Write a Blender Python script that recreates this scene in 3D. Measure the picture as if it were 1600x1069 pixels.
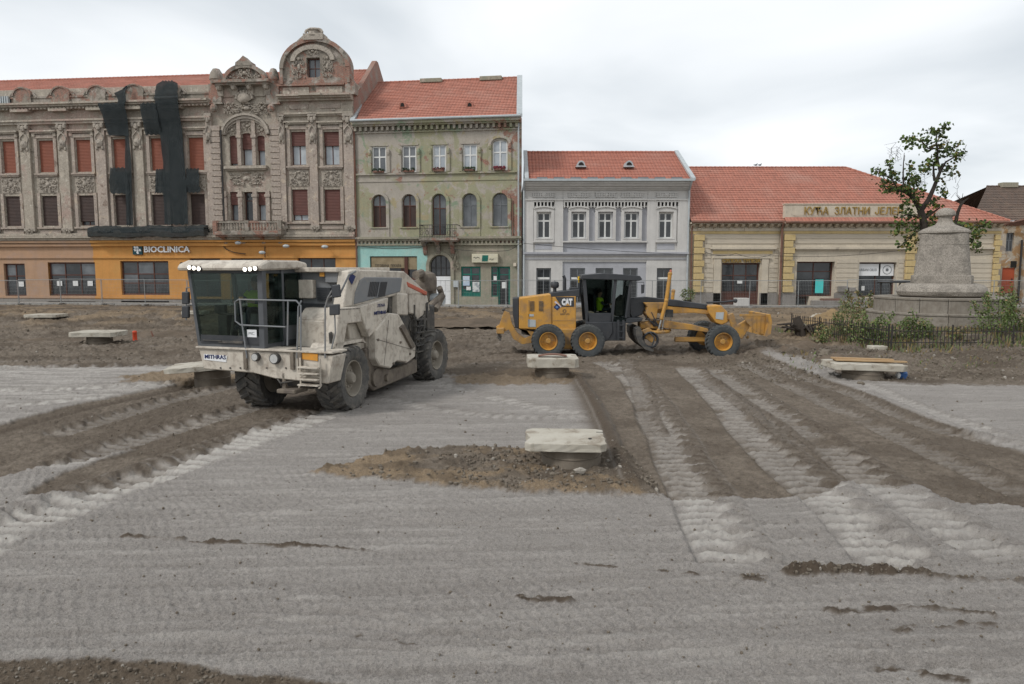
import bpy, bmesh, math, random
import numpy as np
from mathutils import Vector, Matrix
for o in list(bpy.data.objects): bpy.data.objects.remove(o, do_unlink=True)
S = bpy.context.scene
C = S.collection
R = math.radians
# ------------------------------------------------------------------ camera, sky, sun, exposure
FPX, HC, PITCH = 1135.0, 3.45, math.atan((534.5-419.0)/1135.0)
cd = bpy.data.cameras.new('camera'); cam = bpy.data.objects.new('camera', cd); C.objects.link(cam)
cd.sensor_width = 36.0; cd.lens = 36.0*FPX/1600.0; cd.clip_start = 0.1; cd.clip_end = 3000
cam.location = (0, 0, HC); cam.rotation_euler = (math.pi/2-PITCH, 0, 0)
S.camera = cam
SUN_EL, SUN_AZ = R(44), R(236)       # azimuth measured clockwise from +Y: behind the camera, a little to the left
w = bpy.data.worlds.new('World'); S.world = w; w.use_nodes = True
nt = w.node_tree; nt.nodes.clear()
def N(t, typ, **kw):
    n = t.nodes.new(typ)
    for k, v in kw.items(): setattr(n, k, v)
    return n
out = N(nt, 'ShaderNodeOutputWorld'); bg = N(nt, 'ShaderNodeBackground'); bg.inputs['Strength'].default_value = 0.1
sky = N(nt, 'ShaderNodeTexSky', sky_type='NISHITA', sun_disc=False, sun_elevation=SUN_EL, sun_rotation=SUN_AZ)
tc = N(nt, 'ShaderNodeTexCoord'); sep = N(nt, 'ShaderNodeSeparateXYZ'); nt.links.new(tc.outputs['Generated'], sep.inputs[0])
def M(t, op, a, b=None, c=None):
    n = N(t, 'ShaderNodeMath', operation=op)
    for i, q in enumerate((a, b, c)):
        if q is None: continue
        if isinstance(q, (int, float)): n.inputs[i].default_value = q
        else: t.links.new(q, n.inputs[i])
    return n.outputs[0]
zz = M(nt, 'ADD', M(nt, 'ABSOLUTE', sep.outputs['Z']), 0.16)
cmb = N(nt, 'ShaderNodeCombineXYZ')
nt.links.new(M(nt, 'DIVIDE', sep.outputs['X'], zz), cmb.inputs[0]); nt.links.new(M(nt, 'DIVIDE', sep.outputs['Y'], zz), cmb.inputs[1])
nz = N(nt, 'ShaderNodeTexNoise'); nz.inputs['Scale'].default_value = 0.75; nz.inputs['Detail'].default_value = 5; nz.inputs['Roughness'].default_value = 0.45; nz.inputs['Distortion'].default_value = 0.35
mp = N(nt, 'ShaderNodeMapping'); mp.inputs['Location'].default_value = (3.7, 1.4, 0); nt.links.new(cmb.outputs[0], mp.inputs[0]); nt.links.new(mp.outputs[0], nz.inputs['Vector'])
rp = N(nt, 'ShaderNodeValToRGB'); cr = rp.color_ramp
cr.elements[0].position = 0.37; cr.elements[0].color = (5.3, 5.65, 5.95, 1)
cr.elements[1].position = 0.62; cr.elements[1].color = (7.9, 8.05, 8.15, 1)
e = cr.elements.new(0.5); e.color = (6.9, 7.15, 7.35, 1)
nt.links.new(nz.outputs['Fac'], rp.inputs[0])
mx = N(nt, 'ShaderNodeMixRGB'); mx.inputs[0].default_value = 0.94
nt.links.new(sky.outputs[0], mx.inputs[1]); nt.links.new(rp.outputs[0], mx.inputs[2])
nt.links.new(mx.outputs[0], bg.inputs['Color']); nt.links.new(bg.outputs[0], out.inputs[0])
sl = bpy.data.lights.new('sun', 'SUN'); sun = bpy.data.objects.new('sun', sl); C.objects.link(sun)
sl.energy = 1.45; sl.angle = R(11); sl.color = (1, .97, .93)
sd = Vector((math.sin(SUN_AZ)*math.cos(SUN_EL), math.cos(SUN_AZ)*math.cos(SUN_EL), math.sin(SUN_EL)))
sun.rotation_euler = sd.to_track_quat('Z', 'Y').to_euler(); sun.location = (0, -20, 40)
S.view_settings.view_transform = 'Standard'; S.view_settings.look = 'None'; S.view_settings.exposure = 0.46; S.view_settings.gamma = 1.0
S.view_settings.use_curve_mapping = False

# ------------------------------------------------------------------ helpers
def ray(px, py):
    dx = (px-800.0)/FPX; dy = -(py-534.5)/FPX
    c, s = math.cos(PITCH), math.sin(PITCH)
    return Vector((dx, c+dy*s, -s+dy*c))
def G(px, py, z=0.0):
    d = ray(px, py); t = (z-HC)/d.z
    return (d.x*t, d.y*t)
class Fr:                                                        # a local frame in the world (survey photo points into it)
    def __init__(s, o, ang):
        s.o = Vector(o); s.ang = ang; s.m = Matrix.Rotation(-ang, 3, 'Z')
    def hit(s, px, py, axis, val):
        c = s.m @ (Vector((0, 0, HC))-s.o); d = s.m @ ray(px, py)
        t = (val-c[axis])/d[axis]
        return c+d*t
    def world(s, p): return s.m.inverted() @ Vector(p) + s.o
    def F(s, px, py, y=0.0):                                     # on a plane y = const -> (x, z)
        h = s.hit(px, py, 1, y); return (h.x, h.z)
    def A(s, px, py, x=0.0):                                     # on a plane x = const -> (y, z)
        h = s.hit(px, py, 0, x); return (h.y, h.z)
def props(o, label=None, cat=None, group=None, kind=None):
    if label: o['label'] = label
    if cat: o['category'] = cat
    if group: o['group'] = group
    if kind: o['kind'] = kind
    return o
def thing(name, fr, label, cat, group=None):
    o = bpy.data.objects.new(name, None); C.objects.link(o); o.empty_display_size = .3
    o.location = fr.o; o.rotation_euler = (0, 0, fr.ang)
    return props(o, label, cat, group)
class MB:
    def __init__(s): s.v = []; s.f = []; s.mi = []
    def add(s, vs, fs, mi=0):
        n = len(s.v); s.v += [tuple(p) for p in vs]
        s.f += [tuple(n+i for i in f) for f in fs]; s.mi += [mi]*len(fs)
        return s
    def box(s, x0, x1, y0, y1, z0, z1, mi=0):
        return s.add([(x0,y0,z0),(x1,y0,z0),(x1,y1,z0),(x0,y1,z0),(x0,y0,z1),(x1,y0,z1),(x1,y1,z1),(x0,y1,z1)],
              [(0,3,2,1),(4,5,6,7),(0,1,5,4),(1,2,6,5),(2,3,7,6),(3,0,4,7)], mi)
    def prism(s, pts, a, b, axis='Y', mi=0):                     # polygon extruded along an axis
        n = len(pts)
        def P(p, t):
            if axis == 'Y': return (p[0], t, p[1])
            if axis == 'X': return (t, p[0], p[1])
            return (p[0], p[1], t)
        vs = [P(p, a) for p in pts]+[P(p, b) for p in pts]
        fs = [tuple(range(n)), tuple(range(2*n-1, n-1, -1))]+[(i, (i+1) % n, n+(i+1) % n, n+i) for i in range(n)]
        return s.add(vs, fs, mi)
    def cyl(s, p0, p1, r0, r1=None, n=10, mi=0, caps=True):
        p0 = Vector(p0); p1 = Vector(p1); r1 = r0 if r1 is None else r1
        d = (p1-p0).normalized(); a = d.orthogonal().normalized(); b = d.cross(a)
        vs = []
        for p, r in ((p0, r0), (p1, r1)):
            for i in range(n):
                t = 2*math.pi*i/n; vs.append(p+(a*math.cos(t)+b*math.sin(t))*r)
        fs = [(i, (i+1) % n, n+(i+1) % n, n+i) for i in range(n)]
        if caps: fs += [tuple(range(n-1, -1, -1)), tuple(range(n, 2*n))]
        return s.add(vs, fs, mi)
    def tube(s, path, r, n=6, mi=0):
        path = [Vector(p) for p in path]; rs = r if isinstance(r, (list, tuple)) else [r]*len(path)
        vs = []; prev = None
        for i, p in enumerate(path):
            d = (path[min(i+1, len(path)-1)]-path[max(i-1, 0)]).normalized()
            a = d.orthogonal().normalized() if prev is None else (prev-d*prev.dot(d)).normalized()
            prev = a; b = d.cross(a)
            for k in range(n):
                t = 2*math.pi*k/n; vs.append(p+(a*math.cos(t)+b*math.sin(t))*rs[i])
        fs = []
        for i in range(len(path)-1):
            for k in range(n): fs.append((i*n+k, i*n+(k+1) % n, (i+1)*n+(k+1) % n, (i+1)*n+k))
        fs += [tuple(range(n-1, -1, -1)), tuple(range((len(path)-1)*n, len(path)*n))]
        return s.add(vs, fs, mi)
    def lathe(s, prof, c=(0,0,0), n=24, axis='Z', mi=0, closed=False):   # prof of (r, h)
        vs = []
        for r, h in prof:
            for k in range(n):
                t = 2*math.pi*k/n; a, b = r*math.cos(t), r*math.sin(t)
                if axis == 'Z': vs.append((c[0]+a, c[1]+b, c[2]+h))
                elif axis == 'Y': vs.append((c[0]+a, c[1]+h, c[2]+b))
                else: vs.append((c[0]+h, c[1]+a, c[2]+b))
        m = len(prof); fs = []
        for i in range(m if closed else m-1):
            j = (i+1) % m
            for k in range(n): fs.append((i*n+k, i*n+(k+1) % n, j*n+(k+1) % n, j*n+k))
        if not closed: fs += [tuple(range(n-1, -1, -1)), tuple(range((m-1)*n, m*n))]
        return s.add(vs, fs, mi)
    def blob(s, c, r, n=8, m=5, mi=0, jit=0, rng=random):
        rx, ry, rz = r if isinstance(r, (tuple, list)) else (r, r, r)
        vs = [(c[0], c[1], c[2]-rz)]
        for i in range(1, m):
            a = math.pi*i/m
            for k in range(n):
                t = 2*math.pi*k/n; q = 1+(rng.uniform(-jit, jit) if jit else 0)
                vs.append((c[0]+rx*q*math.sin(a)*math.cos(t), c[1]+ry*q*math.sin(a)*math.sin(t), c[2]-rz*q*math.cos(a)))
        vs.append((c[0], c[1], c[2]+rz)); L = len(vs)-1; fs = []
        for k in range(n):
            fs.append((0, 1+(k+1) % n, 1+k)); fs.append((L, L-n+k, L-n+(k+1) % n))
        for i in range(m-2):
            for k in range(n): fs.append((1+i*n+k, 1+i*n+(k+1) % n, 1+(i+1)*n+(k+1) % n, 1+(i+1)*n+k))
        return s.add(vs, fs, mi)
    def mesh(s, name, mats, smooth=False, bevel=0, fix=True):
        me = bpy.data.meshes.new(name); me.from_pydata(s.v, [], s.f)
        for m_ in (mats if isinstance(mats, (list, tuple)) else [mats]): me.materials.append(m_)
        me.polygons.foreach_set('material_index', s.mi)
        if fix or bevel:
            bm = bmesh.new(); bm.from_mesh(me)
            if fix: bmesh.ops.recalc_face_normals(bm, faces=bm.faces)
            if bevel:
                es = [e for e in bm.edges if len(e.link_faces) == 2 and e.calc_face_angle(0) > .5]
                bmesh.ops.bevel(bm, geom=es, offset=bevel, segments=1, affect='EDGES', clamp_overlap=True)
            bm.to_mesh(me); bm.free()
        if smooth:
            me.polygons.foreach_set('use_smooth', [True]*len(me.polygons))
            try: me.set_sharp_from_angle(angle=R(38))
            except Exception: pass
        me.update()
        return me
    def build(s, name, mats, parent=None, smooth=False, bevel=0, label=None, kind=None, fix=True):
        me = s.mesh(name, mats, smooth, bevel, fix)
        o = bpy.data.objects.new(name, me); C.objects.link(o)
        if parent: o.parent = parent
        return props(o, label, kind=kind)
def piece(me, name, parent, loc=(0,0,0), scale=(1,1,1), rot=(0,0,0)):
    o = bpy.data.objects.new(name, me); C.objects.link(o); o.parent = parent
    o.location = loc; o.scale = scale; o.rotation_euler = rot
    return o
def textmesh(txt, size, extr, mat, bold=0.0, xs=1.0, shear=0):
    cu = bpy.data.curves.new('lettering', 'FONT'); cu.body = txt; cu.size = size; cu.extrude = extr; cu.offset = bold
    cu.align_x = 'CENTER'; cu.align_y = 'CENTER'; cu.resolution_u = 2; cu.shear = shear
    t = bpy.data.objects.new('t', cu); C.objects.link(t)
    bpy.context.view_layer.update()
    me = bpy.data.meshes.new_from_object(t.evaluated_get(bpy.context.evaluated_depsgraph_get()))
    bpy.data.objects.remove(t, do_unlink=True)
    me.materials.clear(); me.materials.append(mat); me.name = 'lettering'
    if len(me.vertices):
        co = np.empty(len(me.vertices)*3); me.vertices.foreach_get('co', co); co = co.reshape(-1, 3)
        mn, mxx = co.min(0), co.max(0); co[:, :2] -= ((mn+mxx)/2)[:2]; co[:, 0] *= xs
        me.vertices.foreach_set('co', co.ravel()); me['w'] = float((mxx-mn)[0]*xs)
    return me
def letters(txt, width, height, mat, parent, loc, rot=(math.pi/2, 0, 0), name='lettering', extr=.01, bold=0.0):
    me = textmesh(txt, height*1.4, extr, mat, bold)
    co = np.empty(len(me.vertices)*3); me.vertices.foreach_get('co', co); co = co.reshape(-1, 3)
    dim = co.max(0)-co.min(0); co[:, 0] *= width/dim[0]; co[:, 1] *= height/dim[1]
    me.vertices.foreach_set('co', co.ravel())
    return piece(me, name, parent, loc, rot=rot)
# ---- materials
def newmat(name):
    m = bpy.data.materials.new(name); m.use_nodes = True
    t = m.node_tree; b = t.nodes['Principled BSDF']
    return m, t, b
def noise(t, vec, scale, detail=4, rough=.6, dist=0, dim=None):
    n = N(t, 'ShaderNodeTexNoise'); n.inputs['Scale'].default_value = scale; n.inputs['Detail'].default_value = detail
    n.inputs['Roughness'].default_value = rough; n.inputs['Distortion'].default_value = dist
    t.links.new(vec, n.inputs['Vector']); return n.outputs['Fac']
def ramp(t, fac, lo, hi):
    n = N(t, 'ShaderNodeMapRange'); n.inputs['From Min'].default_value = lo; n.inputs['From Max'].default_value = hi
    t.links.new(fac, n.inputs['Value']); return n.outputs['Result']
def mixc(t, fac, a, b, mode='MIX'):
    n = N(t, 'ShaderNodeMixRGB', blend_type=mode)
    for i, q in enumerate((fac, a, b)):
        if isinstance(q, (int, float)): n.inputs[i].default_value = q
        elif isinstance(q, tuple): n.inputs[i].default_value = (*q[:3], 1)
        else: t.links.new(q, n.inputs[i])
    return n.outputs[0]
def objvec(t, sc=(1,1,1)):
    c = N(t, 'ShaderNodeTexCoord')
    if sc == (1,1,1): return c.outputs['Object']
    mp = N(t, 'ShaderNodeMapping'); mp.inputs['Scale'].default_value = sc; t.links.new(c.outputs['Object'], mp.inputs[0]); return mp.outputs[0]
def bumpn(t, b, h, strength=.5, dist=.02):
    n = N(t, 'ShaderNodeBump'); n.inputs['Strength'].default_value = strength; n.inputs['Distance'].default_value = dist
    t.links.new(h, n.inputs['Height']); t.links.new(n.outputs[0], b.inputs['Normal'])
def pm(name, c1, c2=None, scale=1.5, rough=.8, lo=.4, hi=.65, dirt=None, dscale=.6, dlo=.5, dhi=.7, bump=.3, bscale=30, bd=.01, metal=0, stretch=(1,1,1), spec=.3, streak=0, rnd=0):
    m, t, b = newmat(name)
    v = objvec(t, stretch); col = None
    if c2 is None: c2 = tuple(x*.8 for x in c1)
    col = mixc(t, ramp(t, noise(t, v, scale, 6, .62), lo, hi), c1, c2)
    if dirt: col = mixc(t, ramp(t, noise(t, v, dscale, 7, .68, .5), dlo, dhi), col, dirt)
    if streak:
        sv = objvec(t, (6, 6, .35)); k = ramp(t, noise(t, sv, 1.3, 4, .6), .5, .8)
        col = mixc(t, M(t, 'MULTIPLY', k, streak), col, tuple(x*.45 for x in c1))
    if rnd:
        oi = N(t, 'ShaderNodeObjectInfo'); col = mixc(t, M(t, 'MULTIPLY', oi.outputs['Random'], rnd), col, tuple(x*.6 for x in c1))
    fn = noise(t, v, bscale, 5, .7)
    col = mixc(t, M(t, 'MULTIPLY', ramp(t, fn, .3, .8), .28), col, tuple(x*.55 for x in c1))
    t.links.new(col, b.inputs['Base Color']); b.inputs['Roughness'].default_value = rough
    b.inputs['Metallic'].default_value = metal; b.inputs['Specular IOR Level'].default_value = spec
    if bump: bumpn(t, b, fn, bump, bd)
    return m
# ------------------------------------------------------------------ the ground: one height field with ruts, tyre prints and soil colours as attributes
def vnoise(x, y, seed=0):
    xi = np.floor(x).astype(np.int64); yi = np.floor(y).astype(np.int64); fx = x-xi; fy = y-yi
    def h(a, b):
        n = (a*374761393+b*668265263+seed*974711) & 0xffffffff
        n = ((n ^ (n >> 13))*1274126177) & 0xffffffff
        return ((n ^ (n >> 16)) & 0xffff)/65535.0
    ux = fx*fx*(3-2*fx); uy = fy*fy*(3-2*fy)
    return (h(xi, yi)*(1-ux)+h(xi+1, yi)*ux)*(1-uy)+(h(xi, yi+1)*(1-ux)+h(xi+1, yi+1)*ux)*uy
def fbm(x, y, f, o=4, seed=0, g=.55):
    s = 0; a = 1; tt = 0
    c, sn = math.cos(.6), math.sin(.6)
    for i in range(o):
        s = s+a*vnoise(x*f, y*f, seed+i*17); tt += a; a *= g; f *= 2.03; x, y = c*x-sn*y+7.1, sn*x+c*y-3.3
    return s/tt
def sst(a, b, x):
    t = np.clip((x-a)/(b-a), 0, 1); return t*t*(3-2*t)
def polysd(X, Y, P):                                             # signed distance, negative inside
    d = np.full(X.shape, 1e9); ins = np.zeros(X.shape, bool); n = len(P)
    for i in range(n):
        ax, ay = P[i]; bx, by = P[(i+1) % n]
        ex, ey = bx-ax, by-ay; L = ex*ex+ey*ey+1e-9
        t = np.clip(((X-ax)*ex+(Y-ay)*ey)/L, 0, 1)
        d = np.minimum(d, (X-ax-t*ex)**2+(Y-ay-t*ey)**2)
        if abs(by-ay) > 1e-9:
            c = ((ay > Y) != (by > Y)) & (X < (bx-ax)*(Y-ay)/(by-ay)+ax); ins ^= c
    d = np.sqrt(d); return np.where(ins, -d, d)
def linedist(X, Y, P):                                           # distance, arc length, side offset
    d = np.full(X.shape, 1e9); s = np.zeros(X.shape); tt = np.zeros(X.shape); acc = 0
    for i in range(len(P)-1):
        ax, ay = P[i]; bx, by = P[i+1]; ex, ey = bx-ax, by-ay; L = math.hypot(ex, ey)
        t = np.clip(((X-ax)*ex+(Y-ay)*ey)/(L*L), 0, 1)
        qx, qy = X-ax-t*ex, Y-ay-t*ey; q = np.sqrt(qx*qx+qy*qy); m = q < d
        d = np.where(m, q, d); s = np.where(m, acc+t*L, s); tt = np.where(m, np.where((ex*(Y-ay)-ey*(X-ax)) > 0, q, -q), tt); acc += L
    return d, s, tt, acc
def smooth_line(P, n=6):
    o = []
    Q = [P[0]]+list(P)+[P[-1]]
    for i in range(1, len(Q)-2):
        for k in range(n):
            t = k/n; a, b, c, d = [np.array(Q[i+j]) for j in (-1, 0, 1, 2)]
            o.append(tuple(.5*((2*b)+(-a+c)*t+(2*a-5*b+4*c-d)*t*t+(-a+3*b-3*c+d)*t**3)))
    o.append(P[-1]); return o
GP = lambda L: [G(*p) for p in L]
BROWN_LEFT = GP([(-460,800),(0,662),(130,628),(290,597),(400,585),(540,598),(500,642),(400,672),(330,700),(240,745),(150,768),(35,772),(100,735),(210,700),(0,742),(-120,775),(-460,880)])
BROWN_RIGHT = GP([(905,586),(1180,556),(1330,604),(1450,652),(1600,706),(1760,762),(1760,800),(1600,788),(1500,786),(1440,762),(1330,750),(1262,777),(1040,778),(985,735),(950,645)])
BROWN_FAR = GP([(-900,574),(300,573),(540,583),(700,586),(905,589),(1180,560),(1225,570),(1335,594),(1440,600),(1600,601),(2600,606),(2600,470),(-900,470)])
GREY_FAR = GP([(1165,562),(1200,556),(1290,578),(1345,600),(1370,622),(1320,612),(1240,585)])
PATCH = GP([(465,741),(560,722),(640,703),(740,697),(830,702),(955,692),(1000,722),(1034,775),(900,773),(760,766),(620,752)])
PATCH_C2 = GP([(700,588),(830,575),(905,580),(900,600),(800,602),(715,600)])
PATCH_C5 = GP([(180,590),(300,575),(420,590),(300,601),(200,598)])
NEAR_LEFT = GP([(-900,1030),(60,1028),(190,1028),(300,1040),(420,1056),(540,1074),(560,1110),(-900,1180)])
BANK = [G(1215,560), G(1300,588), G(1420,600), G(1620,602)]
TRK = [ # photo points, width, pitch, depth, dust, chevron
 ([(-420,1010),(-80,866),(0,828),(120,778),(250,732),(400,679),(520,638)], 1.12, .40, .085, .95, 1),
 ([(60,735),(190,690),(310,655),(410,628)], .80, .34, .07, .62, 1),
 ([(60,680),(170,650),(250,625),(380,596)], .75, .34, .08, .42, 1),
 ([(938,565),(985,585),(1025,640),(1075,735),(1120,815),(1165,893)], .86, .34, .085, .80, 1),
 ([(1075,572),(1130,620),(1195,690),(1262,745),(1350,820),(1435,905)], .90, .36, .085, .85, 1),
 ([(1120,575),(1190,625),(1270,675),(1370,745),(1480,815),(1610,885)], .80, .36, .08, .62, 1),
 ([(1160,566),(1290,625),(1400,675),(1500,722),(1620,775)], .62, .30, .08, .38, 1),
 ([(1200,570),(1330,612),(1450,662),(1620,700)], .55, .30, .08, .40, 1),
 ([(975,560),(1000,600),(1010,640),(1025,680)], .5, .34, .05, .3, 1),
 ([(640,585),(760,618),(860,640),(950,655)], .55, .34, .022, .5, 1),
 ([(560,608),(690,640),(840,652),(950,648)], .5, .34, .018, .35, 1),
 ([(-60,577),(150,573),(320,570)], .6, .42, .09, .3, 1),
 ([(-60,565),(150,561),(320,556)], .6, .42, .07, .2, 1),
 ([(-60,545),(150,541),(300,541)], .6, .42, .08, .15, 1),
 ([(-60,612),(100,608),(290,597)], .55, .42, .05, .9, 1),
 ([(-60,640),(60,630),(180,618)], .5, .4, .03, .8, 1),
 ([(520,572),(700,566),(840,567)], .5, .4, .05, .2, 1),
 ([(700,545),(900,546),(1200,548),(1300,552)], .6, .4, .06, .15, 1),
 ([(700,538),(1000,537),(1260,540)], .6, .4, .06, .1, 1),
 ([(1100,590),(1180,640),(1260,700)], .5, .34, .05, .25, 1),
 ([(1240,565),(1330,590),(1450,640),(1600,690)], .45, .3, .04, .5, 1),
]
RIDGE = smooth_line(GP([(908,588),(930,620),(955,665),(985,730),(1012,768)]))
RIDGE2 = GP([(1210,897),(1330,892),(1425,896),(1500,905),(1640,912)])
CLODS = [(GP([(1140,905),(1200,903)]), .05), (GP([(812,932),(895,938)]), .04), (GP([(562,995),(650,1003)]), .05), (GP([(195,836),(290,843),(600,860)]), .05),
         (GP([(1300,955),(1430,950),(1545,960)]), .06), (GP([(1400,985),(1450,975),(1570,978)]), .05), (GP([(1380,1045),(1500,1062)]), .06), (GP([(900,880),(1110,897)]), .02)]
STREAKS = [GP([(0,940),(300,938),(560,955),(760,985),(1100,1010),(1640,1040)]), GP([(0,955),(400,962),(700,985),(1000,1000)]), GP([(430,800),(900,822),(1240,815)]), GP([(900,1015),(1300,1022),(1640,1048)]),
           GP([(480,690),(640,660),(830,655)]), GP([(500,700),(700,668),(820,668)]), GP([(560,650),(760,640),(900,640)]), GP([(0,905),(400,900),(800,900),(1200,915)]), GP([(0,985),(500,1000),(900,1040)])]
RING_PADS = []                                                   # (x, y, r, height) little heaps round the shafts
def base_h(X, Y):
    z = 0.62*sst(37, 49, Y)+.02*np.sin(X*.35)*sst(14, 24, Y)
    mr = sst(7.6, 11.5, X+(Y-24)*.05)*sst(22.5, 28.0, Y+.15*X*0)*(1-sst(44, 50, Y))
    mr = np.maximum(mr, sst(11.5, 16, X)*sst(22.8, 27.5, Y)*(1-sst(44, 50, Y)))
    z = z+.30*mr
    mon = np.sqrt((X-20.3)**2+((Y-33.5)*1.0)**2)
    z = z+.62*(1-sst(4.0, 8.0, mon))
    return z
def ground(X, Y, detail=True):
    far = sst(23, 27, Y)
    brown = np.zeros(X.shape); dust = np.zeros(X.shape); dark = np.zeros(X.shape); och = np.zeros(X.shape)
    z = base_h(X, Y)
    n1 = fbm(X, Y, .8, 4, 3); n2 = fbm(X, Y, 3.1, 4, 9); n3 = fbm(X, Y, 11, 3, 21)
    wob = (n2-.5)*.5+(n3-.5)*.22
    def reg(P, e=.07, wb=.5): return 1-sst(-e, e, polysd(X, Y, P)+wob*wb)
    bl = reg(BROWN_LEFT, .06, .5); br = reg(BROWN_RIGHT, .06, .35); bf = reg(BROWN_FAR, .25, 1.6)*(1-reg(GREY_FAR, .3, 1.2))
    pt = reg(PATCH, .05, .6); p2 = reg(PATCH_C2, .15, 1.2); p5 = reg(PATCH_C5, .15, 1.2); nl = reg(NEAR_LEFT, .03, .35)
    brown = np.maximum.reduce([bl, br, bf, pt, p2, p5, nl])
    och = np.maximum.reduce([pt*sst(.42, .6, n1+(n2-.5)*.3), p2*.6, p5*.8, nl*.25])
    och = np.maximum(och, sst(29, 31, Y)*sst(9.5, 12, X)*(1-sst(42, 48, Y))*.9)
    och = np.maximum(och, bf*sst(38, 44, Y)*sst(.42, .62, n1)*.8)
    # cut levels
    z = z-.05*bl-.045*br-.015*nl
    # soil relief
    z = z+bf*np.maximum(0, fbm(X, Y, 2.6, 4, 66)-.5)*.45*sst(26,30,Y)*(1-sst(47,49.5,Y))+bf*((n1-.5)*.16+(n2-.5)*.10*(1-.5*sst(8, 10, X))+(fbm(X*.35, Y, 1.6, 3, 40)-.5)*.28*sst(27, 30, Y)*(1-.8*sst(46, 49, Y)))
    lump = np.maximum(0, fbm(X, Y, 5, 3, 60)-.52)
    z = z+pt*(.015+lump*.26+.04*sst(.45, .65, n1))+nl*lump*.12+p2*lump*.3+p5*lump*.25
    bank = sst(7.2, 9.5, X)*sst(22.0, 23.5, Y)*(1-sst(28, 30, Y)); z = z+bank*lump*.35
    # hard rolled surface: fine scuffs
    gr = 1-brown
    st = .45*fbm(X*.55+Y*.08, Y*5.2-X*.35, 1.0, 4, 77)+.55*fbm(X*.9+Y*.1, Y*14-X*.9, 1.0, 3, 79)               # drawn-out grading marks
    z = z+gr*((n2-.5)*.018+(n3-.5)*.020+(st-.5)*.085)
    z = z+brown*(n3-.5)*.06*(1+far)
    if detail:
        z = z+(fbm(X, Y, 22, 3, 90)-.5)*.040+(fbm(X, Y*1.3, 55, 2, 95)-.5)*.022*(1-sst(9, 14, Y))
        sheep = np.sin((X+.06*np.sin(Y*3)+.12*(n2-.5))*2*math.pi/.19)*(.6+.8*n3)*np.sin((Y+.2*X+.25*(n1-.5))*2*math.pi/.23); sm = sst(.38, .62, fbm(X*.4, Y*1.5, 1.0, 2, 33))
        z = z+gr*sm*.012*sheep*(1-sst(14, 20, Y))
    for P in STREAKS:
        P = smooth_line(P, 5); d, s, t, L = linedist(X, Y, P)
        k = fbm(s*.8, t*0+3.1, 1, 2, int(L*10)); e = np.exp(-((t-.02)/.045)**2)-.8*np.exp(-((t+.06)/.04)**2)+.5*np.exp(-((t-.2)/.06)**2)-.4*np.exp(-((t+.2)/.05)**2)
        z = z+gr*.026*e*sst(.3, .6, k)
    # tyre prints
    for i, (P, wd, pitch, dep, du, ch) in enumerate(TRK):
        P = smooth_line(GP(P), 6)
        pitch = pitch*1.5; wd = wd*1.22; xs = [p[0] for p in P]; ys = [p[1] for p in P]
        m = (X > min(xs)-1) & (X < max(xs)+1) & (Y > min(ys)-1) & (Y < max(ys)+1)
        if not m.any(): continue
        x, y = X[m], Y[m]; d, s, t, L = linedist(x, y, P)
        t = t+.02*np.sin(s*1.7+i); s = s+.02*np.sin(s*2.3+t*5)
        hw = wd/2; a = np.abs(t)/hw
        endf = sst(0, .5, s)*(1-sst(L-.5, L, s))
        u = t/hw; p2_ = pitch*.56
        w1 = vnoise(s*1.3, s*0+i*3.1, 5)-.5
        ph = s/p2_-.42*(u+.25)**2+.9*w1+.05*np.sin(u*7+s*2); cell = np.floor(ph+.5); c_ = np.abs(ph-cell)
        ca = .25+.85*vnoise(cell*1.37+.5, s*0+i*2.2, 8); le = -.95+.35*vnoise(cell*2.1+.3, s*0+i, 4)**2
        grv = np.exp(-((c_-.5)/(.13+.07*ca))**2)*ca                # grooves between the lug prints; their shade also goes into dust and dark
        corr = .5+.5*np.cos(2*math.pi*ph)
        sc = .5+.5*np.cos(2*math.pi*(s/(p2_*1.9)+.6*w1)+1.0)
        nn = fbm(x, y, 6, 3, 200+i); n9 = fbm(x, y, 18, 2, 220+i)
        ub = .16+.50*sc+.40*(nn-.5)
        bmp = sst(-.10, .16, u-ub)*(1-sst(.92, 1.22, u))           # scalloped crumbs pushed up along one side
        left = 1-sst(.90, 1.02, -u); right = 1-sst(1.0, 1.15, u)
        inside = left*right
        wh = fbm(x*.9, y*.9, 1.3, 2, 230+i)
        dz = dep*(-.62*inside*(1-bmp)+inside*(1-bmp)*(.40*corr*sst(-1.0, -.6, u)-.30*grv)+bmp*(.10+.75*nn)+.30*np.exp(-((-u-1.1)/.12)**2)*nn+.35*(n9-.5)*inside)*endf
        z[m] = z[m]+dz
        dl = du*sst(.22, .50, wh+.12)
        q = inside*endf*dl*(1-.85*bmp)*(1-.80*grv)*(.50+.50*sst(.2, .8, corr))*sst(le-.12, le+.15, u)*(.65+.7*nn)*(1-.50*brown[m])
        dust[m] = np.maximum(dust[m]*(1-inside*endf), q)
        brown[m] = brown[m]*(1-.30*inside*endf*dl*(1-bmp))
        dark[m] = np.maximum(dark[m], endf*(.55*bmp*(.3+.9*nn)+.75*grv*inside*sst(-1.0,-.8,u)+.35*np.exp(-((-u-1.0)/.05)**2)*(1-.6*du))*(.35+.65*brown[m]))  # groove term paints the shade between lug prints into the soil colour
    dark = np.maximum(dark, br*.45*sst(.45, .62, n1)); dark = np.maximum(dark, bl*.5*sst(.42, .6, n1))
    d, s, t, L = linedist(X, Y, RIDGE)
    z = z+.085*np.exp(-((t+.1)/.16)**2)*(.6+.8*n2)*sst(0, .6, s)*(1-sst(L-.4, L, s))
    rk = np.exp(-((t+.18)/.30)**2)*sst(0, .4, s)*(1-sst(L-.3, L, s)); dark = np.maximum(dark, rk*.9); brown = np.maximum(brown, rk)
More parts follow.
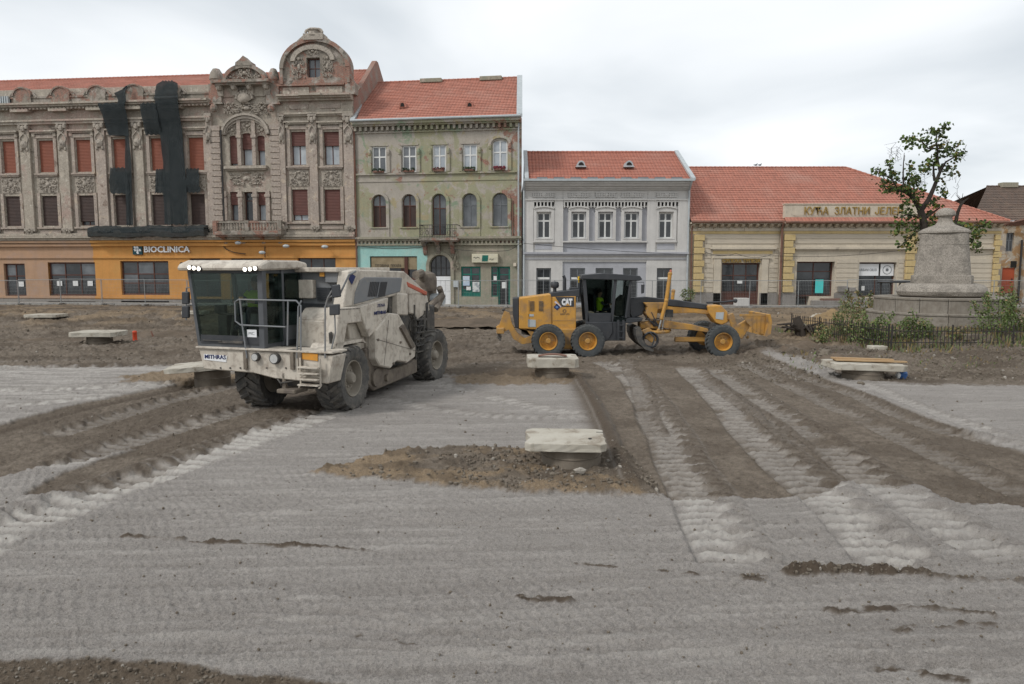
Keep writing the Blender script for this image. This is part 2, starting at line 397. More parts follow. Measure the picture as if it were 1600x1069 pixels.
    dust = dust*(1-rk); dust = np.maximum(dust, .22*np.exp(-((t+.28)/.03)**2)*sst(.5, 1, s)*(1-sst(L-.6, L-.2, s)))
    d, s, t, L = linedist(X, Y, RIDGE2)
    am = sst(0, .2, s)*(1-.65*sst(1.35, 1.9, s))*sst(.22, .45, fbm(X, Y, 5, 2, 300)+.12)
    z = z+np.exp(-((t)/.07)**2)*am*(.05+.25*lump+.06*n3); rk = sst(.12, .5, np.exp(-((t)/.085)**2)*am*(.5+n3))
    brown = np.maximum(brown, rk); dark = np.maximum(dark, rk*1.0); dust = dust*(1-rk)
    for P, wd in CLODS:
        d, s, t, L = linedist(X, Y, P); am = sst(.42, .62, fbm(X*1.0, Y*2, 4.5, 3, 310))*(1-sst(wd*.6, wd*1.6, d+(n3-.5)*.05))
        z = z+am*.02-.012*(1-sst(0, wd*2, d)); brown = np.maximum(brown, am*.95); dark = np.maximum(dark, am*1.0); z = z+am*lump*.10
    # darker bands behind the recycler and along the edge of the left cut
    d, s, t, L = linedist(X, Y, GP([(-60,684),(0,668),(130,634),(290,602),(380,592)]))
    dark = np.maximum(dark, np.exp(-((t+.12)/.25)**2)*.8*bl); z = z-.05*np.exp(-((t+.15)/.2)**2)*bl
    d, s, t, L = linedist(X, Y, GP([(-60,757),(0,735),(120,700),(250,660),(350,640)])); dark = np.maximum(dark, np.exp(-((t)/.28)**2)*.75*bl*sst(.35,.55,n1+.1))
    dark = np.maximum(dark, bf*sst(.48, .62, fbm(X*.35, Y, 1.2, 3, 55))*.7)
    dark = np.maximum(dark, nl*.6); dark = np.maximum(dark, pt*sst(.5, .62, fbm(X, Y, 2.2, 3, 57))*.6)
    # brushed pale cement on the left
    dust = np.maximum(dust, (1-brown)*.12*sst(.50, .68, st)*sst(.4, .6, n1))
    dust = np.maximum(dust, (1-brown)*.5*sst(1.5, -1, X+5.5+(Y-19)*0)*sst(17.5, 19, Y)*sst(.4, .6, st))
    for (cx, cy, r, hh) in RING_PADS:
        q = np.sqrt((X-cx)**2+(Y-cy)**2); z = z+hh*np.exp(-(q/r)**2)*(.5+n2)
    ground.st = st
    return z, brown, dust, dark, och
def gz(x, y):
    return float(ground(np.array([x, x+.3, x-.3]), np.array([y, y, y]), False)[0].mean())
ys = [4.4]
while ys[-1] < 62: ys.append(ys[-1]+min(.8*ys[-1]**2/2500, .02+.0042*ys[-1]))
n0 = len(ys)
ys = [-80, -20, -5, 0, 2, 3.2, 3.9]+ys+[66, 72, 80, 95, 120, 180, 300, 700, 2500]
sw = [4.4]*7+ys[7:]
cs = list(np.linspace(-.86, .86, 880)); cs = [-12, -4, -2, -1.4, -1.1, -.95]+cs+[.95, 1.1, 1.4, 2, 4, 12]
YY = np.array(ys)[:, None]*np.ones(len(cs))[None, :]; XX = np.array(sw)[:, None]*np.array(cs)[None, :]
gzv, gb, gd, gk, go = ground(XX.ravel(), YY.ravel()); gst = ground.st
nr, nc = YY.shape
me = bpy.data.meshes.new('ground'); nv = nr*nc; nq = (nr-1)*(nc-1)
co = np.empty((nv, 3), np.float32); co[:, 0] = XX.ravel(); co[:, 1] = YY.ravel(); co[:, 2] = gzv
idx = np.arange(nv, dtype=np.int32).reshape(nr, nc)
q = np.stack([idx[:-1, :-1], idx[:-1, 1:], idx[1:, 1:], idx[1:, :-1]], -1).reshape(-1, 4)
me.vertices.add(nv); me.vertices.foreach_set('co', co.ravel())
me.loops.add(nq*4); me.loops.foreach_set('vertex_index', q.ravel().astype(np.int32))
me.polygons.add(nq); me.polygons.foreach_set('loop_start', np.arange(0, nq*4, 4, dtype=np.int32)); me.polygons.foreach_set('loop_total', np.full(nq, 4, np.int32))
me.polygons.foreach_set('use_smooth', np.ones(nq, bool))
me.update(calc_edges=True)
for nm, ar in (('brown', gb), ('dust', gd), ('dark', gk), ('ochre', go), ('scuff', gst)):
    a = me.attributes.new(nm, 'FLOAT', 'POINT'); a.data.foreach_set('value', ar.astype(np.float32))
gm, t, b = newmat('site_ground')
def attr(t, n):
    a = N(t, 'ShaderNodeAttribute'); a.attribute_name = n; return a.outputs['Fac']
v = objvec(t); fn = noise(t, v, 38, 6, .7); fn2 = noise(t, v, 7, 5, .6); fn3 = noise(t, v, .7, 4, .55); fn4 = noise(t, objvec(t, (1.2, 9, 1)), 1.6, 5, .6, .4)
grey = mixc(t, ramp(t, fn2, .3, .7), (.315,.292,.270), (.240,.220,.201)); grey = mixc(t, ramp(t, fn3, .35, .7), grey, (.275,.254,.233)); grey = mixc(t, M(t, 'MULTIPLY', ramp(t, noise(t, v, .32, 5, .6, .6), .50, .68), .25), grey, (.19,.172,.155))
grey = mixc(t, M(t, 'MULTIPLY', ramp(t, fn4, .5, .75), .35), grey, (.36,.335,.31)); grey = mixc(t, M(t, 'MULTIPLY', ramp(t, fn, .48, .68), .55), grey, (.12,.108,.096))
soil = mixc(t, ramp(t, fn2, .35, .68), (.190,.158,.126), (.112,.091,.071)); soil = mixc(t, M(t, 'MULTIPLY', ramp(t, noise(t, v, 1.3, 6, .7, .5), .5, .64), .5), soil, (.085,.068,.052)); soil = mixc(t, M(t, 'MULTIPLY', ramp(t, fn, .5, .7), .5), soil, (.05,.037,.027)); soil = mixc(t, M(t, 'MULTIPLY', ramp(t, fn, .5, .25), .4), soil, (.22,.18,.135))
soil = mixc(t, M(t, 'MULTIPLY', attr(t, 'ochre'), .75), soil, mixc(t, ramp(t, fn, .35, .7), (.30,.225,.145), (.16,.11,.065)))
sc_ = attr(t, 'scuff'); grey = mixc(t, M(t, 'MULTIPLY', ramp(t, sc_, .52, .66), .30), grey, (.40,.375,.345)); grey = mixc(t, M(t, 'MULTIPLY', ramp(t, sc_, .46, .30), .30), grey, (.17,.152,.136))
fg = noise(t, v, 95, 3, .8); grey = mixc(t, M(t, 'MULTIPLY', ramp(t, fg, .52, .66), .7), grey, (.11,.10,.09)); grey = mixc(t, M(t, 'MULTIPLY', ramp(t, fg, .46, .34), .35), grey, (.45,.43,.40))
col = mixc(t, attr(t, 'brown'), grey, soil)
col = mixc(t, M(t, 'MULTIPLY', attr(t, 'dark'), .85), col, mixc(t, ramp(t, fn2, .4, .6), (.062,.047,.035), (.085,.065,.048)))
col = mixc(t, attr(t, 'dust'), col, mixc(t, ramp(t, fn2, .3, .75), (.455,.43,.395), (.36,.336,.306)))
t.links.new(col, b.inputs['Base Color']); b.inputs['Roughness'].default_value = .95; b.inputs['Specular IOR Level'].default_value = .15
bumpn(t, b, fn, 1.0, .03)
me.materials.append(gm)
go_ = bpy.data.objects.new('ground', me); C.objects.link(go_); props(go_, kind='structure')
# clods and gravel
rng = random.Random(5)
stone_m = pm('stone', (.17,.145,.115), (.10,.08,.06), scale=6, bump=.5, bscale=40, rough=.95)
stone_g = pm('pale_stone', (.33,.30,.26), (.22,.20,.17), scale=6, bump=.5, bscale=40, rough=.95)
tri = MB(); cand = []
def scatter(n, xr, yr, test, rlo, rhi):
    xs = np.array([rng.uniform(*xr) for _ in range(n)]); yy = np.array([rng.uniform(*yr) for _ in range(n)])
    z, br, du, dk, oc = ground(xs, yy, False); k = test(br, du, dk, oc, xs, yy)
    for i in np.nonzero(k)[0]:
        r = rlo*(rhi/rlo)**(rng.random()**2.2)
        cand.append((xs[i], yy[i], z[i], r))
px0, px1 = G(465,741)[0], G(1034,775)[0]
scatter(5200, (px0-.3, px1+.3), (10.6, 14.5), lambda br, du, dk, oc, x, y: (br > .5) & (polysd(x, y, PATCH) < .05) & ((x > -.9) | (np.random.RandomState(1).rand(len(x)) < .25)), .006, .045)
scatter(2500, (-5, 0), (5, 6.5), lambda br, du, dk, oc, x, y: br > .5, .006, .03)
scatter(5000, (-14, 16), (9, 26), lambda br, du, dk, oc, x, y: (br > .5) & (dk+oc > .35), .008, .035)
scatter(3500, (-32, 36), (26, 48), lambda br, du, dk, oc, x, y: br > .4, .02, .08)
scatter(4000, (7, 24), (22.2, 28), lambda br, du, dk, oc, x, y: br > .4, .015, .07)
scatter(1500, (2.2, 7), (7.7, 8.4), lambda br, du, dk, oc, x, y: dk > .4, .008, .03)
scatter(9000, (-7, 9), (5, 11), lambda br, du, dk, oc, x, y: (dk > .5) & (br > .5), .005, .022)
scatter(14000, (-8, 8), (5, 12), lambda br, du, dk, oc, x, y: (br < .3) & (np.random.RandomState(2).rand(len(x)) < .10*(1+(fbm(x, y, .6, 3, 12) > .55)*2)), .003, .020)
scatter(2500, (-14, 16), (12, 24), lambda br, du, dk, oc, x, y: (br < .3) & (np.random.RandomState(3).rand(len(x)) < .3), .006, .03)
for (x, y, z, r) in cand:
    a = [rng.uniform(.6, 1.25)*r for _ in range(3)]
    tri.blob((x, y, z+a[2]*.25), a, 5, 3, mi=(1 if rng.random() < .05 else 0), jit=.25, rng=rng)
o = tri.build('gravel', [stone_m, stone_g], fix=False, kind='stuff')
props(o, 'brown clods and loose gravel strewn over the dug earth', 'gravel')
for i, (px, py, r) in enumerate([(1150/2.58+460, 270/2.58+640, .10), (700,735,.06), (735,741,.05), (782,757,.07), (975,742,.07), (690,722,.05), (865,745,.07), (1262,553,.22), (1290,566,.25), (1345,600,.12)]):
    x, y = G(px, py); mb = MB(); mb.blob((0,0,0), (r, r*.8, r*.62), 8, 5, jit=.22, rng=rng)
    o = mb.build('rock', stone_g if i in (0, 4) else stone_m, bevel=0)
    o.location = (x, y, gz(x, y)+r*.3)
    lab = 'small brown lump of rock lying in the dug earth'
    props(o, lab if i not in (0, 7, 8) else {0: 'largest pale rock in the rubble just below the near concrete slab', 7: 'big dark rock left of the iron fence at the foot of the bank', 8: 'big dark lump on the bank left of the slab with planks'}[i], 'rock', 'rocks in the dug earth')
# pavement in front of the houses
pv = pm('paving', (.33,.31,.28), (.25,.23,.2), scale=3, bump=.3, dirt=(.18,.15,.12))
# ------------------------------------------------------------------ materials of the houses
m_brick, t, b = newmat('bare_brick')
bk = N(t, 'ShaderNodeTexBrick'); bk.inputs['Scale'].default_value = 1; bk.inputs['Brick Width'].default_value = .29; bk.inputs['Row Height'].default_value = .08; bk.inputs['Mortar Size'].default_value = .008
bk.inputs['Color1'].default_value = (.26,.11,.08,1); bk.inputs['Color2'].default_value = (.20,.10,.07,1); bk.inputs['Mortar'].default_value = (.3,.26,.22,1)
vv = objvec(t); sp = N(t, 'ShaderNodeSeparateXYZ'); t.links.new(vv, sp.inputs[0]); cb = N(t, 'ShaderNodeCombineXYZ')
t.links.new(M(t, 'ADD', sp.outputs['X'], sp.outputs['Y']), cb.inputs[0]); t.links.new(sp.outputs['Z'], cb.inputs[1]); t.links.new(cb.outputs[0], bk.inputs['Vector'])
t.links.new(mixc(t, ramp(t, noise(t, vv, 1.2, 6), .45, .65), bk.outputs['Color'], (.24,.20,.17)), b.inputs['Base Color']); b.inputs['Roughness'].default_value = .95; bumpn(t, b, bk.outputs['Fac'], .4, -.01)
def plaster(name, base, patches, brick=None, soot=.35, streak=.5, bump=.5, stretch=(1,1,1)):
    """base colour, then (scale, lo, hi, colour, offset) patches, then bare brick (lo, hi, xlo, xhi)"""
    m, t, b = newmat(name); v = objvec(t, stretch); col = None
    col = mixc(t, ramp(t, noise(t, v, 1.1, 6, .65), .35, .7), base, tuple(x*.82 for x in base))
    for i, (sc, lo, hi, c, off) in enumerate(patches):
        mp = N(t, 'ShaderNodeMapping'); mp.inputs['Location'].default_value = (off, off*1.7, off*.6); t.links.new(v, mp.inputs[0])
        col = mixc(t, ramp(t, noise(t, mp.outputs[0], sc, 7, .66, .6), lo, hi), col, c)
    if brick:
        lo, hi, x0, x1 = brick
        sp = N(t, 'ShaderNodeSeparateXYZ'); c_ = N(t, 'ShaderNodeTexCoord'); t.links.new(c_.outputs['Object'], sp.inputs[0])
        k = noise(t, v, .9, 7, .66, .4)
        k = M(t, 'ADD', k, M(t, 'MULTIPLY', ramp(t, sp.outputs['X'], x0, x1), .16))
        bk = N(t, 'ShaderNodeTexBrick'); bk.inputs['Scale'].default_value = 1; bk.inputs['Brick Width'].default_value = .29; bk.inputs['Row Height'].default_value = .08; bk.inputs['Mortar Size'].default_value = .008
        bk.inputs['Color1'].default_value = (.29,.13,.09,1); bk.inputs['Color2'].default_value = (.21,.11,.08,1); bk.inputs['Mortar'].default_value = (.33,.28,.24,1)
        cb = N(t, 'ShaderNodeCombineXYZ'); t.links.new(M(t, 'ADD', sp.outputs['X'], sp.outputs['Y']), cb.inputs[0]); t.links.new(sp.outputs['Z'], cb.inputs[1]); t.links.new(cb.outputs[0], bk.inputs['Vector'])
        col = mixc(t, ramp(t, k, lo, hi), col, bk.outputs['Color'])
    if streak:
        k = ramp(t, noise(t, objvec(t, (3.5, 3.5, .22)), 1.2, 5, .65), .5, .8); col = mixc(t, M(t, 'MULTIPLY', k, streak), col, tuple(x*.42 for x in base))
    fn = noise(t, v, 9, 7, .75)
    col = mixc(t, M(t, 'MULTIPLY', ramp(t, fn, .48, .72), soot), col, (.10,.09,.08))
    t.links.new(col, b.inputs['Base Color']); b.inputs['Roughness'].default_value = .92; b.inputs['Specular IOR Level'].default_value = .2
    bumpn(t, b, fn, bump, .03); return m
m_old = plaster('weathered_plaster', (.39,.345,.285), [(.5,.50,.60,(.37,.28,.235),3), (2.2,.55,.62,(.44,.39,.32),8), (1.6,.60,.66,(.19,.16,.135),15), (3.5,.58,.64,(.50,.46,.39),22)], soot=.75, streak=.5)
m_oldp = plaster('weathered_pink_plaster', (.40,.335,.285), [(.7,.46,.6,(.34,.29,.25),1), (2.2,.56,.62,(.45,.37,.29),5), (1.9,.58,.64,(.21,.16,.13),11), (3.5,.58,.64,(.50,.45,.38),25)], soot=.65, streak=.45)
m_stucco = plaster('stone_ornament', (.40,.355,.30), [(2.6,.52,.62,(.24,.21,.18),4)], soot=.75, streak=.2, bump=.8)
m_attic = plaster('sooty_attic_plaster', (.27,.24,.20), [(1.0,.5,.6,(.36,.32,.28),3), (1.7,.54,.62,(.13,.12,.10),9)], brick=(.56,.62,-60,60), soot=.7, streak=.6)
m_green = plaster('peeling_green_plaster', (.385,.35,.30), [(.45,.48,.54,(.295,.285,.19),2), (.6,.57,.63,(.22,.27,.19),6.5), (.9,.58,.64,(.34,.29,.18),12), (1.4,.57,.63,(.38,.34,.295),20)], brick=(.60,.655,-2.6,.2), soot=.35, streak=.25)
m_dirtw = plaster('dirty_ground_floor_plaster', (.31,.285,.22), [(.8,.5,.6,(.24,.24,.18),2), (1.5,.57,.63,(.36,.3,.25),7)], soot=.45)
m_orange = plaster('orange_paint', (.56,.275,.085), [(1.0,.5,.7,(.50,.27,.09),3)], soot=.12, streak=.25, bump=.15)
m_tan = plaster('tan_paint', (.42,.27,.175), [(.9,.5,.65,(.37,.255,.19),3)], soot=.14, streak=.25, bump=.15)
m_cyan = plaster('turquoise_paint', (.33,.56,.52), [(.9,.5,.65,(.36,.52,.47),3)], soot=.25, streak=.3, bump=.15)
m_lgrey = plaster('pale_grey_paint', (.57,.555,.53), [(.6,.5,.7,(.53,.515,.495),3)], soot=.12, streak=.28, bump=.1)
m_bgrey = plaster('blue_grey_paint', (.42,.425,.45), [(.6,.5,.7,(.365,.37,.40),3)], soot=.05, streak=.10, bump=.1)
m_cream = plaster('cream_paint', (.57,.505,.405), [(.7,.5,.66,(.49,.43,.345),3), (1.3,.6,.66,(.38,.33,.27),9)], soot=.2, streak=.3, bump=.2)
m_yel = plaster('yellow_quoin_paint', (.56,.43,.215), [(1.2,.55,.68,(.48,.39,.25),3)], soot=.2, streak=.2, bump=.2)
m_base = plaster('stained_socle', (.27,.25,.23), [(1.2,.5,.62,(.2,.185,.165),3)], soot=.4, streak=.4)
m_ruin = plaster('crumbling_render', (.44,.38,.30), [(.9,.5,.56,(.33,.20,.10),3), (1.3,.54,.6,(.28,.24,.2),7), (.7,.58,.62,(.50,.48,.44),13)], soot=.4, streak=.3)
def tilemat(name, c1, c2, c3):
    m, t, b = newmat(name); v = objvec(t)
    sp = N(t, 'ShaderNodeSeparateXYZ'); t.links.new(v, sp.inputs[0])
    wv = M(t, 'SINE', M(t, 'MULTIPLY', sp.outputs['X'], 2*math.pi/.26))
    vr = N(t, 'ShaderNodeTexWhiteNoise', noise_dimensions='2D')
    cb = N(t, 'ShaderNodeCombineXYZ'); t.links.new(M(t, 'FLOOR', M(t, 'DIVIDE', sp.outputs['X'], .26)), cb.inputs[0]); t.links.new(M(t, 'FLOOR', M(t, 'DIVIDE', sp.outputs['Z'], .22)), cb.inputs[1]); t.links.new(cb.outputs[0], vr.inputs['Vector'])
    col = mixc(t, vr.outputs['Value'], c1, c2)
    col = mixc(t, ramp(t, noise(t, v, .35, 6, .65), .5, .72), col, c3)
    col = mixc(t, M(t, 'MULTIPLY', ramp(t, wv, -.5, -1), .45), col, tuple(x*.45 for x in c1))
    t.links.new(col, b.inputs['Base Color']); b.inputs['Roughness'].default_value = .85; bumpn(t, b, wv, .5, .02); return m
m_tile = tilemat('red_roof_tiles', (.39,.155,.108), (.315,.13,.092), (.37,.195,.15))
m_tile3 = tilemat('new_red_roof_tiles', (.39,.148,.10), (.345,.132,.092), (.38,.175,.13))
m_tiled = tilemat('old_brown_roof_tiles', (.13,.085,.062), (.09,.065,.05), (.17,.12,.085))
m_zinc = pm('zinc_flashing', (.42,.45,.46), (.34,.37,.38), scale=3, rough=.5, bump=.05, spec=.5)
m_rust = pm('rusty_downpipe', (.20,.10,.07), (.14,.08,.06), rough=.7)
def glassmat(name, c, rough=.08, c2=None):
    m, t, b = newmat(name); v = objvec(t)
    t.links.new(mixc(t, ramp(t, noise(t, v, 1.1, 3, .5), .4, .65), c, c2 or tuple(x*1.8+.01 for x in c)), b.inputs['Base Color'])
    b.inputs['Roughness'].default_value = rough; b.inputs['Specular IOR Level'].default_value = .6
    bumpn(t, b, noise(t, v, 2.0, 2, .5), .05, .05); return m
m_glass = glassmat('dark_window_glass', (.018,.020,.022))
m_glassl = glassmat('curtained_glass', (.30,.33,.36), .2, (.40,.43,.45))
m_glassm = glassmat('hazy_window_glass', (.08,.088,.095), .15, (.14,.15,.16))
m_blind = pm('red_brown_roller_blind', (.225,.075,.045), (.20,.07,.045), scale=2, rough=.7, bump=.1)
m_blindd = pm('dark_brown_roller_blind', (.062,.040,.034), (.05,.034,.03), scale=2, rough=.7, bump=.1)
m_blindm = pm('maroon_roller_blind', (.13,.055,.045), (.11,.05,.042), scale=2, rough=.7, bump=.1)
m_wfr = pm('white_frame_paint', (.68,.68,.66), (.6,.6,.58), scale=2, rough=.5, bump=.05)
m_bfr = pm('brown_frame_paint', (.10,.04,.028), (.08,.035,.025), scale=2, rough=.5, bump=.05)
m_gfr = pm('green_frame_paint', (.012,.15,.11), (.01,.11,.085), scale=2, rough=.5, bump=.05)
m_gyfr = pm('grey_frame_paint', (.16,.17,.18), rough=.5, bump=.05)
m_dark = pm('dark_recess', (.02,.018,.016), rough=.9)
m_blk = pm('black_iron', (.03,.03,.03), (.05,.04,.035), scale=5, rough=.6, bump=.2)
m_paper = pm('paper_notice', (.72,.72,.70), (.6,.6,.6), scale=8, rough=.8, bump=0)
m_cyanp = pm('turquoise_paper', (.08,.60,.58), (.07,.55,.53), rough=.7, bump=0)
m_white = pm('white_enamel', (.75,.76,.77), (.7,.7,.7), rough=.5, bump=0)
m_gold = pm('ochre_letters', (.33,.22,.06), (.25,.16,.05), scale=8, rough=.7)
m_woodr = pm('red_door_paint', (.42,.085,.035), (.36,.08,.035), scale=2, rough=.7, streak=.4)
m_signtan = pm('old_sign_board', (.30,.24,.15), (.22,.17,.10), scale=2, rough=.7, streak=.4)

def wall(parent, u0, u1, z0, z1, ops, mat, name='wall', y=0.0, dep=.42, sides=None, label=None, back=True):
    mb = MB(); us = sorted({u0, u1, *[q for o in ops for q in o[:2] if u0 < q < u1]}); zs = sorted({z0, z1, *[q for o in ops for q in o[2:4] if z0 < q < z1]})
    for i in range(len(us)-1):
        for j in range(len(zs)-1):
            cu, cz = (us[i]+us[i+1])/2, (zs[j]+zs[j+1])/2
            if any(o[0] < cu < o[1] and o[2] < cz < o[3] for o in ops): continue
            mb.add([(us[i],y,zs[j]),(us[i+1],y,zs[j]),(us[i+1],y,zs[j+1]),(us[i],y,zs[j+1])], [(0,1,2,3)])
    for o in ops:
        a, c, e, f = o[:4]; r = o[4] if len(o) > 4 else 0
        mb.add([(a,y,e),(a,y+dep,e),(a,y+dep,f),(a,y,f)], [(0,1,2,3)]); mb.add([(c,y,e),(c,y+dep,e),(c,y+dep,f),(c,y,f)], [(3,2,1,0)])
        mb.add([(a,y,e),(c,y,e),(c,y+dep,e),(a,y+dep,e)], [(0,1,2,3)]); mb.add([(a,y,f),(c,y,f),(c,y+dep,f),(a,y+dep,f)], [(3,2,1,0)])
        if r:
            n = 8; uc = (a+c)/2
            for sg in (-1, 1):
                arc = [(uc+sg*(c-a)/2*math.cos(math.pi/2*k/n), f-r+r*math.sin(math.pi/2*k/n)) for k in range(n+1)]
                vs = [(uc+sg*(c-a)/2, y, f)]+[(p[0], y, p[1]) for p in arc]; mb.add(vs, [tuple(range(len(vs))) if sg < 0 else tuple(range(len(vs)-1, -1, -1))])
                for k in range(n): mb.add([(arc[k][0],y,arc[k][1]),(arc[k+1][0],y,arc[k+1][1]),(arc[k+1][0],y+dep,arc[k+1][1]),(arc[k][0],y+dep,arc[k][1])], [(0,1,2,3)])
    if sides:
        mb.box(u0, u0+.3, y+.01, y+sides, z0, z1); mb.box(u1-.3, u1, y+.01, y+sides, z0, z1)
        if back: mb.box(u0, u1, y+sides, y+sides+.3, z0, z1)
    return mb.build(name, mat, parent, fix=False, label=label)
def window(parent, o, fm, gm, cols=2, rows=(.64,), y=.2, fw=.07, bw=.06, sill=None, name='window', panemats=None, back=None):
    a, c, e, f = o[:4]; mb = MB(); t = .07
    mb.box(a, a+fw, y, y+t, e, f); mb.box(c-fw, c, y, y+t, e, f); mb.box(a+fw, c-fw, y, y+t, e, e+fw); mb.box(a+fw, c-fw, y, y+t, f-fw, f)
    xs = [a+(c-a)*k/cols for k in range(cols+1)]; zs = [e]+[e+(f-e)*r for r in rows]+[f]
    for x in xs[1:-1]: mb.box(x-bw/2, x+bw/2, y-.01, y+t, e+fw, f-fw)
    for z in zs[1:-1]:
        for i in range(cols): mb.box(xs[i]+(fw if i == 0 else bw/2), xs[i+1]-(fw if i == cols-1 else bw/2), y-.006, y+t, z-bw/2, z+bw/2)
    wdw = mb.build(name, fm, parent); k = 0
    for i in range(cols):
        for j in range(len(zs)-1):
            g = (panemats[k % len(panemats)] if panemats else gm); k += 1
            MB().box(xs[i]+.01, xs[i+1]-.01, y+.03, y+.045, zs[j]+.01, zs[j+1]-.01).build('pane', g, wdw, fix=False)
    if sill:
        MB().box(a-.12, c+.12, -.14, y, e-.09, e-.002).build('sill', sill, wdw, fix=False)
    return wdw
def shutter(parent, o, frac, mat, y=.12, slat=.11):
    a, c, e, f = o[:4]; mb = MB(); h = (f-e)*frac; n = max(2, int(h/slat)); zz0 = f-h
    for k in range(n):
        z = zz0+h*k/n; d = h/n
        mb.add([(a+.02,y,z),(c-.02,y,z),(c-.02,y-.018,z+d*.5),(a+.02,y-.018,z+d*.5),(a+.02,y,z+d),(c-.02,y,z+d)], [(0,1,2,3),(3,2,5,4)])
    mb.box(a+.02, c-.02, y+.001, y+.02, zz0, f)
    return mb.build('roller_blind', mat, parent, fix=False)
def strip(parent, name, mat, items, bevel=0):                    # items: (u0,u1,z0,z1,proj)
    mb = MB()
    for (a, c, e, f, p) in items: mb.box(a, c, -p, .05, e, f)
    return mb.build(name, mat, parent, fix=False)
def roof(parent, e0, e1, r0, r1, ye, ze, yr, zr, mat, course=.34, back=True, name='roof', depth2=None):
    L = math.hypot(yr-ye, zr-ze); n = max(3, int(L/course)); mb = MB(); nx = (-(zr-ze)/L, (yr-ye)/L)
    rg = random.Random(int(e0*10))
    cols = max(4, int((e1-e0)/1.0))
    for i in range(n):
        t0, t1 = i/n, (i+1)/n
        for k in range(cols):
            s0, s1 = k/cols, (k+1)/cols; lf = .035+rg.uniform(-.006, .008)
            P = lambda s, t, l: (e0+(e1-e0)*s+((r0-e0)*(1-s)+(r1-e1)*s)*t, ye+(yr-ye)*t+nx[0]*l, ze+(zr-ze)*t+nx[1]*l)
            mb.add([P(s0,t0,lf), P(s1,t0,lf), P(s1,t1,.002), P(s0,t1,.002), P(s0,t0,-.02), P(s1,t0,-.02)], [(0,1,2,3),(4,5,1,0)])
    if back:
        yb = depth2 or 2*yr-ye
        mb.add([(r0,yr,zr),(r1,yr,zr),(e1,yb,ze),(e0,yb,ze)], [(0,1,2,3)])
    o = mb.build(name, mat, parent, fix=False)
    mb = MB(); m_ = int((r1-r0)/.38)
    for k in range(m_):
        x = r0+(r1-r0)*k/m_; mb.cyl((x, yr, zr+.02), (x+(r1-r0)/m_*1.02, yr, zr+.02), .12, .095, 6)
    mb.build('ridge_tiles', mat, o, fix=False)
    return o
rl = random.Random(11)
def ornament(mb, u0, u1, z0, z1, y=-.03, d=.10, n=12, rng=rl):
    """a symmetric carved cartouche: boss, scrolls and leaves in relief"""
    uc, zc, w, h = (u0+u1)/2, (z0+z1)/2, (u1-u0)/2, (z1-z0)/2
    mb.blob((uc, y, zc+h*.05), (w*.26, d*1.1, h*.30), 8, 5)
    mb.blob((uc, y-.02, zc+h*.78), (w*.20, d, h*.16), 7, 4)
    for sg in (-1, 1):
        for (cx, cz, r, tn) in ((.55, .45, .26, 1.3), (.62, -.35, .30, -1.4), (.30, -.75, .18, 1.0)):
            pts = []
            for k in range(9):
                a = tn*k*.75+cx*5; q = r*(1-k/11)
                pts.append((uc+sg*w*(cx+q*math.cos(a)), y-d*.5, zc+h*(cz+q*math.sin(a))))
            mb.tube(pts, [max(.018, min(w, h)*.085*(1-k/12)) for k in range(9)], 5)
    for k in range(n):
        a, c_ = rng.uniform(.12, .95), rng.uniform(-.92, .92)
        r = rng.uniform(.06, .13)
        for sg in (-1, 1): mb.blob((uc+sg*w*a, y, zc+h*c_), (w*r, d*rng.uniform(.6, 1), h*r*1.3), 6, 4)
# ------------------------------------------------------------------ geometry of the square: one line of fronts
YF = 54.0
gzf = .63
B2 = Fr((*(lambda h: (h.x, YF))(Fr((0, YF, 0), 0).hit(815, 419, 1, 0)), gzf), R(-8.3))
h = B2.hit(557.5, 419, 1, 0); h = B2.world((h.x, 0, 0)); B1 = Fr((h.x, h.y, gzf), R(-6.2))
B3 = Fr((.8, YF, gzf), 0); B4 = Fr((Fr((0, YF, 0), 0).hit(1076, 419, 1, 0).x, YF, gzf), 0)
def rect(B, x0, x1, y0, y1, y=0.0, r=0):
    """opening from its photo extents on the facade plane"""
    ym = (y0+y1)/2; xm = (x0+x1)/2
    return (B.F(x0, ym, y)[0], B.F(x1, ym, y)[0], B.F(xm, y1, y)[1], B.F(xm, y0, y)[1], r)
def us(B, px, py=419): return B.F(px, py)[0]
def zs(B, py, px): return B.F(px, py)[1]

# ================= B1: the long ornate house =================
b1 = thing('ornate_corner_house', B1, 'long weathered three storey house with ornate gables, orange ground floor and dark netting', 'building')
ZR = lambda py: zs(B1, py, 300)                                  # level lines read at the middle of the house
ZQ = lambda py: zs(B1, py, 495)
uL = us(B1, -95); uR = -.02; uPink = us(B1, 147, 420)
pit = [(-32,-8)]
up, lo = [], []
for (x0, x1) in [(-54,-31), (4,25), (61,85), (119,143), (177,201), (236,260), (295,319)]:
    r_ = rect(B1, x0, x1, 219, 270); up.append((r_[0], r_[1], ZR(266), ZR(215)))
for (x0, x1) in [(-47,-24), (9,33), (66,91), (124,148), (180,204), (238,262), (298,321)]:
    r_ = rect(B1, x0, x1, 306, 354); c = (r_[0]+r_[1])/2; lo.append((r_[0], r_[1], ZR(351.5), ZR(303.5)))
ops = up+lo
bay_up = [rect(B1, 359,373,212,259,0,.12), rect(B1, 378,395,208,259,0,.18), rect(B1, 402,414,212,259,0,.12)]
bay_lo = [rect(B1, 360,373,300,345), rect(B1, 381,396,300,345), rect(B1, 403,416,300,345)]
rb_up = [rect(B1, 455,478,206,258), rect(B1, 506,530,206,258)]
rb_lo = [rect(B1, 456.5,481,296,345), rect(B1, 507,532,296,345)]
zc = ZR(376)                                                     # top of the ground floor
wl = wall(b1, uL, uR, zc, ZR(133), ops+bay_up+bay_lo+rb_up+rb_lo, m_old, sides=12)
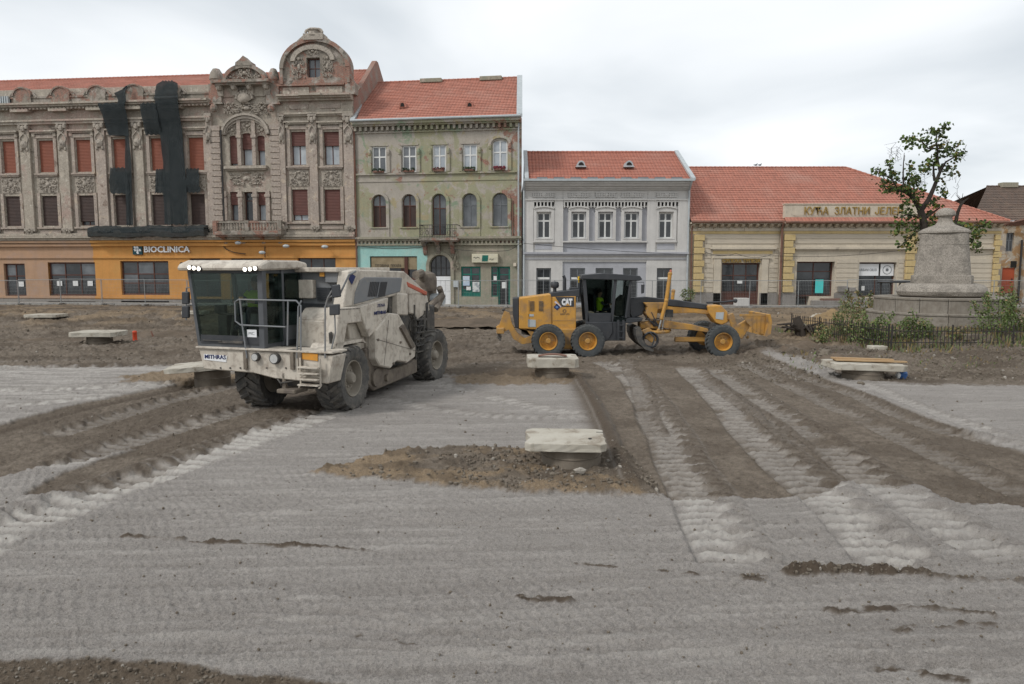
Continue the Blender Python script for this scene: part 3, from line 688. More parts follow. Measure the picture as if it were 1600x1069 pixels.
shops = [rect(B1, 7,40,412,463), rect(B1, 76,149.5,410,462), rect(B1, 189,264,408,461), rect(B1, 298,345,404,474), rect(B1, 362,412,404,474), rect(B1, 466,525,403,470)]
z0s = [zs(B1, 463, 20), zs(B1, 462, 110), zs(B1, 461, 225)]
wall(b1, uL, uPink, zs(B1,468,250), zc, shops[:2], m_tan, name='wall', label='pinkish tan painted part of the ground floor')
ip = uPink
wall(b1, uPink+.0, uR, zs(B1,468,250), zc, shops[1:2]+shops[2:], m_orange, name='wall', label='orange painted ground floor')
vents = [rect(B1, 10,43,471.5,474.8), rect(B1, 76,150,471,474.4), rect(B1, 190,265,470.2,474)]
wall(b1, uL, uR, -.25, zs(B1,468,250)-.002, [(s[0], s[1], s[2], s[3]) for s in vents]+[(s[0], s[1], max(s[2], -.2), zs(B1,468,250)-.002) for s in shops[3:5]], m_base, name='socle', y=-.06)
for v_ in vents: MB().box(v_[0], v_[1], .1, .12, v_[2], v_[3]).build('cellar_vent', m_dark, b1, fix=False)
for k, (c_, rw) in enumerate([(2, (.62,)), (3, (.62,)), (3, (.35,.62))]): window(b1, shops[k], m_bfr, m_glass, c_, rw, fw=.12, bw=.08, name='shop_window', panemats=[m_glass, m_glassm, m_glass, m_glass])
window(b1, shops[3], m_bfr, m_glass, 2, (.7,), fw=.1, name='shop_door'); window(b1, shops[4], m_bfr, m_glass, 2, (.7,), fw=.1, name='shop_door'); window(b1, shops[5], m_bfr, m_glass, 3, (.7,), fw=.1, name='shop_window')
# bands of the ground floor
for (ua, ub, mt) in ((uL, uPink, m_tan), (uPink, uR, m_orange)):
    strip(b1, 'string_course', mt, [(ua, ub, ZR(379), ZR(376)+.02, .34), (ua, ub, ZR(384.5), ZR(380), .22), (ua, ub, ZR(403.5), ZR(400.5), .10), (ua, ub, ZR(467), ZR(463.5), .08)])
sg = strip(b1, 'cornice', m_old, [(uL, uR, ZR(371.5), ZR(368.5), .55), (uL, uR, ZR(375), ZR(371.5), .38), (uL, uR, ZR(366)-.1, ZR(364), .30)])
# signs
me_l = rect(B1, 227,298,383.5,396)
letters('BIOCLINICA', me_l[1]-me_l[0], .48, m_white, b1, ((me_l[0]+me_l[1])/2, -.12, (me_l[2]+me_l[3])/2), name='sign_lettering', extr=.06, bold=.012)
lg = rect(B1, 209,223.5,383.5,398)
m_teal = pm('teal_enamel', (.01,.06,.075), rough=.5, bump=0)
q = MB().box(lg[0], lg[1], -.14, -.02, lg[2], lg[3]).build('logo_plate', m_teal, b1, fix=False)
mb = MB(); w_ = lg[1]-lg[0]
for (i, j) in ((0,0),(1,0),(2,1),(0,1),(1,2),(1,1.1)):
    cx, cz = lg[0]+w_*(.12+.26*i), lg[3]-w_*(.12+.26*j); mb.prism([(cx,cz),(cx+w_*.2,cz+.02),(cx+w_*.3,cz-w_*.2),(cx+w_*.1,cz-w_*.22)], -.165, -.141)
mb.build('logo_emblem', m_white, q)
MB().cyl((us(B1,284,412), -.05, zs(B1,412.5,284)), (us(B1,284,412), .02, zs(B1,412.5,284)), .14, n=12).build('vent_pipe', m_dark, b1)
ps = us(B1,312,455)
for (px, py, w0, h0) in [(31,444,.22,.2),(91,443,.22,.2),(116,443,.22,.2),(139,443,.22,.2)]:
    u_, z_ = B1.F(px, py); MB().box(u_-w0, u_+w0, .14, .17, z_-h0, z_+h0).build('notice', m_paper, b1, fix=False)
# upper-floor windows of the wing
for o in up:
    window(b1, o, m_bfr, m_glass, 2, (.6,), y=.28); shutter(b1, o, 1.0, m_blind)
for k, o in enumerate(lo):
    window(b1, o, m_bfr, m_glass, 2, (.6,), y=.28); shutter(b1, o, .86 if k == 3 else 1.0, m_blindd)
for k, o in enumerate(bay_up):
    window(b1, o, m_bfr, m_glassl, 1, (.6,), y=.3); shutter(b1, o, [.93,.5,.5][k], m_blindm)
for k, o in enumerate(bay_lo):
    window(b1, o, m_bfr, [m_glassm, m_glass, m_glassl][k], 1, (.7,), y=.3)
    if k != 1: shutter(b1, o, .45, m_blindm)
for k, o in enumerate(rb_up):
    window(b1, o, m_bfr, m_glassl, 2, (.96,), y=.28); shutter(b1, o, .42, m_blindm)
for k, o in enumerate(rb_lo):
    window(b1, o, m_bfr, m_glassl, 2, (.6,), y=.28); shutter(b1, o, .82 if k == 0 else 1.0, m_blindm)
# surrounds, hoods and carved panels
def dress(o, o2, sur, top_z, hood=True):
    a, c, e, f = o[:4]; a2, c2, e2, f2 = o2[:4]; q = .24
    mb = MB()
    for (x0, x1) in ((a-q-.05, a-.04), (c+.04, c+q+.05)):
        mb.box(x0, x1, -.12, .02, e-.1, f+.15)
    for (x0, x1) in ((a2-q-.05, a2-.04), (c2+.04, c2+q+.05)): mb.box(x0, x1, -.10, .02, e2-.15, f2+.2)
    mb.box(a-.34, c+.34, -.26, .02, e-.22, e-.10); mb.box(a-.26, c+.26, -.18, .02, e-.34, e-.22)
    mb.box(a2-.34, c2+.34, -.24, .02, e2-.24, e2-.12)
    mb.box(a2-.2, c2+.2, -.10, .02, e2-.62, e2-.34)
    mb.box(a-.3, c+.3, -.14, .02, f+.16, f+.42)
    mb.build('window_surround', sur, b1, fix=False)
    if hood:
        mb = MB(); mb.box(a-.42, c+.42, -.36, .02, f+.62, f+.74); mb.box(a-.32, c+.32, -.24, .02, f+.50, f+.62); mb.box(a-.36, a-.12, -.22, .02, f+.28, f+.50); mb.box(c+.12, c+.36, -.22, .02, f+.28, f+.50)
        mb.build('window_hood', m_old, b1, fix=False)
    mb = MB(); mb.box(a2-.16, c2+.16, -.05, .0, f2+.22, e-.38); ornament(mb, a2-.12, c2+.12, f2+.25, e-.40, -.07, .11)
    mb.build('carved_panel', m_stucco, b1)
for o, o2 in zip(up, lo): dress(o, o2, m_oldp, 0)
for o, o2 in zip(rb_up, rb_lo): dress(o, o2, m_oldp, 0)
# pilasters
def pilaster(x, w0, zb, zt, big=True, mt=None):
    p = MB().box(x-w0/2, x+w0/2, -.24, .02, zb+.45, zt).build('pilaster', mt or m_old, b1, fix=False)
    mb = MB(); mb.box(x-w0*.58, x+w0*.58, -.30, .02, zb+.18, zb+.45); ornament(mb, x-w0*.45, x+w0*.45, zb-.05, zb+.42, -.30, .08, 4); mb.build('pilaster_base', m_stucco, p)
    mb = MB(); zk = zt-1.9
    mb.box(x-w0*.56, x+w0*.56, -.34, .02, zt-.12, zt+.10)
    mb.blob((x, -.30, zk+.25), (w0*.36, .16, .34), 8, 5); mb.blob((x, -.34, zk+.25), (w0*.16, .18, .16), 7, 4)
    for sgn in (-1, 1):
        mb.tube([(x+sgn*w0*.42*math.sin(k*.45), -.28, zk+.2+k*.13) for k in range(9)], .06, 5)
        mb.blob((x+sgn*w0*.34, -.30, zt-.3), (w0*.2, .14, .2), 7, 4); mb.blob((x+sgn*w0*.3, -.28, zk-.1), (w0*.15, .1, .16), 6, 4)
    mb.blob((x, -.32, zt-.42), (w0*.25, .16, .26), 7, 4)
    mb.build('capital', m_stucco, p, smooth=True)
pz0, pz1 = ZR(364), ZR(188)
mid = [(up[i][1]+up[i+1][0])/2 for i in range(len(up)-1)]
for k, x in enumerate([up[0][0]-1.3]+mid): pilaster(x, .82, pz0, pz1, mt=m_oldp if k % 3 == 1 else m_old)
for px, w_ in ((331, .5), (444, .45), (492, .62), (547, .75)): pilaster(us(B1, px, 280), w_, zs(B1,362,px), zs(B1,180,px), mt=m_oldp)
# entablature of the wing
uB0, uB1 = us(B1, 330, 150), us(B1, 441, 150)
mb = MB()
mb.box(uL, uB0, -.42, .05, ZR(186), ZR(183)); mb.box(uL, uB0, -.30, .05, ZR(190), ZR(186))
mb.box(uL, uB0, -.80, .05, ZR(160.5), ZR(157.5)); mb.box(uL, uB0, -.62, .05, ZR(163.5), ZR(160.5)); mb.box(uL, uB0, -.40, .05, ZR(167), ZR(163.5))
mb.build('cornice', m_old, b1, fix=False)
mb = MB(); x = uL
while x < uB0: mb.box(x, x+.14, -.55, -.02, ZR(167.6), ZR(165)); x += .32
for x in mid+[up[0][0]-1.3]: mb.box(x-.75, x+.75, -.62, -.02, ZR(171), ZR(167))
mb.build('modillions', m_old, b1, fix=False)
# attic parapet with round humps
mb = MB(); za, zt_ = ZR(157.5), ZR(143)
pts = []
hc = [(us(B1, p, 150), 1.02) for p in (-22, 37, 97, 153, 212, 270, 326)]
mb.box(uL, uB0, -.08, .30, za, zt_-.22); mb.box(uL, uB0, -.16, .36, zt_-.22, zt_-.08)
mb.build('attic_wall', m_attic, b1, fix=False)
for (x, r_) in hc[:-1]:
    mb = MB(); n = 12; arc = [(x-r_*.72, za+.05)]+[(x-r_*.72*math.cos(math.pi*k/n), zt_-.05+.62*math.sin(math.pi*k/n)) for k in range(n+1)]+[(x+r_*.72, za+.05)]
    mb.prism(arc, -.20, .34); 
    for k in range(n):
        a0, a1 = math.pi*k/n, math.pi*(k+1)/n
        mb.add([(x-r_*.80*math.cos(a0), -.28, zt_-.05+.70*math.sin(a0)),(x-r_*.80*math.cos(a1), -.28, zt_-.05+.70*math.sin(a1)),(x-r_*.80*math.cos(a1), .38, zt_-.05+.70*math.sin(a1)),(x-r_*.80*math.cos(a0), .38, zt_-.05+.70*math.sin(a0)),
                (x-r_*.68*math.cos(a0), -.28, zt_-.05+.58*math.sin(a0)),(x-r_*.68*math.cos(a1), -.28, zt_-.05+.58*math.sin(a1))], [(0,1,2,3),(0,4,5,1)])
    for sgn in (-1, 1): mb.tube([(x+sgn*(r_*.78+.1+.30*k/4), -.1, zt_-.05-.10*k/4+.22*(1-k/4)**2) for k in range(5)], .11, 6)
    mb.build('round_gable', m_attic, b1)
MB().prism([(uL,ZR(142)),(uL+1,ZR(144)),(uL+1,ZR(158)),(uL,ZR(158))], -.2, 0).build('attic_block', m_attic, b1)
# roof of the wing with brick gable end
yr = 6.2; zr = B1.F(330, 118, yr)[1]
roof(b1, uL, -.35, uL, -.35, .4, ZR(150), yr, zr, m_tile)
gy0, gz0 = B1.A(557, 190, -.02)
mb = MB(); mb.prism([(.1, ZQ(190)), (.1, ZQ(150)), (.5, ZQ(150)), (yr-.1, zr+.75), (yr+.4, zr+.75), (12.3, ZQ(150)), (12.3, ZQ(190))], -.34, .03, 'X'); mb.build('gable_end_wall', m_brick, b1)
mb = MB(); mb.prism([(.1, ZQ(190)-.02), (.1, -.2), (12, -.2), (12, ZQ(190)-.02)], -.34, .03, 'X'); mb.build('gable_end_wall', m_brick, b1)
# ---- the bay with the balcony
mb = MB(); zb0, zb1 = zs(B1,346,385), zs(B1,196,385); blk = []
for (xa, xb) in ((332.5,348.5), (425,440.5)):
    ua, ub = us(B1, xa, 270), us(B1, xb, 270); n = 17
    bm_ = MB().box(-.5, .5, -.5, .5, -.5, .5).mesh('block', m_oldp, bevel=.04)
    for k in range(n):
        hh = (zb1-zb0)/n; piece(bm_, 'block', b1, ((ua+ub)/2, -.10+(.015 if k % 2 else 0), zb0+hh*(k+.5)), (ub-ua-(.12 if k % 2 else 0), .36, hh-.035))
cu0, cu1 = us(B1, 349, 225), us(B1, 424, 225); cuc = (cu0+cu1)/2; cw = (cu1-cu0)/2
mb = MB()
def archband(mb, uc, zc_, rx, rz, th, y0, y1, a0=0, a1=math.pi, n=18):
    o_ = [(uc+rx*math.cos(a0+(a1-a0)*k/n), zc_+rz*math.sin(a0+(a1-a0)*k/n)) for k in range(n+1)]
    i_ = [(uc+(rx-th)*math.cos(a0+(a1-a0)*k/n), zc_+(rz-th)*math.sin(a0+(a1-a0)*k/n)) for k in range(n+1)]
    for k in range(n): mb.prism([o_[k], o_[k+1], i_[k+1], i_[k]], y0, y1)
zsb = zs(B1,210,385)
for (rr, rz_, y0, th) in ((cw*1.0, 1.55, -.42, .16), (cw*.95, 1.36, -.30, .18), (cw*.89, 1.15, -.18, .14)): archband(mb, cuc, zsb-.05, rr, rz_, th, y0, .02)
mb.build('arch_moulding', m_stucco, b1)
for px in (376, 399):
    x = us(B1, px-.5, 235); c_ = MB(); c_.box(x-.14, x+.14, -.22, .1, zs(B1,259,px), zs(B1,182,px)); c_.box(x-.2, x+.2, -.28, .1, zs(B1,216,px), zs(B1,211,px)); c_.build('mullion_column', m_oldp, b1, fix=False)
for px in (353, 377, 400, 420):
    x = us(B1, px, 322); c_ = MB(); c_.box(x-.16, x+.16, -.20, .1, zs(B1,345,px), zs(B1,299,px)); c_.box(x-.22, x+.22, -.26, .1, zs(B1,308,px), zs(B1,304,px)); c_.build('mullion_column', m_oldp, b1, fix=False)
mb = MB(); 
for (xa, xb, ya, yb) in ((354,374,196,212), (376,398,190,206), (400,420,196,212)):
    r_ = rect(B1, xa, xb, ya, yb); ornament(mb, r_[0], r_[1], r_[2], r_[3], -.05, .12, 8)
r_ = rect(B1, 360, 412, 268, 291); ornament(mb, r_[0], r_[1], r_[2], r_[3], -.04, .14, 16)
r_ = rect(B1, 364, 410, 160, 181); ornament(mb, r_[0], r_[1], r_[2], r_[3], -.12, .16, 16)
r_ = rect(B1, 402, 420, 160, 181); ornament(mb, r_[0], r_[1], r_[2], r_[3], -.12, .14, 10); r_ = rect(B1, 350, 368, 160, 181); ornament(mb, r_[0], r_[1], r_[2], r_[3], -.12, .14, 10)
mb.build('carved_relief', m_stucco, b1)
strip(b1, 'sill_cornice', m_old, [(us(B1,352,262), us(B1,419,262), zs(B1,264.5,385), zs(B1,260,385), .42), (us(B1,354,262), us(B1,417,262), zs(B1,267,385), zs(B1,264.5,385), .28)])
# tall upper block of the bay
bz0, bz1 = zs(B1,186,385), zs(B1,133,385)
mb = MB(); mb.box(us(B1,343,150), us(B1,422,150), -.12, .3, ZR(158)+.2, bz1); mb.build('bay_wall', m_old, b1, fix=False)
mb = MB(); mb.box(us(B1,340,131), us(B1,428,131), -.95, .4, zs(B1,133,385), zs(B1,128.5,385)); mb.box(us(B1,343,131), us(B1,426,131), -.75, .4, zs(B1,136,385), zs(B1,133,385)); mb.build('cornice', m_attic, b1, fix=False)
mb = MB()
for px in (347, 370, 394, 420):
    x = us(B1, px, 143); mb.prism([(-.72, zs(B1,136,385)), (0, zs(B1,136,385)), (0, zs(B1,152,385)), (-.25, zs(B1,150,385)), (-.35, zs(B1,142,385))], x-.22, x+.22, 'X'); mb.blob((x, -.5, zs(B1,139,385)), (.2,.25,.22), 7, 4)
mb.build('bracket', m_stucco, b1)
MB().box(us(B1,373,140), us(B1,391,140), -.16, -.12, zs(B1,150,385), zs(B1,137,385)).build('niche', m_attic, b1, fix=False)
mb = MB(); x, z_ = B1.F(384, 154); mb.blob((x, -.3, z_), (.55,.22,.42), 10, 5, jit=.1)
for k in range(9): a = math.pi*k/8; mb.blob((x+.62*math.cos(a), -.25, z_+.45*math.sin(a)), .14, 6, 4)
mb.build('lion_mask', m_stucco, b1, smooth=True)
# pediment
x, _ = B1.F(385, 120); z_ = zs(B1,128.5,385); pr = (us(B1,418,120)-us(B1,354,120))/2; ph = zs(B1,104,385)-z_
mb = MB(); arc = [(x+pr*math.cos(math.pi*k/16), z_+ph*math.sin(math.pi*k/16)) for k in range(17)]; mb.prism(arc, -.15, .3); archband(mb, x, z_, pr+.1, ph+.1, .28, -.42, .35)
mb.prism([(x-.65, z_+ph-.05), (x+.65, z_+ph-.05), (x+.62, z_+ph+.2), (x+.28, z_+ph+.42), (x, z_+ph+.68), (x-.28, z_+ph+.42), (x-.62, z_+ph+.2)], -.45, .3)
mb.build('pediment', m_attic, b1)
mb = MB(); ornament(mb, x-.62, x+.62, z_+.05, z_+ph-.05, -.22, .18, 14); ornament(mb, x-1.6, x-.7, z_+.0, z_+.7, -.2, .1, 6); ornament(mb, x+.7, x+1.6, z_+.0, z_+.7, -.2, .1, 6); mb.build('coat_of_arms', m_stucco, b1)
for px, r0 in ((337.5, .42), (427, .34)):
    x, z_ = B1.F(px, 130); mb = MB(); mb.lathe([(r0*1.05,0),(r0*1.1,.3),(r0*1.25,.36),(r0*1.2,.5),(r0*1.05,.85),(r0*.6,1.15),(.02,1.22)], (x, .1, z_-.1), 14); mb.build('finial', m_attic, b1, smooth=True)
    mb = MB(); mb.box(x-.5, x+.5, -.22, .3, z_-1.5, z_-.1); mb.box(x-.62, x+.62, -.34, .3, z_-1.62, z_-1.5); mb.blob((x-.02, -.45, zs(B1,171,px)), (.3,.28,.32), 8, 5); mb.build('finial_pedestal', m_attic, b1)
MB().box(us(B1,428,150), us(B1,445,150), -.05, .3, ZQ(158), ZQ(124)).build('brick_pier', m_brick, b1)
# balcony
zb = zs(B1,362,385); ub0, ub1 = B1.F(334,350,-1.0)[0], B1.F(440,350,-1.0)[0]
bal = MB().box(ub0, ub1, -1.15, .0, zb-.28, zb).box(ub0+.1, ub1-.1, -1.0, .0, zb-.42, zb-.28).build('balcony', m_attic, b1, fix=False)
mb = MB(); x = ub0+.3
while x < ub1-.2:
    mb.lathe([(.06,0),(.085,.12),(.05,.3),(.08,.48),(.06,.56)], (x, -1.02, zb+.05), 7); x += .235
mb.build('balustrade', m_attic, bal)
mb = MB()
for fx in (ub0+.14, ub0+(ub1-ub0)*.5, ub1-.14): mb.box(fx-.16, fx+.16, -1.17, -.87, zb, zb+.78)
mb.box(ub0, ub1, -1.14, -.90, zb+.60, zb+.72); mb.box(ub0, ub0+.24, -.9, 0, zb+.60, zb+.72); mb.box(ub1-.24, ub1, -.9, 0, zb+.60, zb+.72); mb.build('balcony_rail', m_attic, bal, fix=False)
mb = MB()
for fx in (ub0+.5, ub0+(ub1-ub0)*.36, ub0+(ub1-ub0)*.66, ub1-.5): mb.prism([(-.95, zb-.42),(0, zb-.42),(0, zb-1.1),(-.2, zb-1.0),(-.3, zb-.65)], fx-.14, fx+.14, 'X')
mb.build('balcony_bracket', m_attic, bal)
# ---- right bay: entablature, attic and the big round gable
r0_, r1_ = us(B1,438,150), uR
mb = MB(); mb.box(r0_, r1_, -.85, .05, ZQ(153), ZQ(150)); mb.box(r0_, r1_, -.65, .05, ZQ(155.5), ZQ(153)); mb.box(r0_, r1_, -.35, .05, ZQ(158.5), ZQ(155.5)); mb.box(r0_, r1_, -.34, .05, ZQ(179.5), ZQ(176.5)); mb.box(r0_, r1_, -.22, .05, ZQ(182), ZQ(179.5))
x0_, x1_ = us(B1,474,150), us(B1,508,150); mb.box(x0_, x1_, -1.0, -.86, ZQ(153.2), ZQ(149.8)); mb.build('cornice', m_old, b1, fix=False)
r_ = [us(B1, p, 165) for p in (452,482,500,532)]
strip(b1, 'frieze_panel', m_oldp, [(r_[0], r_[1], ZQ(170), ZQ(163), .07), (r_[2], r_[3], ZQ(170), ZQ(163), .07)])
MB().box(r0_, r1_, -.10, .35, ZQ(150), ZQ(131)).build('attic_wall', m_attic, b1, fix=False)
r_ = [us(B1, p, 140) for p in (443,484,495,536)]
mb = MB(); mb.box(r_[0], r_[1], -.16, -.09, ZQ(148), ZQ(136.5)); mb.box(r_[2], r_[3], -.16, -.09, ZQ(148), ZQ(136.5)); mb.build('attic_panel', m_old, b1, fix=False)
strip(b1, 'attic_cornice', m_attic, [(r0_, us(B1,540,133), ZQ(135), ZQ(132), .35)])
gx = us(B1,494,100); gr_ = (us(B1,546,110)-us(B1,440.5,110))/2; gzb, gzs, gzt = ZQ(132), ZQ(108), ZQ(63); n = 22
arc = [(gx+gr_, gzb)]+[(gx+gr_*math.cos(math.pi*k/n), gzs+(gzt-gzs)*math.sin(math.pi*k/n)) for k in range(n+1)]+[(gx-gr_, gzb)]
gw = rect(B1, 480.5, 501.5, 91, 122)
mb = MB()
# front plate as a ring of quads round the window opening
k4 = [(gw[0], gw[2]), (gw[1], gw[2]), (gw[1], gw[3]), (gw[0], gw[3])]
outl = arc; cxy = ((gw[0]+gw[1])/2, (gw[2]+gw[3])/2)
def onrect(a):
    dx, dz = math.cos(a), math.sin(a); t_ = min(abs((gw[1]-gw[0])/2/dx) if abs(dx) > 1e-6 else 9e9, abs((gw[3]-gw[2])/2/dz) if abs(dz) > 1e-6 else 9e9)
    return (cxy[0]+dx*t_, cxy[1]+dz*t_)
loop = list(outl)
dense = []
for i in range(len(loop)):
    p, q_ = loop[i], loop[(i+1) % len(loop)]; sn = 12 if i == len(loop)-1 else 2
    for k in range(sn): dense.append((p[0]+(q_[0]-p[0])*k/sn, p[1]+(q_[1]-p[1])*k/sn))
inn = [onrect(math.atan2(p[1]-cxy[1], p[0]-cxy[0])) for p in dense]
for yy_, rev in ((-.18, 0), (.45, 1)):
    nn_ = len(dense); vs = [(p[0], yy_, p[1]) for p in dense]+[(p[0], yy_, p[1]) for p in inn]
    mb.add(vs, [(i, (i+1) % nn_, nn_+(i+1) % nn_, nn_+i) for i in range(nn_)])
mb.add([(p[0], -.18, p[1]) for p in inn]+[(p[0], .45, p[1]) for p in inn], [(i, (i+1) % nn_, nn_+(i+1) % nn_, nn_+i) for i in range(nn_)])
mb.build('round_gable', m_attic, b1, fix=False)
mb = MB(); archband(mb, gx, gzs, gr_+.08, gzt-gzs+.10, .30, -.46, .6, n=26); mb.box(gx-gr_-.08, gx-gr_+.15, -.42, .55, gzb, gzs); mb.box(gx+gr_-.15, gx+gr_+.08, -.42, .55, gzb, gzs); mb.build('gable_coping', m_attic, b1)
mb = MB(); mb.box(gx-.75, gx+.75, -.55, .5, gzt-.1, gzt+.35); mb.lathe([(.62,0),(.5,.12),(.48,.3),(.58,.42),(.52,.52),(.2,.62),(.02,.64)], (gx-.05, 0, gzt+.25), 14)
for sgn in (-1, 1): mb.tube([(gx+sgn*(.3+.35*math.cos(k*.7)), -.3, gzt+.45+.25*math.sin(k*.7)) for k in range(7)], .11, 6); mb.prism([(gx+sgn*.7, gzt-.05), (gx+sgn*.72, gzt+.3), (gx+sgn*1.25, gzt-.12)], -.45, .4)
mb.build('gable_crown', m_stucco, b1, smooth=True)
window(b1, gw, m_bfr, m_glassm, 2, (.5,), y=.2, name='gable_window')
mb = MB(); ornament(mb, gw[0]-1.1, gw[0]-.08, gw[2]-.1, gw[3]+.1, -.2, .12, 12); ornament(mb, gw[1]+.08, gw[1]+1.1, gw[2]-.1, gw[3]+.1, -.2, .12, 12); archband(mb, cxy[0], gw[3]-.25, 1.7, 1.15, .34, -.36, -.17); ornament(mb, gw[0], gw[1], gw[3]+.1, gw[3]+.75, -.22, .14, 8)
mb.build('carved_surround', m_stucco, b1)
mb = MB(); mb.prism([(us(B1,541,120), ZQ(150)), (us(B1,557,120)-.04, ZQ(150)), (us(B1,557,120)-.04, ZQ(134)), (us(B1,552,120), ZQ(128)), (us(B1,546,120), ZQ(118)), (us(B1,541,120), ZQ(112))], -.3, .5); mb.build('volute', m_attic, b1)
# drain pipes of the facade
MB().tube([(us(B1,349,200), -.45, zs(B1,345,349)), (us(B1,349,200), -.45, zs(B1,205,349))], .07, 8).build('downpipe', m_blk, b1)
for px, py in ((378,380),(452,385),(512,386),(415,395)):
    u_, z_ = B1.F(px, py); mb = MB(); mb.tube([(u_, 0, z_), (u_, -.5, z_+.05)], .03, 6); mb.blob((u_, -.62, z_), (.28,.16,.14), 8, 4); mb.build('wall_lamp', m_zinc, b1)
mb = MB(); P = [(345,378),(355,390),(368,395),(385,397)]; mb.tube([(*[B1.F(*p)[0]], -.12, B1.F(*p)[1]) for p in P], .035, 5); mb.tube([(B1.F(415,p)[0], -.12, B1.F(415,p)[1]) for p in (372, 388, 402)], .035, 5); mb.build('facade_cable', m_blk, b1)

# ---- netting hung on the front
m_net = pm('dark_debris_netting', (.022,.029,.031), (.036,.043,.045), scale=3, rough=.9, bump=.6, bscale=60, bd=.01, dirt=(.05,.06,.062), dlo=.6, dhi=.8)
t_n = m_net.node_tree; tb = N(t_n, 'ShaderNodeBsdfTransparent'); mxs = N(t_n, 'ShaderNodeMixShader'); mxs.inputs[0].default_value = .76
t_n.links.new(tb.outputs[0], mxs.inputs[1]); t_n.links.new(t_n.nodes['Principled BSDF'].outputs[0], mxs.inputs[2]); t_n.links.new(mxs.outputs[0], t_n.nodes['Material Output'].inputs['Surface'])
def cloth(parent, name, outl, y0, mat, seed=0, amp=.04):
    """hanging sheet: a grid inside an outline given as rows (z, u0, u1)"""
    nx = 12; mb = MB(); rg = random.Random(seed); outl = [(z_+rg.uniform(-.05,.05), a+rg.uniform(-.04,.04), c_+rg.uniform(-.04,.04), yo+rg.uniform(-.03,.05)) for (z_, a, c_, yo) in outl]; ph_ = [rg.uniform(0, 6) for _ in range(nx+1)]
    for j, (z_, a, c_, yo) in enumerate(outl):
        for i in range(nx+1):
            s_ = i/nx; mb.v.append((a+(c_-a)*s_, y0-yo-amp*(.5+.5*math.sin(ph_[i]+s_*14+j*.25)), z_+.06*math.sin(i*1.9+seed)*(j == len(outl)-1 or j == 0)))
    for j in range(len(outl)-1):
        for i in range(nx):
            k = j*(nx+1)+i; mb.f.append((k, k+1, k+nx+2, k+nx+1)); mb.mi.append(0)
    n = len(mb.v); mb.v += [(p[0], p[1]+.03, p[2]) for p in mb.v]; mb.f += [tuple(n+i for i in reversed(f)) for f in list(mb.f)]; mb.mi = [0]*len(mb.f)
    return mb.build(name, mat, parent, smooth=True, fix=False)
def rows(lst, sub=3, B=B1):
    o = []
    for k in range(len(lst)):
        y_, a, c_, yo = lst[k]
        o.append((B.F((a+c_)/2, y_)[1], B.F(a, y_)[0], B.F(c_, y_)[0], yo))
    r = []
    for k in range(len(o)-1):
        for q_ in range(sub): r.append(tuple(o[k][m]+(o[k+1][m]-o[k][m])*q_/sub for m in range(4)))
    r.append(o[-1]); return r
NETS = [('broad dark netting sheet with rounded top hanging down the front from the attic', [(131,262,279,.75),(135,254,287,.8),(146,253,288,.85),(158,253,289,1.0),(165,254,289,.95),(205,256,290,.5),(255,260,293,.42),(305,261,297,.42),(352,263,299,.42)]),
        ('narrow dark netting strip hanging left of the covered pilaster between two windows', [(165,166,206,.95),(172,168,207,.9),(200,172,207,.5),(214,176,207,.45),(215,201,207,.42),(262,201,211,.4),(352,203,213,.4)]),
        ('small dark netting square between the fourth upper and lower windows', [(264,177,201,.36),(285,177,206,.42),(303,179,210,.42)]),
        ('dark netting piece over the frieze left of the rounded sheet', [(165,231,256,.95),(190,232,257,.8),(212,234,258,.45)]),
        ('small netting piece under the fifth upper window', [(265,248,262,.36),(302,248,262,.38)]),
        ('small netting piece under the sixth upper window', [(265,295,315,.36),(285,296,316,.42),(302,296,318,.36)]),
        ('torn netting tuft over the fourth round hump', [(138,203,206,.5),(150,190,207,.85),(160,196,208,.9),(168,197,208,.95)])]
for i, (lb, rw) in enumerate(NETS):
    t_ = thing('debris_netting', B1, lb, 'netting', 'netting on the ornate house'); cloth(t_, 'net_sheet', rows(rw), -.02, m_net, i)
t_ = thing('debris_netting', B1, 'long dark netting gutter running along the front above the orange band', 'netting', 'netting on the ornate house')
ua, ub = us(B1,149,360), us(B1,328,360); mb = MB(); nseg = 40; prof = [(-.1, .80), (-.5, .72), (-.86, .62), (-.95, .3), (-.90, -.06), (-.4, -.12), (-.05, -.08)]
zb_ = ZR(369)
for i in range(nseg+1):
    u_ = ua+(ub-ua)*i/nseg; k = .025*math.sin(i*1.7)+.05*math.sin(i*.37)
    for (py_, pz_) in prof: mb.v.append((u_, py_-.02+k*.3, zb_+pz_+k))
m_ = len(prof)
for i in range(nseg):
    for j in range(m_): mb.f.append((i*m_+j, i*m_+(j+1) % m_, (i+1)*m_+(j+1) % m_, (i+1)*m_+j)); mb.mi.append(0)
mb.f += [tuple(range(m_)), tuple(nseg*m_+j for j in range(m_))]; mb.mi += [0, 0]
mb.build('net_sheet', m_net, t_)
# ribbed metal box at the far left of the attic
t_ = thing('rooftop_vent', B1, 'dark ribbed metal box at the far left edge of the attic', 'vent'); mb = MB()
for k in range(5): u_ = us(B1, 1+k*3.6, 155); mb.box(u_, u_+.09, -.35, .1, ZR(157.5), ZR(144))
mb.build('louvre', m_zinc, t_, fix=False); MB().box(us(B1,-2,155), us(B1,19,155), -.1, .3, ZR(157.5), ZR(143)).build('vent_body', m_dark, t_, fix=False)
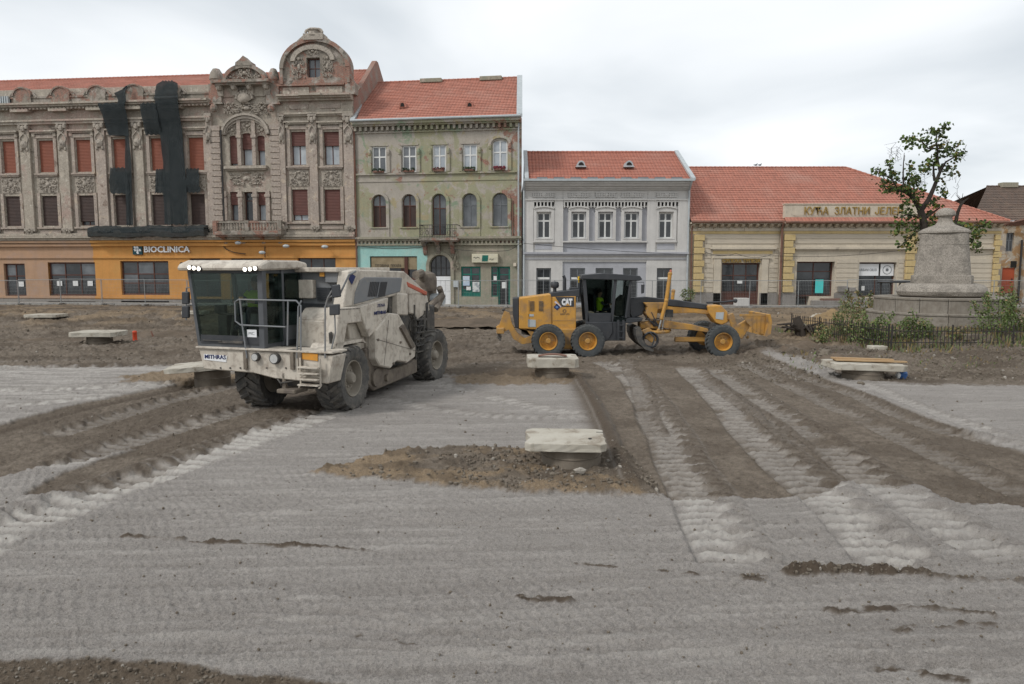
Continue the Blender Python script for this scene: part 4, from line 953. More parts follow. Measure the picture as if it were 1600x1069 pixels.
# ================= B2: the tall green house =================
b2 = thing('green_corner_house', B2, 'tall house with peeling green plaster, arched windows and red tiled roof', 'building')
uL, uR = us(B2, 557.5), us(B2, 815)
Z2 = lambda py: zs(B2, py, 686)
up2 = [rect(B2,581.5,603.5,229,270.5), rect(B2,628.5,650.5,227,269.5), rect(B2,676,697,225,267.5), rect(B2,723.5,745.5,224,266.5), rect(B2,769.5,793,221,266,0,.30)]
zup = (Z2(268.5), Z2(226.5))
up2 = [(o[0], o[1], zup[0], zup[1]+(.25 if i == 4 else 0), o[4]) for i, o in enumerate(up2)]
ar = [rect(B2,x0,x1,303.5,355) for x0, x1 in ((582,603),(629,650),(675.5,697),(723,745),(770,793))]
ar = [(o[0], o[1], Z2(354.5) if i != 2 else Z2(368), Z2(303.5), (o[1]-o[0])/2) for i, o in enumerate(ar)]
zc = Z2(380)
wall(b2, uL, uR, zc, Z2(190), up2+ar, m_green, sides=12)
gd = rect(B2,672,704,399,475.5); gd = (gd[0], gd[1], -.1, gd[3], (gd[1]-gd[0])/2)
shp = rect(B2,578.5,652,400.5,476); shp = (shp[0], shp[1], -.1, shp[3])
gw_ = rect(B2,720.5,751,416.5,463.5); dr = rect(B2,767.5,797,416.5,474); dr1 = (dr[0]+.36*(dr[1]-dr[0]), dr[1], -.1, dr[3]); dr0 = (dr[0], dr1[0], gw_[2], dr[3])
uc_ = us(B2, 668)
wall(b2, uL+.03, uc_, -.3, zc, [shp], m_cyan, label='turquoise painted shop front')
wall(b2, uc_, uR, -.3, zc, [gd, gw_, dr1, dr0], m_dirtw)
ww = window(b2, shp, m_bfr, m_glass, 3, (.55,), y=.25, fw=.12, bw=.22, name='shop_window')
sb = rect(B2,579.5,625,402,419); MB().box(sb[0], us(B2,632), .10, .20, sb[2], sb[3]).build('sign_board', m_signtan, b2, fix=False)
sb2 = rect(B2,637,651,402,421); MB().box(sb2[0], sb2[1], .10, .20, sb2[2], sb2[3]).build('sign_board', m_signtan, b2, fix=False)
MB().box(us(B2,632), us(B2,637), .0, .24, 0, sb[3]).build('post', m_bfr, b2, fix=False)
letters('ТРГОВИНА  ПЕКАРА', (sb[1]-sb[0])*.9, .22, m_blk, b2, ((sb[0]+us(B2,632))/2, .09, sb[2]+.18), extr=.005)
# door
dz = B2.F(688, 432)[1]
gt = MB().box(gd[0], gd[1], .22, .28, -.1, dz).build('gate', m_white, b2, fix=False); mb = MB()
for k in range(4):
    for j in range(2):
        w0 = (gd[1]-gd[0])/4; mb.box(gd[0]+w0*k+.06, gd[0]+w0*(k+1)-.06, .19, .22, .1+j*1.0, .95+j*1.0)
mb.build('gate_panel', m_white, gt, fix=False)
window(b2, (gd[0], gd[1], dz, gd[3]), m_blk, m_glass, 4, (.4,), y=.25, name='fanlight')
# green shop front
wg = window(b2, gw_, m_gfr, m_glass, 2, (.22,.74), y=.1, fw=.12, bw=.09, name='shop_window', panemats=[m_gfr, m_glass, m_glass])
r_ = rect(B2,723,733.5,431.5,446.5); MB().box(r_[0], r_[1], .06, .08, r_[2], r_[3]).build('poster', pm('pale_blue_poster', (.60,.64,.66), (.30,.42,.58), scale=1.6, bump=0), b2, fix=False)
r_ = rect(B2,738,749,440.5,456); MB().box(r_[0], r_[1], .06, .08, r_[2], r_[3]).build('poster', pm('pale_poster', (.58,.60,.58), (.25,.28,.30), scale=3, lo=.5, hi=.6, bump=0), b2, fix=False)
r_ = rect(B2,728.5,735.5,448,453.5); MB().box(r_[0], r_[1], .02, .05, r_[2], r_[3]).build('notice', m_paper, b2, fix=False)
window(b2, dr0, m_gfr, m_glass, 1, (.45,.78), y=.1, fw=.08, name='shop_window')
window(b2, dr1, m_gfr, m_glass, 1, (.80,), y=.14, fw=.13, name='shop_door')
r_ = rect(B2,784,791.5,441,450.5); MB().box(r_[0], r_[1], .06, .09, r_[2], r_[3]).build('notice', m_paper, b2, fix=False)
r_ = rect(B2,771,776,431.5,438.5); MB().box(r_[0], r_[1], .06, .09, r_[2], r_[3]).build('notice', m_paper, b2, fix=False)
r_ = rect(B2,738.5,779,397,410.5)
sgn = MB().box(r_[0], r_[1], -.32, -.0, r_[2], r_[3]).build('shop_sign', pm('cream_sign_board', (.62,.58,.42), (.55,.52,.42), scale=2, bump=0), b2, bevel=.02)
cx_, cz_ = (r_[0]+r_[1])/2, (r_[2]+r_[3])/2; mb = MB(); mb.prism([(cx_-.22,cz_-.22),(cx_+.22,cz_-.22),(cx_+.26,cz_+.22),(cx_-.18,cz_+.22)], -.345, -.322)
mb.build('sign_emblem', m_gfr, sgn); mb = MB(); mb.tube([(r_[0]+.12+.08*k, -.33, cz_+.05+.05*math.sin(k*1.9)) for k in range(7)], .02, 5); mb.tube([(cx_+.35+.08*k, -.33, cz_-.08+.05*math.sin(k*2.1)) for k in range(5)], .018, 5); mb.build('sign_script', m_blk, sgn)
r_ = rect(B2,709,716.5,439,449); MB().box(r_[0], r_[1], -.18, 0, r_[2], r_[3]).build('meter_box', m_zinc, b2, bevel=.02)
r_ = rect(B2,802.5,807.5,411,416.5); MB().box(r_[0], r_[1], -.2, 0, r_[2], r_[3]).build('wall_box', m_cream, b2, bevel=.02)
for o in up2:
    window(b2, o, m_wfr, m_glassm if o in up2[:2] else m_glassl, 2, (.60,), y=.10, fw=.10, bw=.10, sill=m_green)
    mb = MB(); r0 = .16
    for s_ in (-1, 1):
        x = o[0]-.18 if s_ < 0 else o[1]+.18; mb.box(x-.11, x+.11, -.10, .02, o[2], o[3]-.3); mb.blob((x, -.10, o[3]-.45), (.15,.1,.26), 7, 4)
    if o[4]: archband(mb, (o[0]+o[1])/2, o[3]-.3, (o[1]-o[0])/2+.28, .62, .18, -.12, .01, n=10)
    else: mb.box(o[0]-.16, o[1]+.16, -.05, .02, o[3]+.01, o[3]+.12)
    mb.build('window_surround', m_green, b2)
for i, o in enumerate(ar):
    window(b2, o, m_bfr if i < 3 else m_gyfr, m_glass if i < 4 else m_glassm, 2, (.66,), y=.20, fw=.07, bw=.07, sill=None if i == 2 else m_green, panemats=[m_blindd if i in (0, 1) else m_glassm if i > 2 else m_glass, m_glassm])
    mb = MB(); x0, x1 = o[0]-.26, o[1]+.26
    mb.box(x0, o[0]-.04, -.10, .02, o[2]-.1, o[3]-o[4]); mb.box(o[1]+.04, x1, -.10, .02, o[2]-.1, o[3]-o[4]); archband(mb, (o[0]+o[1])/2, o[3]-o[4], (o[1]-o[0])/2+.26, (o[1]-o[0])/2+.26, .22, -.12, .01, n=12)
    if i != 2: mb.box(x0, x1, -.06, .02, o[2]-.75, o[2]-.12)
    mb.build('window_surround', m_green, b2)
strip(b2, 'string_course', m_green, [(uL, uR-.3, Z2(272), Z2(269.5), .14), (uL, uR-.3, Z2(283), Z2(281), .05)])
strip(b2, 'cornice', m_dirtw, [(uL, uR, Z2(373.5), Z2(370), .35), (uL, uR, Z2(376.5), Z2(373.5), .2), (uL, uR, Z2(383.5), Z2(381), .18)])
mb = MB(); x = uL+.1
while x < uR-.2: mb.box(x, x+.14, -.17, .02, Z2(380.8), Z2(376.6)); x += .31
mb.build('dentils', m_dirtw, b2, fix=False)
strip(b2, 'cornice', m_green, [(uL, uR, Z2(193.5), Z2(189), .62), (uL, uR, Z2(196), Z2(193.5), .42), (uL, uR, Z2(206), Z2(204), .12)])
mb = MB(); x = uL+.1
while x < uR-.2: mb.box(x, x+.18, -.30, .02, Z2(202.5), Z2(196.1)); x += .42
mb.build('modillions', m_green, b2, fix=False)
# balcony with iron railing
ba, bb = B2.F(655,372,-1)[0], B2.F(714.5,372,-1)[0]; bz = Z2(374)
bl = MB().box(ba, bb, -1.05, 0, bz-.12, bz+.06).box(ba+.1, bb-.1, -.9, 0, bz-.22, bz-.12).build('balcony', m_attic, b2, fix=False)
mb = MB(); rh = .98
mb.box(ba, bb, -1.03, -.99, bz+rh, bz+rh+.05); mb.box(ba, ba+.04, -.99, 0, bz+rh, bz+rh+.05); mb.box(bb-.04, bb, -.99, 0, bz+rh, bz+rh+.05); mb.box(ba, bb, -1.02, -1.0, bz+.14, bz+.17); mb.box(ba, bb, -1.02, -1.0, bz+.72, bz+.75)
x = ba+.02
while x < bb: mb.box(x, x+.022, -1.02, -.998, bz+.06, bz+rh); x += .125
for k in range(7):
    x = ba+.2+(bb-ba-.4)*k/6; mb.tube([(x+.13*math.cos(t_*.8), -1.03, bz+.45+.17*math.sin(t_*.8)) for t_ in range(9)], .015, 4)
mb.build('iron_railing', m_blk, bl)
mb = MB()
for px in (663, 684, 706): x = B2.F(px, 385, -.4)[0]; mb.prism([(-.9, bz-.22),(0, bz-.22),(0, bz-1.2),(-.2, bz-1.05),(-.35, bz-.6)], x-.14, x+.14, 'X')
mb.build('balcony_bracket', m_attic, bl)
mb = MB(); archband(mb, (gd[0]+gd[1])/2, gd[3]-gd[4], gd[4]+.28, gd[4]+.28, .24, -.14, .01, n=14); mb.box(gd[0]-.28, gd[0]-.04, -.14, .02, 0, gd[3]-gd[4]); mb.box(gd[1]+.04, gd[1]+.28, -.14, .02, 0, gd[3]-gd[4]); ornament(mb, us(B2,707), us(B2,717), Z2(425), Z2(384), -.1, .12, 10); mb.build('gate_surround', m_dirtw, b2)
# roof
yr2 = 6.4; zr2 = B2.F(700, 126, yr2)[1]
rf = roof(b2, uL+.25, uR-.28, uL+.25, uR-.28, -.55, Z2(188), yr2, zr2, m_tile)
mb = MB(); 
for x0, x1 in ((uL-.05, uL+.30), (uR-.30, uR+.12)): mb.prism([(-.6, Z2(189)), (yr2, zr2-.05), (yr2, zr2+.22), (-.6, Z2(184))], x0, x1, 'X')
mb.build('verge_flashing', m_zinc, b2)
for px in (632, 736):
    x, z_ = B2.F(px, 166, 1.8); mb = MB(); mb.prism([(x-.30,z_-.22),(x+.30,z_-.22),(x+.22,z_+.12),(x,z_+.30),(x-.22,z_+.12)], 1.25, 2.4); o = mb.build('roof_hatch', m_tile, b2); MB().prism([(x-.16,z_-.15),(x+.16,z_-.15),(x+.12,z_+.06),(x,z_+.15),(x-.12,z_+.06)], 1.22, 1.26).build('opening', m_dark, o)
for px in (675, 768): x = B2.F(px, 124, yr2)[0]; MB().box(x-.9, x+.9, yr2-.5, yr2+.3, zr2-.2, zr2+.13).build('chimney', m_dirtw, b2, bevel=.03)
mb = MB(); mb.lathe([(.09, 0), (.09, uR-uL)], (uL, -.72, Z2(187.5)), 8, 'X'); mb.box(uL, uR, -.70, -.35, Z2(189), Z2(188)); mb.build('gutter', m_zinc, b2)
mb = MB(); x = uR-.22; mb.tube([(x, -.7, Z2(188)), (x, -.15, Z2(196)), (x, -.15, 0)], .065, 8); mb.build('downpipe', m_zinc, b2)
MB().tube([(uL+.06, -.14, Z2(190)), (uL+.06, -.14, 0)], .075, 8).build('downpipe', m_rust, b2)
MB().tube([(us(B2,801), -.06, Z2(315)), (us(B2,801.5), -.06, Z2(378))], .05, 6).build('wall_pipe', m_rust, b2)
MB().prism([(-.0, Z2(190)), (yr2, zr2), (13, Z2(190))], uR-.32, uR-.02, 'X').build('gable_end_wall', m_brick, b2)
MB().prism([(-.0, Z2(190)), (yr2, zr2), (13, Z2(190))], uL+.02, uL+.3, 'X').build('gable_end_wall', m_brick, b2)
# the party walls run straight back, not square to the front
K2 = math.tan(-B2.ang)
for o_ in list(b2.children)+[c for q_ in b2.children for c in q_.children]:
    if o_.name.split('.')[0] in ('roof','ridge_tiles','gable_end_wall','verge_flashing','wall'):
        for v_ in o_.data.vertices:
            if v_.co.y > .5: v_.co.x -= K2*v_.co.y
# flower boxes on the sills
fl_cols = [((.02,.035,.02),(.03,.05,.02)), ((.02,.035,.02),(.03,.05,.02)), ((.16,.04,.045),(.05,.07,.03)), ((.04,.07,.03),(.05,.04,.03)), ((.20,.04,.05),(.12,.03,.04))]
names = ['leftmost flower box, dark and nearly bare, on the top floor sill', 'second flower box from the left with dark green plants', 'middle flower box with faded red flowers, above the balcony', 'fourth flower box with low green plants', 'rightmost flower box with the fullest red flowers, under the arched window']
for i, o in enumerate(up2):
    fb = thing('flower_box', B2, names[i], 'flower box', 'flower boxes on the green house'); xm = (o[0]+o[1])/2
    MB().box(xm-.42, xm+.42, -.30, -.12, o[2]-.002, o[2]+.14).build('box', m_rust, fb, bevel=.01)
    mb = MB(); rg = random.Random(i)
    for k in range(30+i*8): mb.blob((xm+rg.uniform(-.45,.45), -.22+rg.uniform(-.12,.1), o[2]+.15+rg.uniform(-.05,.14)), rg.uniform(.03,.07), 5, 3, jit=.3, rng=rg)
    mb.build('plants', pm('box_plants', fl_cols[i][0], fl_cols[i][1], scale=6, bump=0), fb, fix=False)

# ================= B3: the pale grey house =================
b3 = thing('grey_house', B3, 'renovated pale grey two storey house with white trim and new red roof', 'building')
U = lambda px: us(B3, px); Z3 = lambda py: zs(B3, py, 946)
uL, uR = U(817), U(1075)
wu = [(U(x0), U(x1), Z3(372.5), Z3(332)) for x0, x1 in ((839,860),(893,914),(934.5,955.5),(975,996),(1028.5,1049.5))]
wg_ = [(U(x0), U(x1), -.1 if i == 2 else Z3(474), Z3(419)) for i, (x0, x1) in enumerate(((838,861),(891,914.5),(931,958.5),(974,997),(1026.5,1050)))]
wall(b3, uL, U(879), -.4, Z3(285), [wu[0], wg_[0]], m_lgrey, sides=11, back=False)
wall(b3, U(879), U(1010), -.4, Z3(285), wu[1:4]+wg_[1:4], m_bgrey, y=.12, dep=.3)
wall(b3, U(1010), uR, -.4, Z3(285), [wu[4], wg_[4]], m_lgrey, sides=11, back=False)
MB().box(U(879)-.02, U(1010)+.02, 0, .11, Z3(330)+.3, Z3(285)).build('frieze_wall', m_lgrey, b3, fix=False)
MB().box(U(879)-.02, U(1010)+.02, .02, .11, Z3(409), Z3(398)).build('lintel_band', m_lgrey, b3, fix=False)
for i, o in enumerate(wu):
    window(b3, o, m_wfr, m_glass, 2, (.68,), y=.22, fw=.10, bw=.12, sill=m_lgrey)
    mb = MB(); q = .26; yb = .1 if i in (1, 2, 3) else 0
    for (x0, x1) in ((o[0]-q, o[0]-.05), (o[1]+.05, o[1]+q)): mb.box(x0, x1, -.09, .02+yb, o[2]-.1, o[3]+.12)
    mb.box(o[0]-q, o[1]+q, -.12, .02+yb, o[2]-.22, o[2]-.1)
    xc = (o[0]+o[1])/2; W = (o[1]-o[0])/2+q; n = 8
    top = [(xc-W+2*W*k/n, o[3]+.12+.12+.13*math.sin(math.pi*k/n)) for k in range(n+1)]
    mb.prism([(xc+W, o[3]+.05), (xc-W, o[3]+.05)]+top, -.085, .02+yb)
    for k in range(n): mb.prism([top[k], top[k+1], (top[k+1][0], top[k+1][1]+.09), (top[k][0], top[k][1]+.09)], -.17, .02+yb)
    mb.build('window_surround', m_lgrey, b3)
for i, o in enumerate(wg_):
    window(b3, o, m_gyfr, m_glass, 2 if i != 2 else 2, (.70,), y=.2, fw=.10, bw=.07, name='shop_window' if i != 2 else 'shop_door')
    MB().box(o[0]+.1, o[1]-.1, .17, .19, o[2]+(o[3]-o[2])*.68, o[2]+(o[3]-o[2])*.74).build('transom', m_wfr, b3, fix=False)
for x0, x1 in ((819,833),(866,879.3),(1009.5,1023),(1057,1073)): MB().box(U(x0), U(x1), -.10, .02, Z3(395), Z3(311)).build('pilaster', m_lgrey, b3, fix=False)
strip(b3, 'cornice', m_lgrey, [(uL, uR, Z3(288.5), Z3(284.5), .70), (uL, uR, Z3(291.5), Z3(288.5), .55), (uL, uR, Z3(295), Z3(291.5), .30), (uL, uR, Z3(297), Z3(295), .16)])
strip(b3, 'architrave', m_lgrey, [(uL, uR, Z3(313.5), Z3(311), .16)])
strip(b3, 'string_course', m_bgrey, [(uL, uR, Z3(397), Z3(394), .24), (uL, uR, Z3(399.5), Z3(397), .14), (uL, uR, Z3(405.5), Z3(404), .06)])
strip(b3, 'sill_course', m_lgrey, [(U(833), U(865), Z3(379), Z3(376.5), .16), (U(879), U(1010), Z3(379), Z3(376.5), .16), (U(1023), U(1056), Z3(379), Z3(376.5), .16)])
MB().box(U(836), U(862), -.02, .01, Z3(390), Z3(381)).box(U(1026), U(1053), -.02, .01, Z3(390), Z3(381)).build('apron_panel', m_bgrey, b3, fix=False)
# arcaded frieze
mb = MB(); dk = MB()
for (xa, xb, n) in ((832,865,6), (880,1009,25), (1023,1057,6)):
    a_, c_ = U(xa), U(xb); st = (c_-a_)/n
    for k in range(n):
        x = a_+st*k; mb.box(x, x+st*.42, -.11, .14, Z3(323), Z3(316)); mb.prism([(x, Z3(323)), (x+st*.42, Z3(323)), (x+st*.21, Z3(325.5))], -.11, .14)
        dk.box(x+st*.42, x+st, .0, .02, Z3(322), Z3(316))
    mb.box(a_, c_, -.12, .14, Z3(316), Z3(314.6))
mb.build('arcaded_frieze', m_lgrey, b3, fix=False); dk.build('frieze_recess', m_gyfr, b3, fix=False)
for xa, xb in ((832,866),(887,920),(929,962),(969,1002),(1023,1056)):
    a_, c_ = U(xa), U(xb); zt, zbm = Z3(301.5), Z3(307.5); mb = MB(); mb.box(a_, c_, -.05, -.0, zbm, zt); 
    p = mb.build('vent_panel', m_gyfr, b3, fix=False); mb = MB()
    for k in range(13): x = a_+(c_-a_)*(k+.5)/13; mb.prism([(x-.03, zbm), (x+.03, zbm), (x+.055, (zt+zbm)/2), (x+.03, zt), (x-.03, zt), (x-.055, (zt+zbm)/2)], -.08, -.045)
    mb.box(a_, c_, -.09, -.045, zt-.03, zt+.03); mb.box(a_, c_, -.09, -.045, zbm-.03, zbm+.03); mb.blob(((a_+c_)/2, -.07, (zt+zbm)/2), (.2,.06,.12), 8, 4); mb.build('grille', m_lgrey, p)
yr3 = 4.9; zr3 = B3.F(940, 238.5, yr3)[1]
roof(b3, uL+.4, uR-.12, uL+.4, uR-.12, -.62, Z3(282.5), yr3, zr3, m_tile3)
mb = MB(); mb.box(uL, uR+.1, -.95, -.55, Z3(285), Z3(281.5)); mb.build('gutter', m_zinc, b3, fix=False)
mb = MB(); x = uL+1
while x < uR-1: mb.prism([(-.55, Z3(282)),(-.35, Z3(282)+.04),(-.35, Z3(282)+.2),(-.52, Z3(282)+.18)], x, x+.75, 'X'); x += 1.22
mb.build('snow_guard', m_gyfr, b3)
mb = MB(); mb.prism([(-.9, Z3(284)), (yr3, zr3-.08), (yr3, zr3+.18), (-.9, Z3(280))], uR-.12, uR+.18, 'X'); mb.prism([(-.9, Z3(284)), (yr3, zr3-.08), (yr3, zr3+.18), (-.9, Z3(280))], uL+.1, uL+.4, 'X'); mb.build('verge_flashing', m_zinc, b3)
for sgn_x in (uL+.15, uR-.3): MB().prism([(0, Z3(285)), (yr3, zr3), (yr3*2, Z3(285))], sgn_x, sgn_x+.25, 'X').build('gable_end_wall', m_lgrey, b3)
for px in (907, 981.5):
    x, z_ = B3.F(px, 258.5, 1.6); mb = MB(); n = 8; mb.prism([(x-.42,z_-.18)]+[(x-.30*math.cos(math.pi*k/n), z_-.05+.34*math.sin(math.pi*k/n)) for k in range(n+1)]+[(x+.42,z_-.18)], 1.1, 2.1); o = mb.build('roof_hatch', m_zinc, b3); mb = MB(); mb.prism([(x-.2*math.cos(math.pi*k/n), z_-.05+.22*math.sin(math.pi*k/n)) for k in range(n+1)], 1.07, 1.11); mb.build('opening', m_dark, o)
for x in (U(818.5), U(1073.5)): MB().tube([(x, -.85, Z3(285)), (x, -.14, Z3(298)), (x, -.14, 0)], .075, 8).build('downpipe', m_zinc, b3)
letters('14', .22, .12, m_gyfr, b3, (U(945), .09, Z3(408)), name='house_number')

# ================= B4: the low yellow and cream house with the lettered parapet =================
b4 = thing('yellow_quoined_house', B4, 'long low cream house with yellow quoins, lettered parapet and big red hipped roof', 'building')
U = lambda px: us(B4, px); Z4 = lambda py: zs(B4, py, 1240)
uL, uM, uR = U(1076), U(1218), U(1557)
zt4 = Z4(349)
o1 = (U(1128), U(1187.5), -.1, Z4(411)); o2 = (U(1243), U(1302), Z4(463), Z4(409)); o2d = (U(1243), U(1264), -.1, Z4(463)); o3 = (U(1340), U(1398), Z4(464), Z4(410))
o4 = (U(1440), U(1480), Z4(464), Z4(410))
wall(b4, uL, uM, -.4, zt4, [o1], m_cream, sides=11, back=False)
wall(b4, uM, uR, -.4, zt4, [o2, o2d, o3, o4], m_cream, y=-.25, dep=.6, sides=11.3, back=True)
window(b4, (o1[0], o1[1], o1[2], o1[3]), m_bfr, m_glass, 3, (.35,.72), y=.3, fw=.12, name='shop_door', panemats=[m_bfr, m_glass, m_glass])
window(b4, (o2[0], o2[1], o2[2], o2[3]), m_bfr, m_glass, 2, (.72,), y=.2, fw=.10, name='shop_window')
window(b4, o2d, m_bfr, m_glass, 1, (.9,), y=.22, fw=.1, name='shop_door')
window(b4, o3, m_bfr, m_glass, 2, (.66,), y=.1, fw=.09, name='shop_window'); window(b4, o4, m_bfr, m_glass, 2, (.66,), y=.1, name='shop_window')
r_ = (U(1341.5), U(1373), Z4(431), Z4(412.5)); q = MB().box(r_[0], r_[1], .0, .05, r_[2], r_[3]).build('shop_sign', m_white, b4, fix=False); letters('URBANI OBOD', (r_[1]-r_[0])*.86, .20, m_gyfr, b4, ((r_[0]+r_[1])/2-.03, -.01, (r_[2]+r_[3])/2), extr=.004)
r_ = (U(1376), U(1396.5), Z4(431), Z4(412.5)); q = MB().box(r_[0], r_[1], .0, .05, r_[2], r_[3]).build('shop_sign', m_white, b4, fix=False)
mb = MB(); cx_, cz_ = (r_[0]+r_[1])/2, (r_[2]+r_[3])/2; mb.blob((cx_, -.005, cz_), (.12,.01,.12), 10, 4); mb.lathe([(.30,-.012),(.34,-.012),(.34,-.002),(.30,-.002)], (cx_, 0, cz_), 12, 'Y', closed=True); mb.build('sign_emblem', m_gyfr, q)
MB().box(U(1274.5), U(1287), -.06, -.04, Z4(458), Z4(437)).build('poster', m_cyanp, b4, fix=False)
MB().box(U(1348), U(1353), .06, .08, Z4(454), Z4(447)).build('notice', m_paper, b4, fix=False); MB().box(U(1153), U(1160), -.08, .1, Z4(443), Z4(438)).build('notice', m_paper, b4, fix=False)
letters('СРПСКА ТРПЕЗА', o1[1]-o1[0], .28, m_gold, b4, ((o1[0]+o1[1])/2, -.08, Z4(407.5)), name='sign_lettering', extr=.04, bold=.01)
MB().box(U(1145), U(1165), -1.2, -.4, -.1, Z4(465)).build('doorstep_block', m_lgrey, b4, bevel=.02)
MB().box(U(1266), U(1330), -1.1, -.26, -.1, Z4(469)).build('window_ledge', m_base, b4, bevel=.02); MB().box(U(1280), U(1310), -.9, -.35, Z4(469), Z4(466)).build('ledge_slab', m_rust, b4, bevel=.01)
# coursed masonry: every course between the openings is a block of its own
def courses(ua, ub, y, blocks, mt, name='course', n=12, ztop=Z4(366), zbot=Z4(457)):
    me = MB().box(-.5, .5, -.5, .5, -.5, .5).mesh(name, mt, bevel=.02); hh = (ztop-zbot)/n
    for k in range(n):
        z0 = zbot+hh*k; zc_ = z0+hh/2; cuts = sorted([(b[0], b[1]) for b in blocks if b[2] < zc_+hh*.3 and b[3] > zc_-hh*.3]); x = ua
        for a_, c_ in cuts+[(ub, ub)]:
            if a_-x > .25: piece(me, name, b4, ((x+a_)/2, y, zc_), (a_-x-.03, .10, hh-.045))
            x = max(x, c_)
pad = lambda o, p=.10: (o[0]-p, o[1]+p, o[2], o[3]+.05)
qz = [(U(1082.5), U(1098.5), -9, 9)]
courses(U(1099.5), uM-.12, -.0, [pad(o1, .62), (U(1110), U(1209), Z4(409), Z4(387))], m_cream)
courses(U(1238), U(1409), -.25, [pad(o2), pad(o3), (U(1238.5), U(1409), Z4(402), Z4(384))], m_cream)
courses(U(1427), U(1546), -.25, [pad(o4), (U(1430), U(1545), Z4(402), Z4(384))], m_cream)
def quoin(xa, xb, y, n=9, mt=m_yel):
    me = MB().box(-.5, .5, -.5, .5, -.5, .5).mesh('quoin', mt, bevel=.05); zb_, zt_ = Z4(457), Z4(366.5); hh = (zt_-zb_)/n
    for k in range(n):
        a_, c_ = U(xa)+(0 if k % 2 else .0), U(xb)-(.14 if k % 2 else 0); piece(me, 'quoin', b4, ((a_+c_)/2, y-.10, zb_+hh*(k+.5)), (c_-a_, .26, hh-.04))
quoin(1083, 1099, 0); quoin(1221, 1237.5, -.25); quoin(1410.5, 1426, -.25); quoin(1546.5, 1557, -.25, 10)
for (a_, c_, y) in ((uL, uM-.1, 0), (uM, uR, -.25)):
    mb = MB(); mb.box(a_, c_, y-.08, y+.02, -.2, Z4(457.5)); p = mb.build('socle', m_base if y else m_lgrey, b4, fix=False) if False else None
mb = MB(); mb.box(uL, o1[0]-.02, -.10, .02, -.2, Z4(458)); mb.box(o1[1]+.02, uM-.1, -.10, .02, -.2, Z4(458)); mb.build('socle', m_base, b4, fix=False)
mb = MB(); mb.box(uM, o2[0]-.02, -.36, -.2, -.2, Z4(458)); mb.box(o2[1]+.02, o3[0]-.02, -.36, -.2, -.2, Z4(458)); mb.box(o3[0]-.02, uR, -.36, -.2, -.2, Z4(466)); mb.build('socle', m_base, b4, fix=False)
mb = MB(); mb.box(U(1108), U(1211), -.22, .02, Z4(389.5), Z4(386.5)); mb.box(U(1112), U(1207), -.12, .02, Z4(391.5), Z4(389.5)); mb.build('hood_moulding', m_cream, b4, fix=False)
MB().box(U(1113), U(1206), -.05, .02, Z4(396.5), Z4(391.7)).build('lintel_band', m_yel, b4, fix=False)
MB().box(U(1115), U(1126), -.10, .02, -.1, Z4(402)).box(U(1189.5), U(1200), -.10, .02, -.1, Z4(402)).build('door_jamb', m_cream, b4, fix=False); MB().box(U(1113), U(1203), -.14, .02, Z4(404), Z4(402)).build('door_cornice', m_cream, b4, fix=False)
mb = MB(); mb.box(U(1238.5), U(1409), -.5, -.24, Z4(389.5), Z4(386.5)); mb.box(U(1240), U(1408), -.4, -.24, Z4(391.5), Z4(389.5)); mb.box(U(1428), U(1545), -.5, -.24, Z4(389.5), Z4(386.5)); mb.build('hood_moulding', m_cream, b4, fix=False)
strip(b4, 'yellow_band', m_yel, [(uL, uM, Z4(365.5), Z4(361.5), .06), (uM, uR, Z4(365.5), Z4(361.5), .31)])
def eaves(a_, c_, y0):
    mb = MB(); mb.box(a_, c_, y0-.55, y0+.05, Z4(350.5), Z4(347.5)); mb.box(a_, c_, y0-.10, y0+.05, Z4(361), Z4(358)); mb.build('eaves_cornice', m_cream, b4, fix=False)
    mb = MB(); x = a_+.1
    while x < c_-.25: mb.prism([(y0-.48, Z4(350.6)), (y0, Z4(350.6)), (y0, Z4(356)), (y0-.15, Z4(355.5)), (y0-.42, Z4(352.6))], x, x+.22, 'X'); x += .52
    mb.build('modillions', m_cream, b4)
eaves(uL, uM-.05, 0); eaves(uM, uR, -.25)
mb = MB(); 
for px in (1090,1115,1139,1163,1187): x = U(px); mb.prism([(-.2, Z4(357)), (0, Z4(357)), (0, Z4(362)), (-.12, Z4(361))], x-.1, x+.1, 'X')
mb.build('console', m_cream, b4)
# roof with a hip at the right
yr4 = 6.6; zr4 = B4.F(1200, 262.5, yr4)[1]; xr4 = B4.F(1322, 262.5, yr4)[0]; ze4 = Z4(346)
xe = uR+.45
rf = roof(b4, uL, xe, uL, xr4, -.45, ze4, yr4, zr4, m_tile, depth2=13)
MB().add([(xr4, yr4, zr4), (xe, -.45, ze4), (xe, 13, ze4)], [(0,1,2)]).build('roof_hip', m_tile, rf, fix=False)
mb = MB(); n = 30
for k in range(n):
    p0 = Vector((xr4, yr4, zr4)).lerp(Vector((xe, -.45, ze4)), k/n); p1 = Vector((xr4, yr4, zr4)).lerp(Vector((xe, -.45, ze4)), (k+1)/n); mb.cyl(p0, p1, .10, .13, 6)
mb.build('hip_tiles', m_tile, rf, fix=False)
MB().prism([(0, zt4), (yr4, zr4-.03), (13, zt4)], uL+.02, uL+.28, 'X').build('gable_end_wall', m_cream, b4)
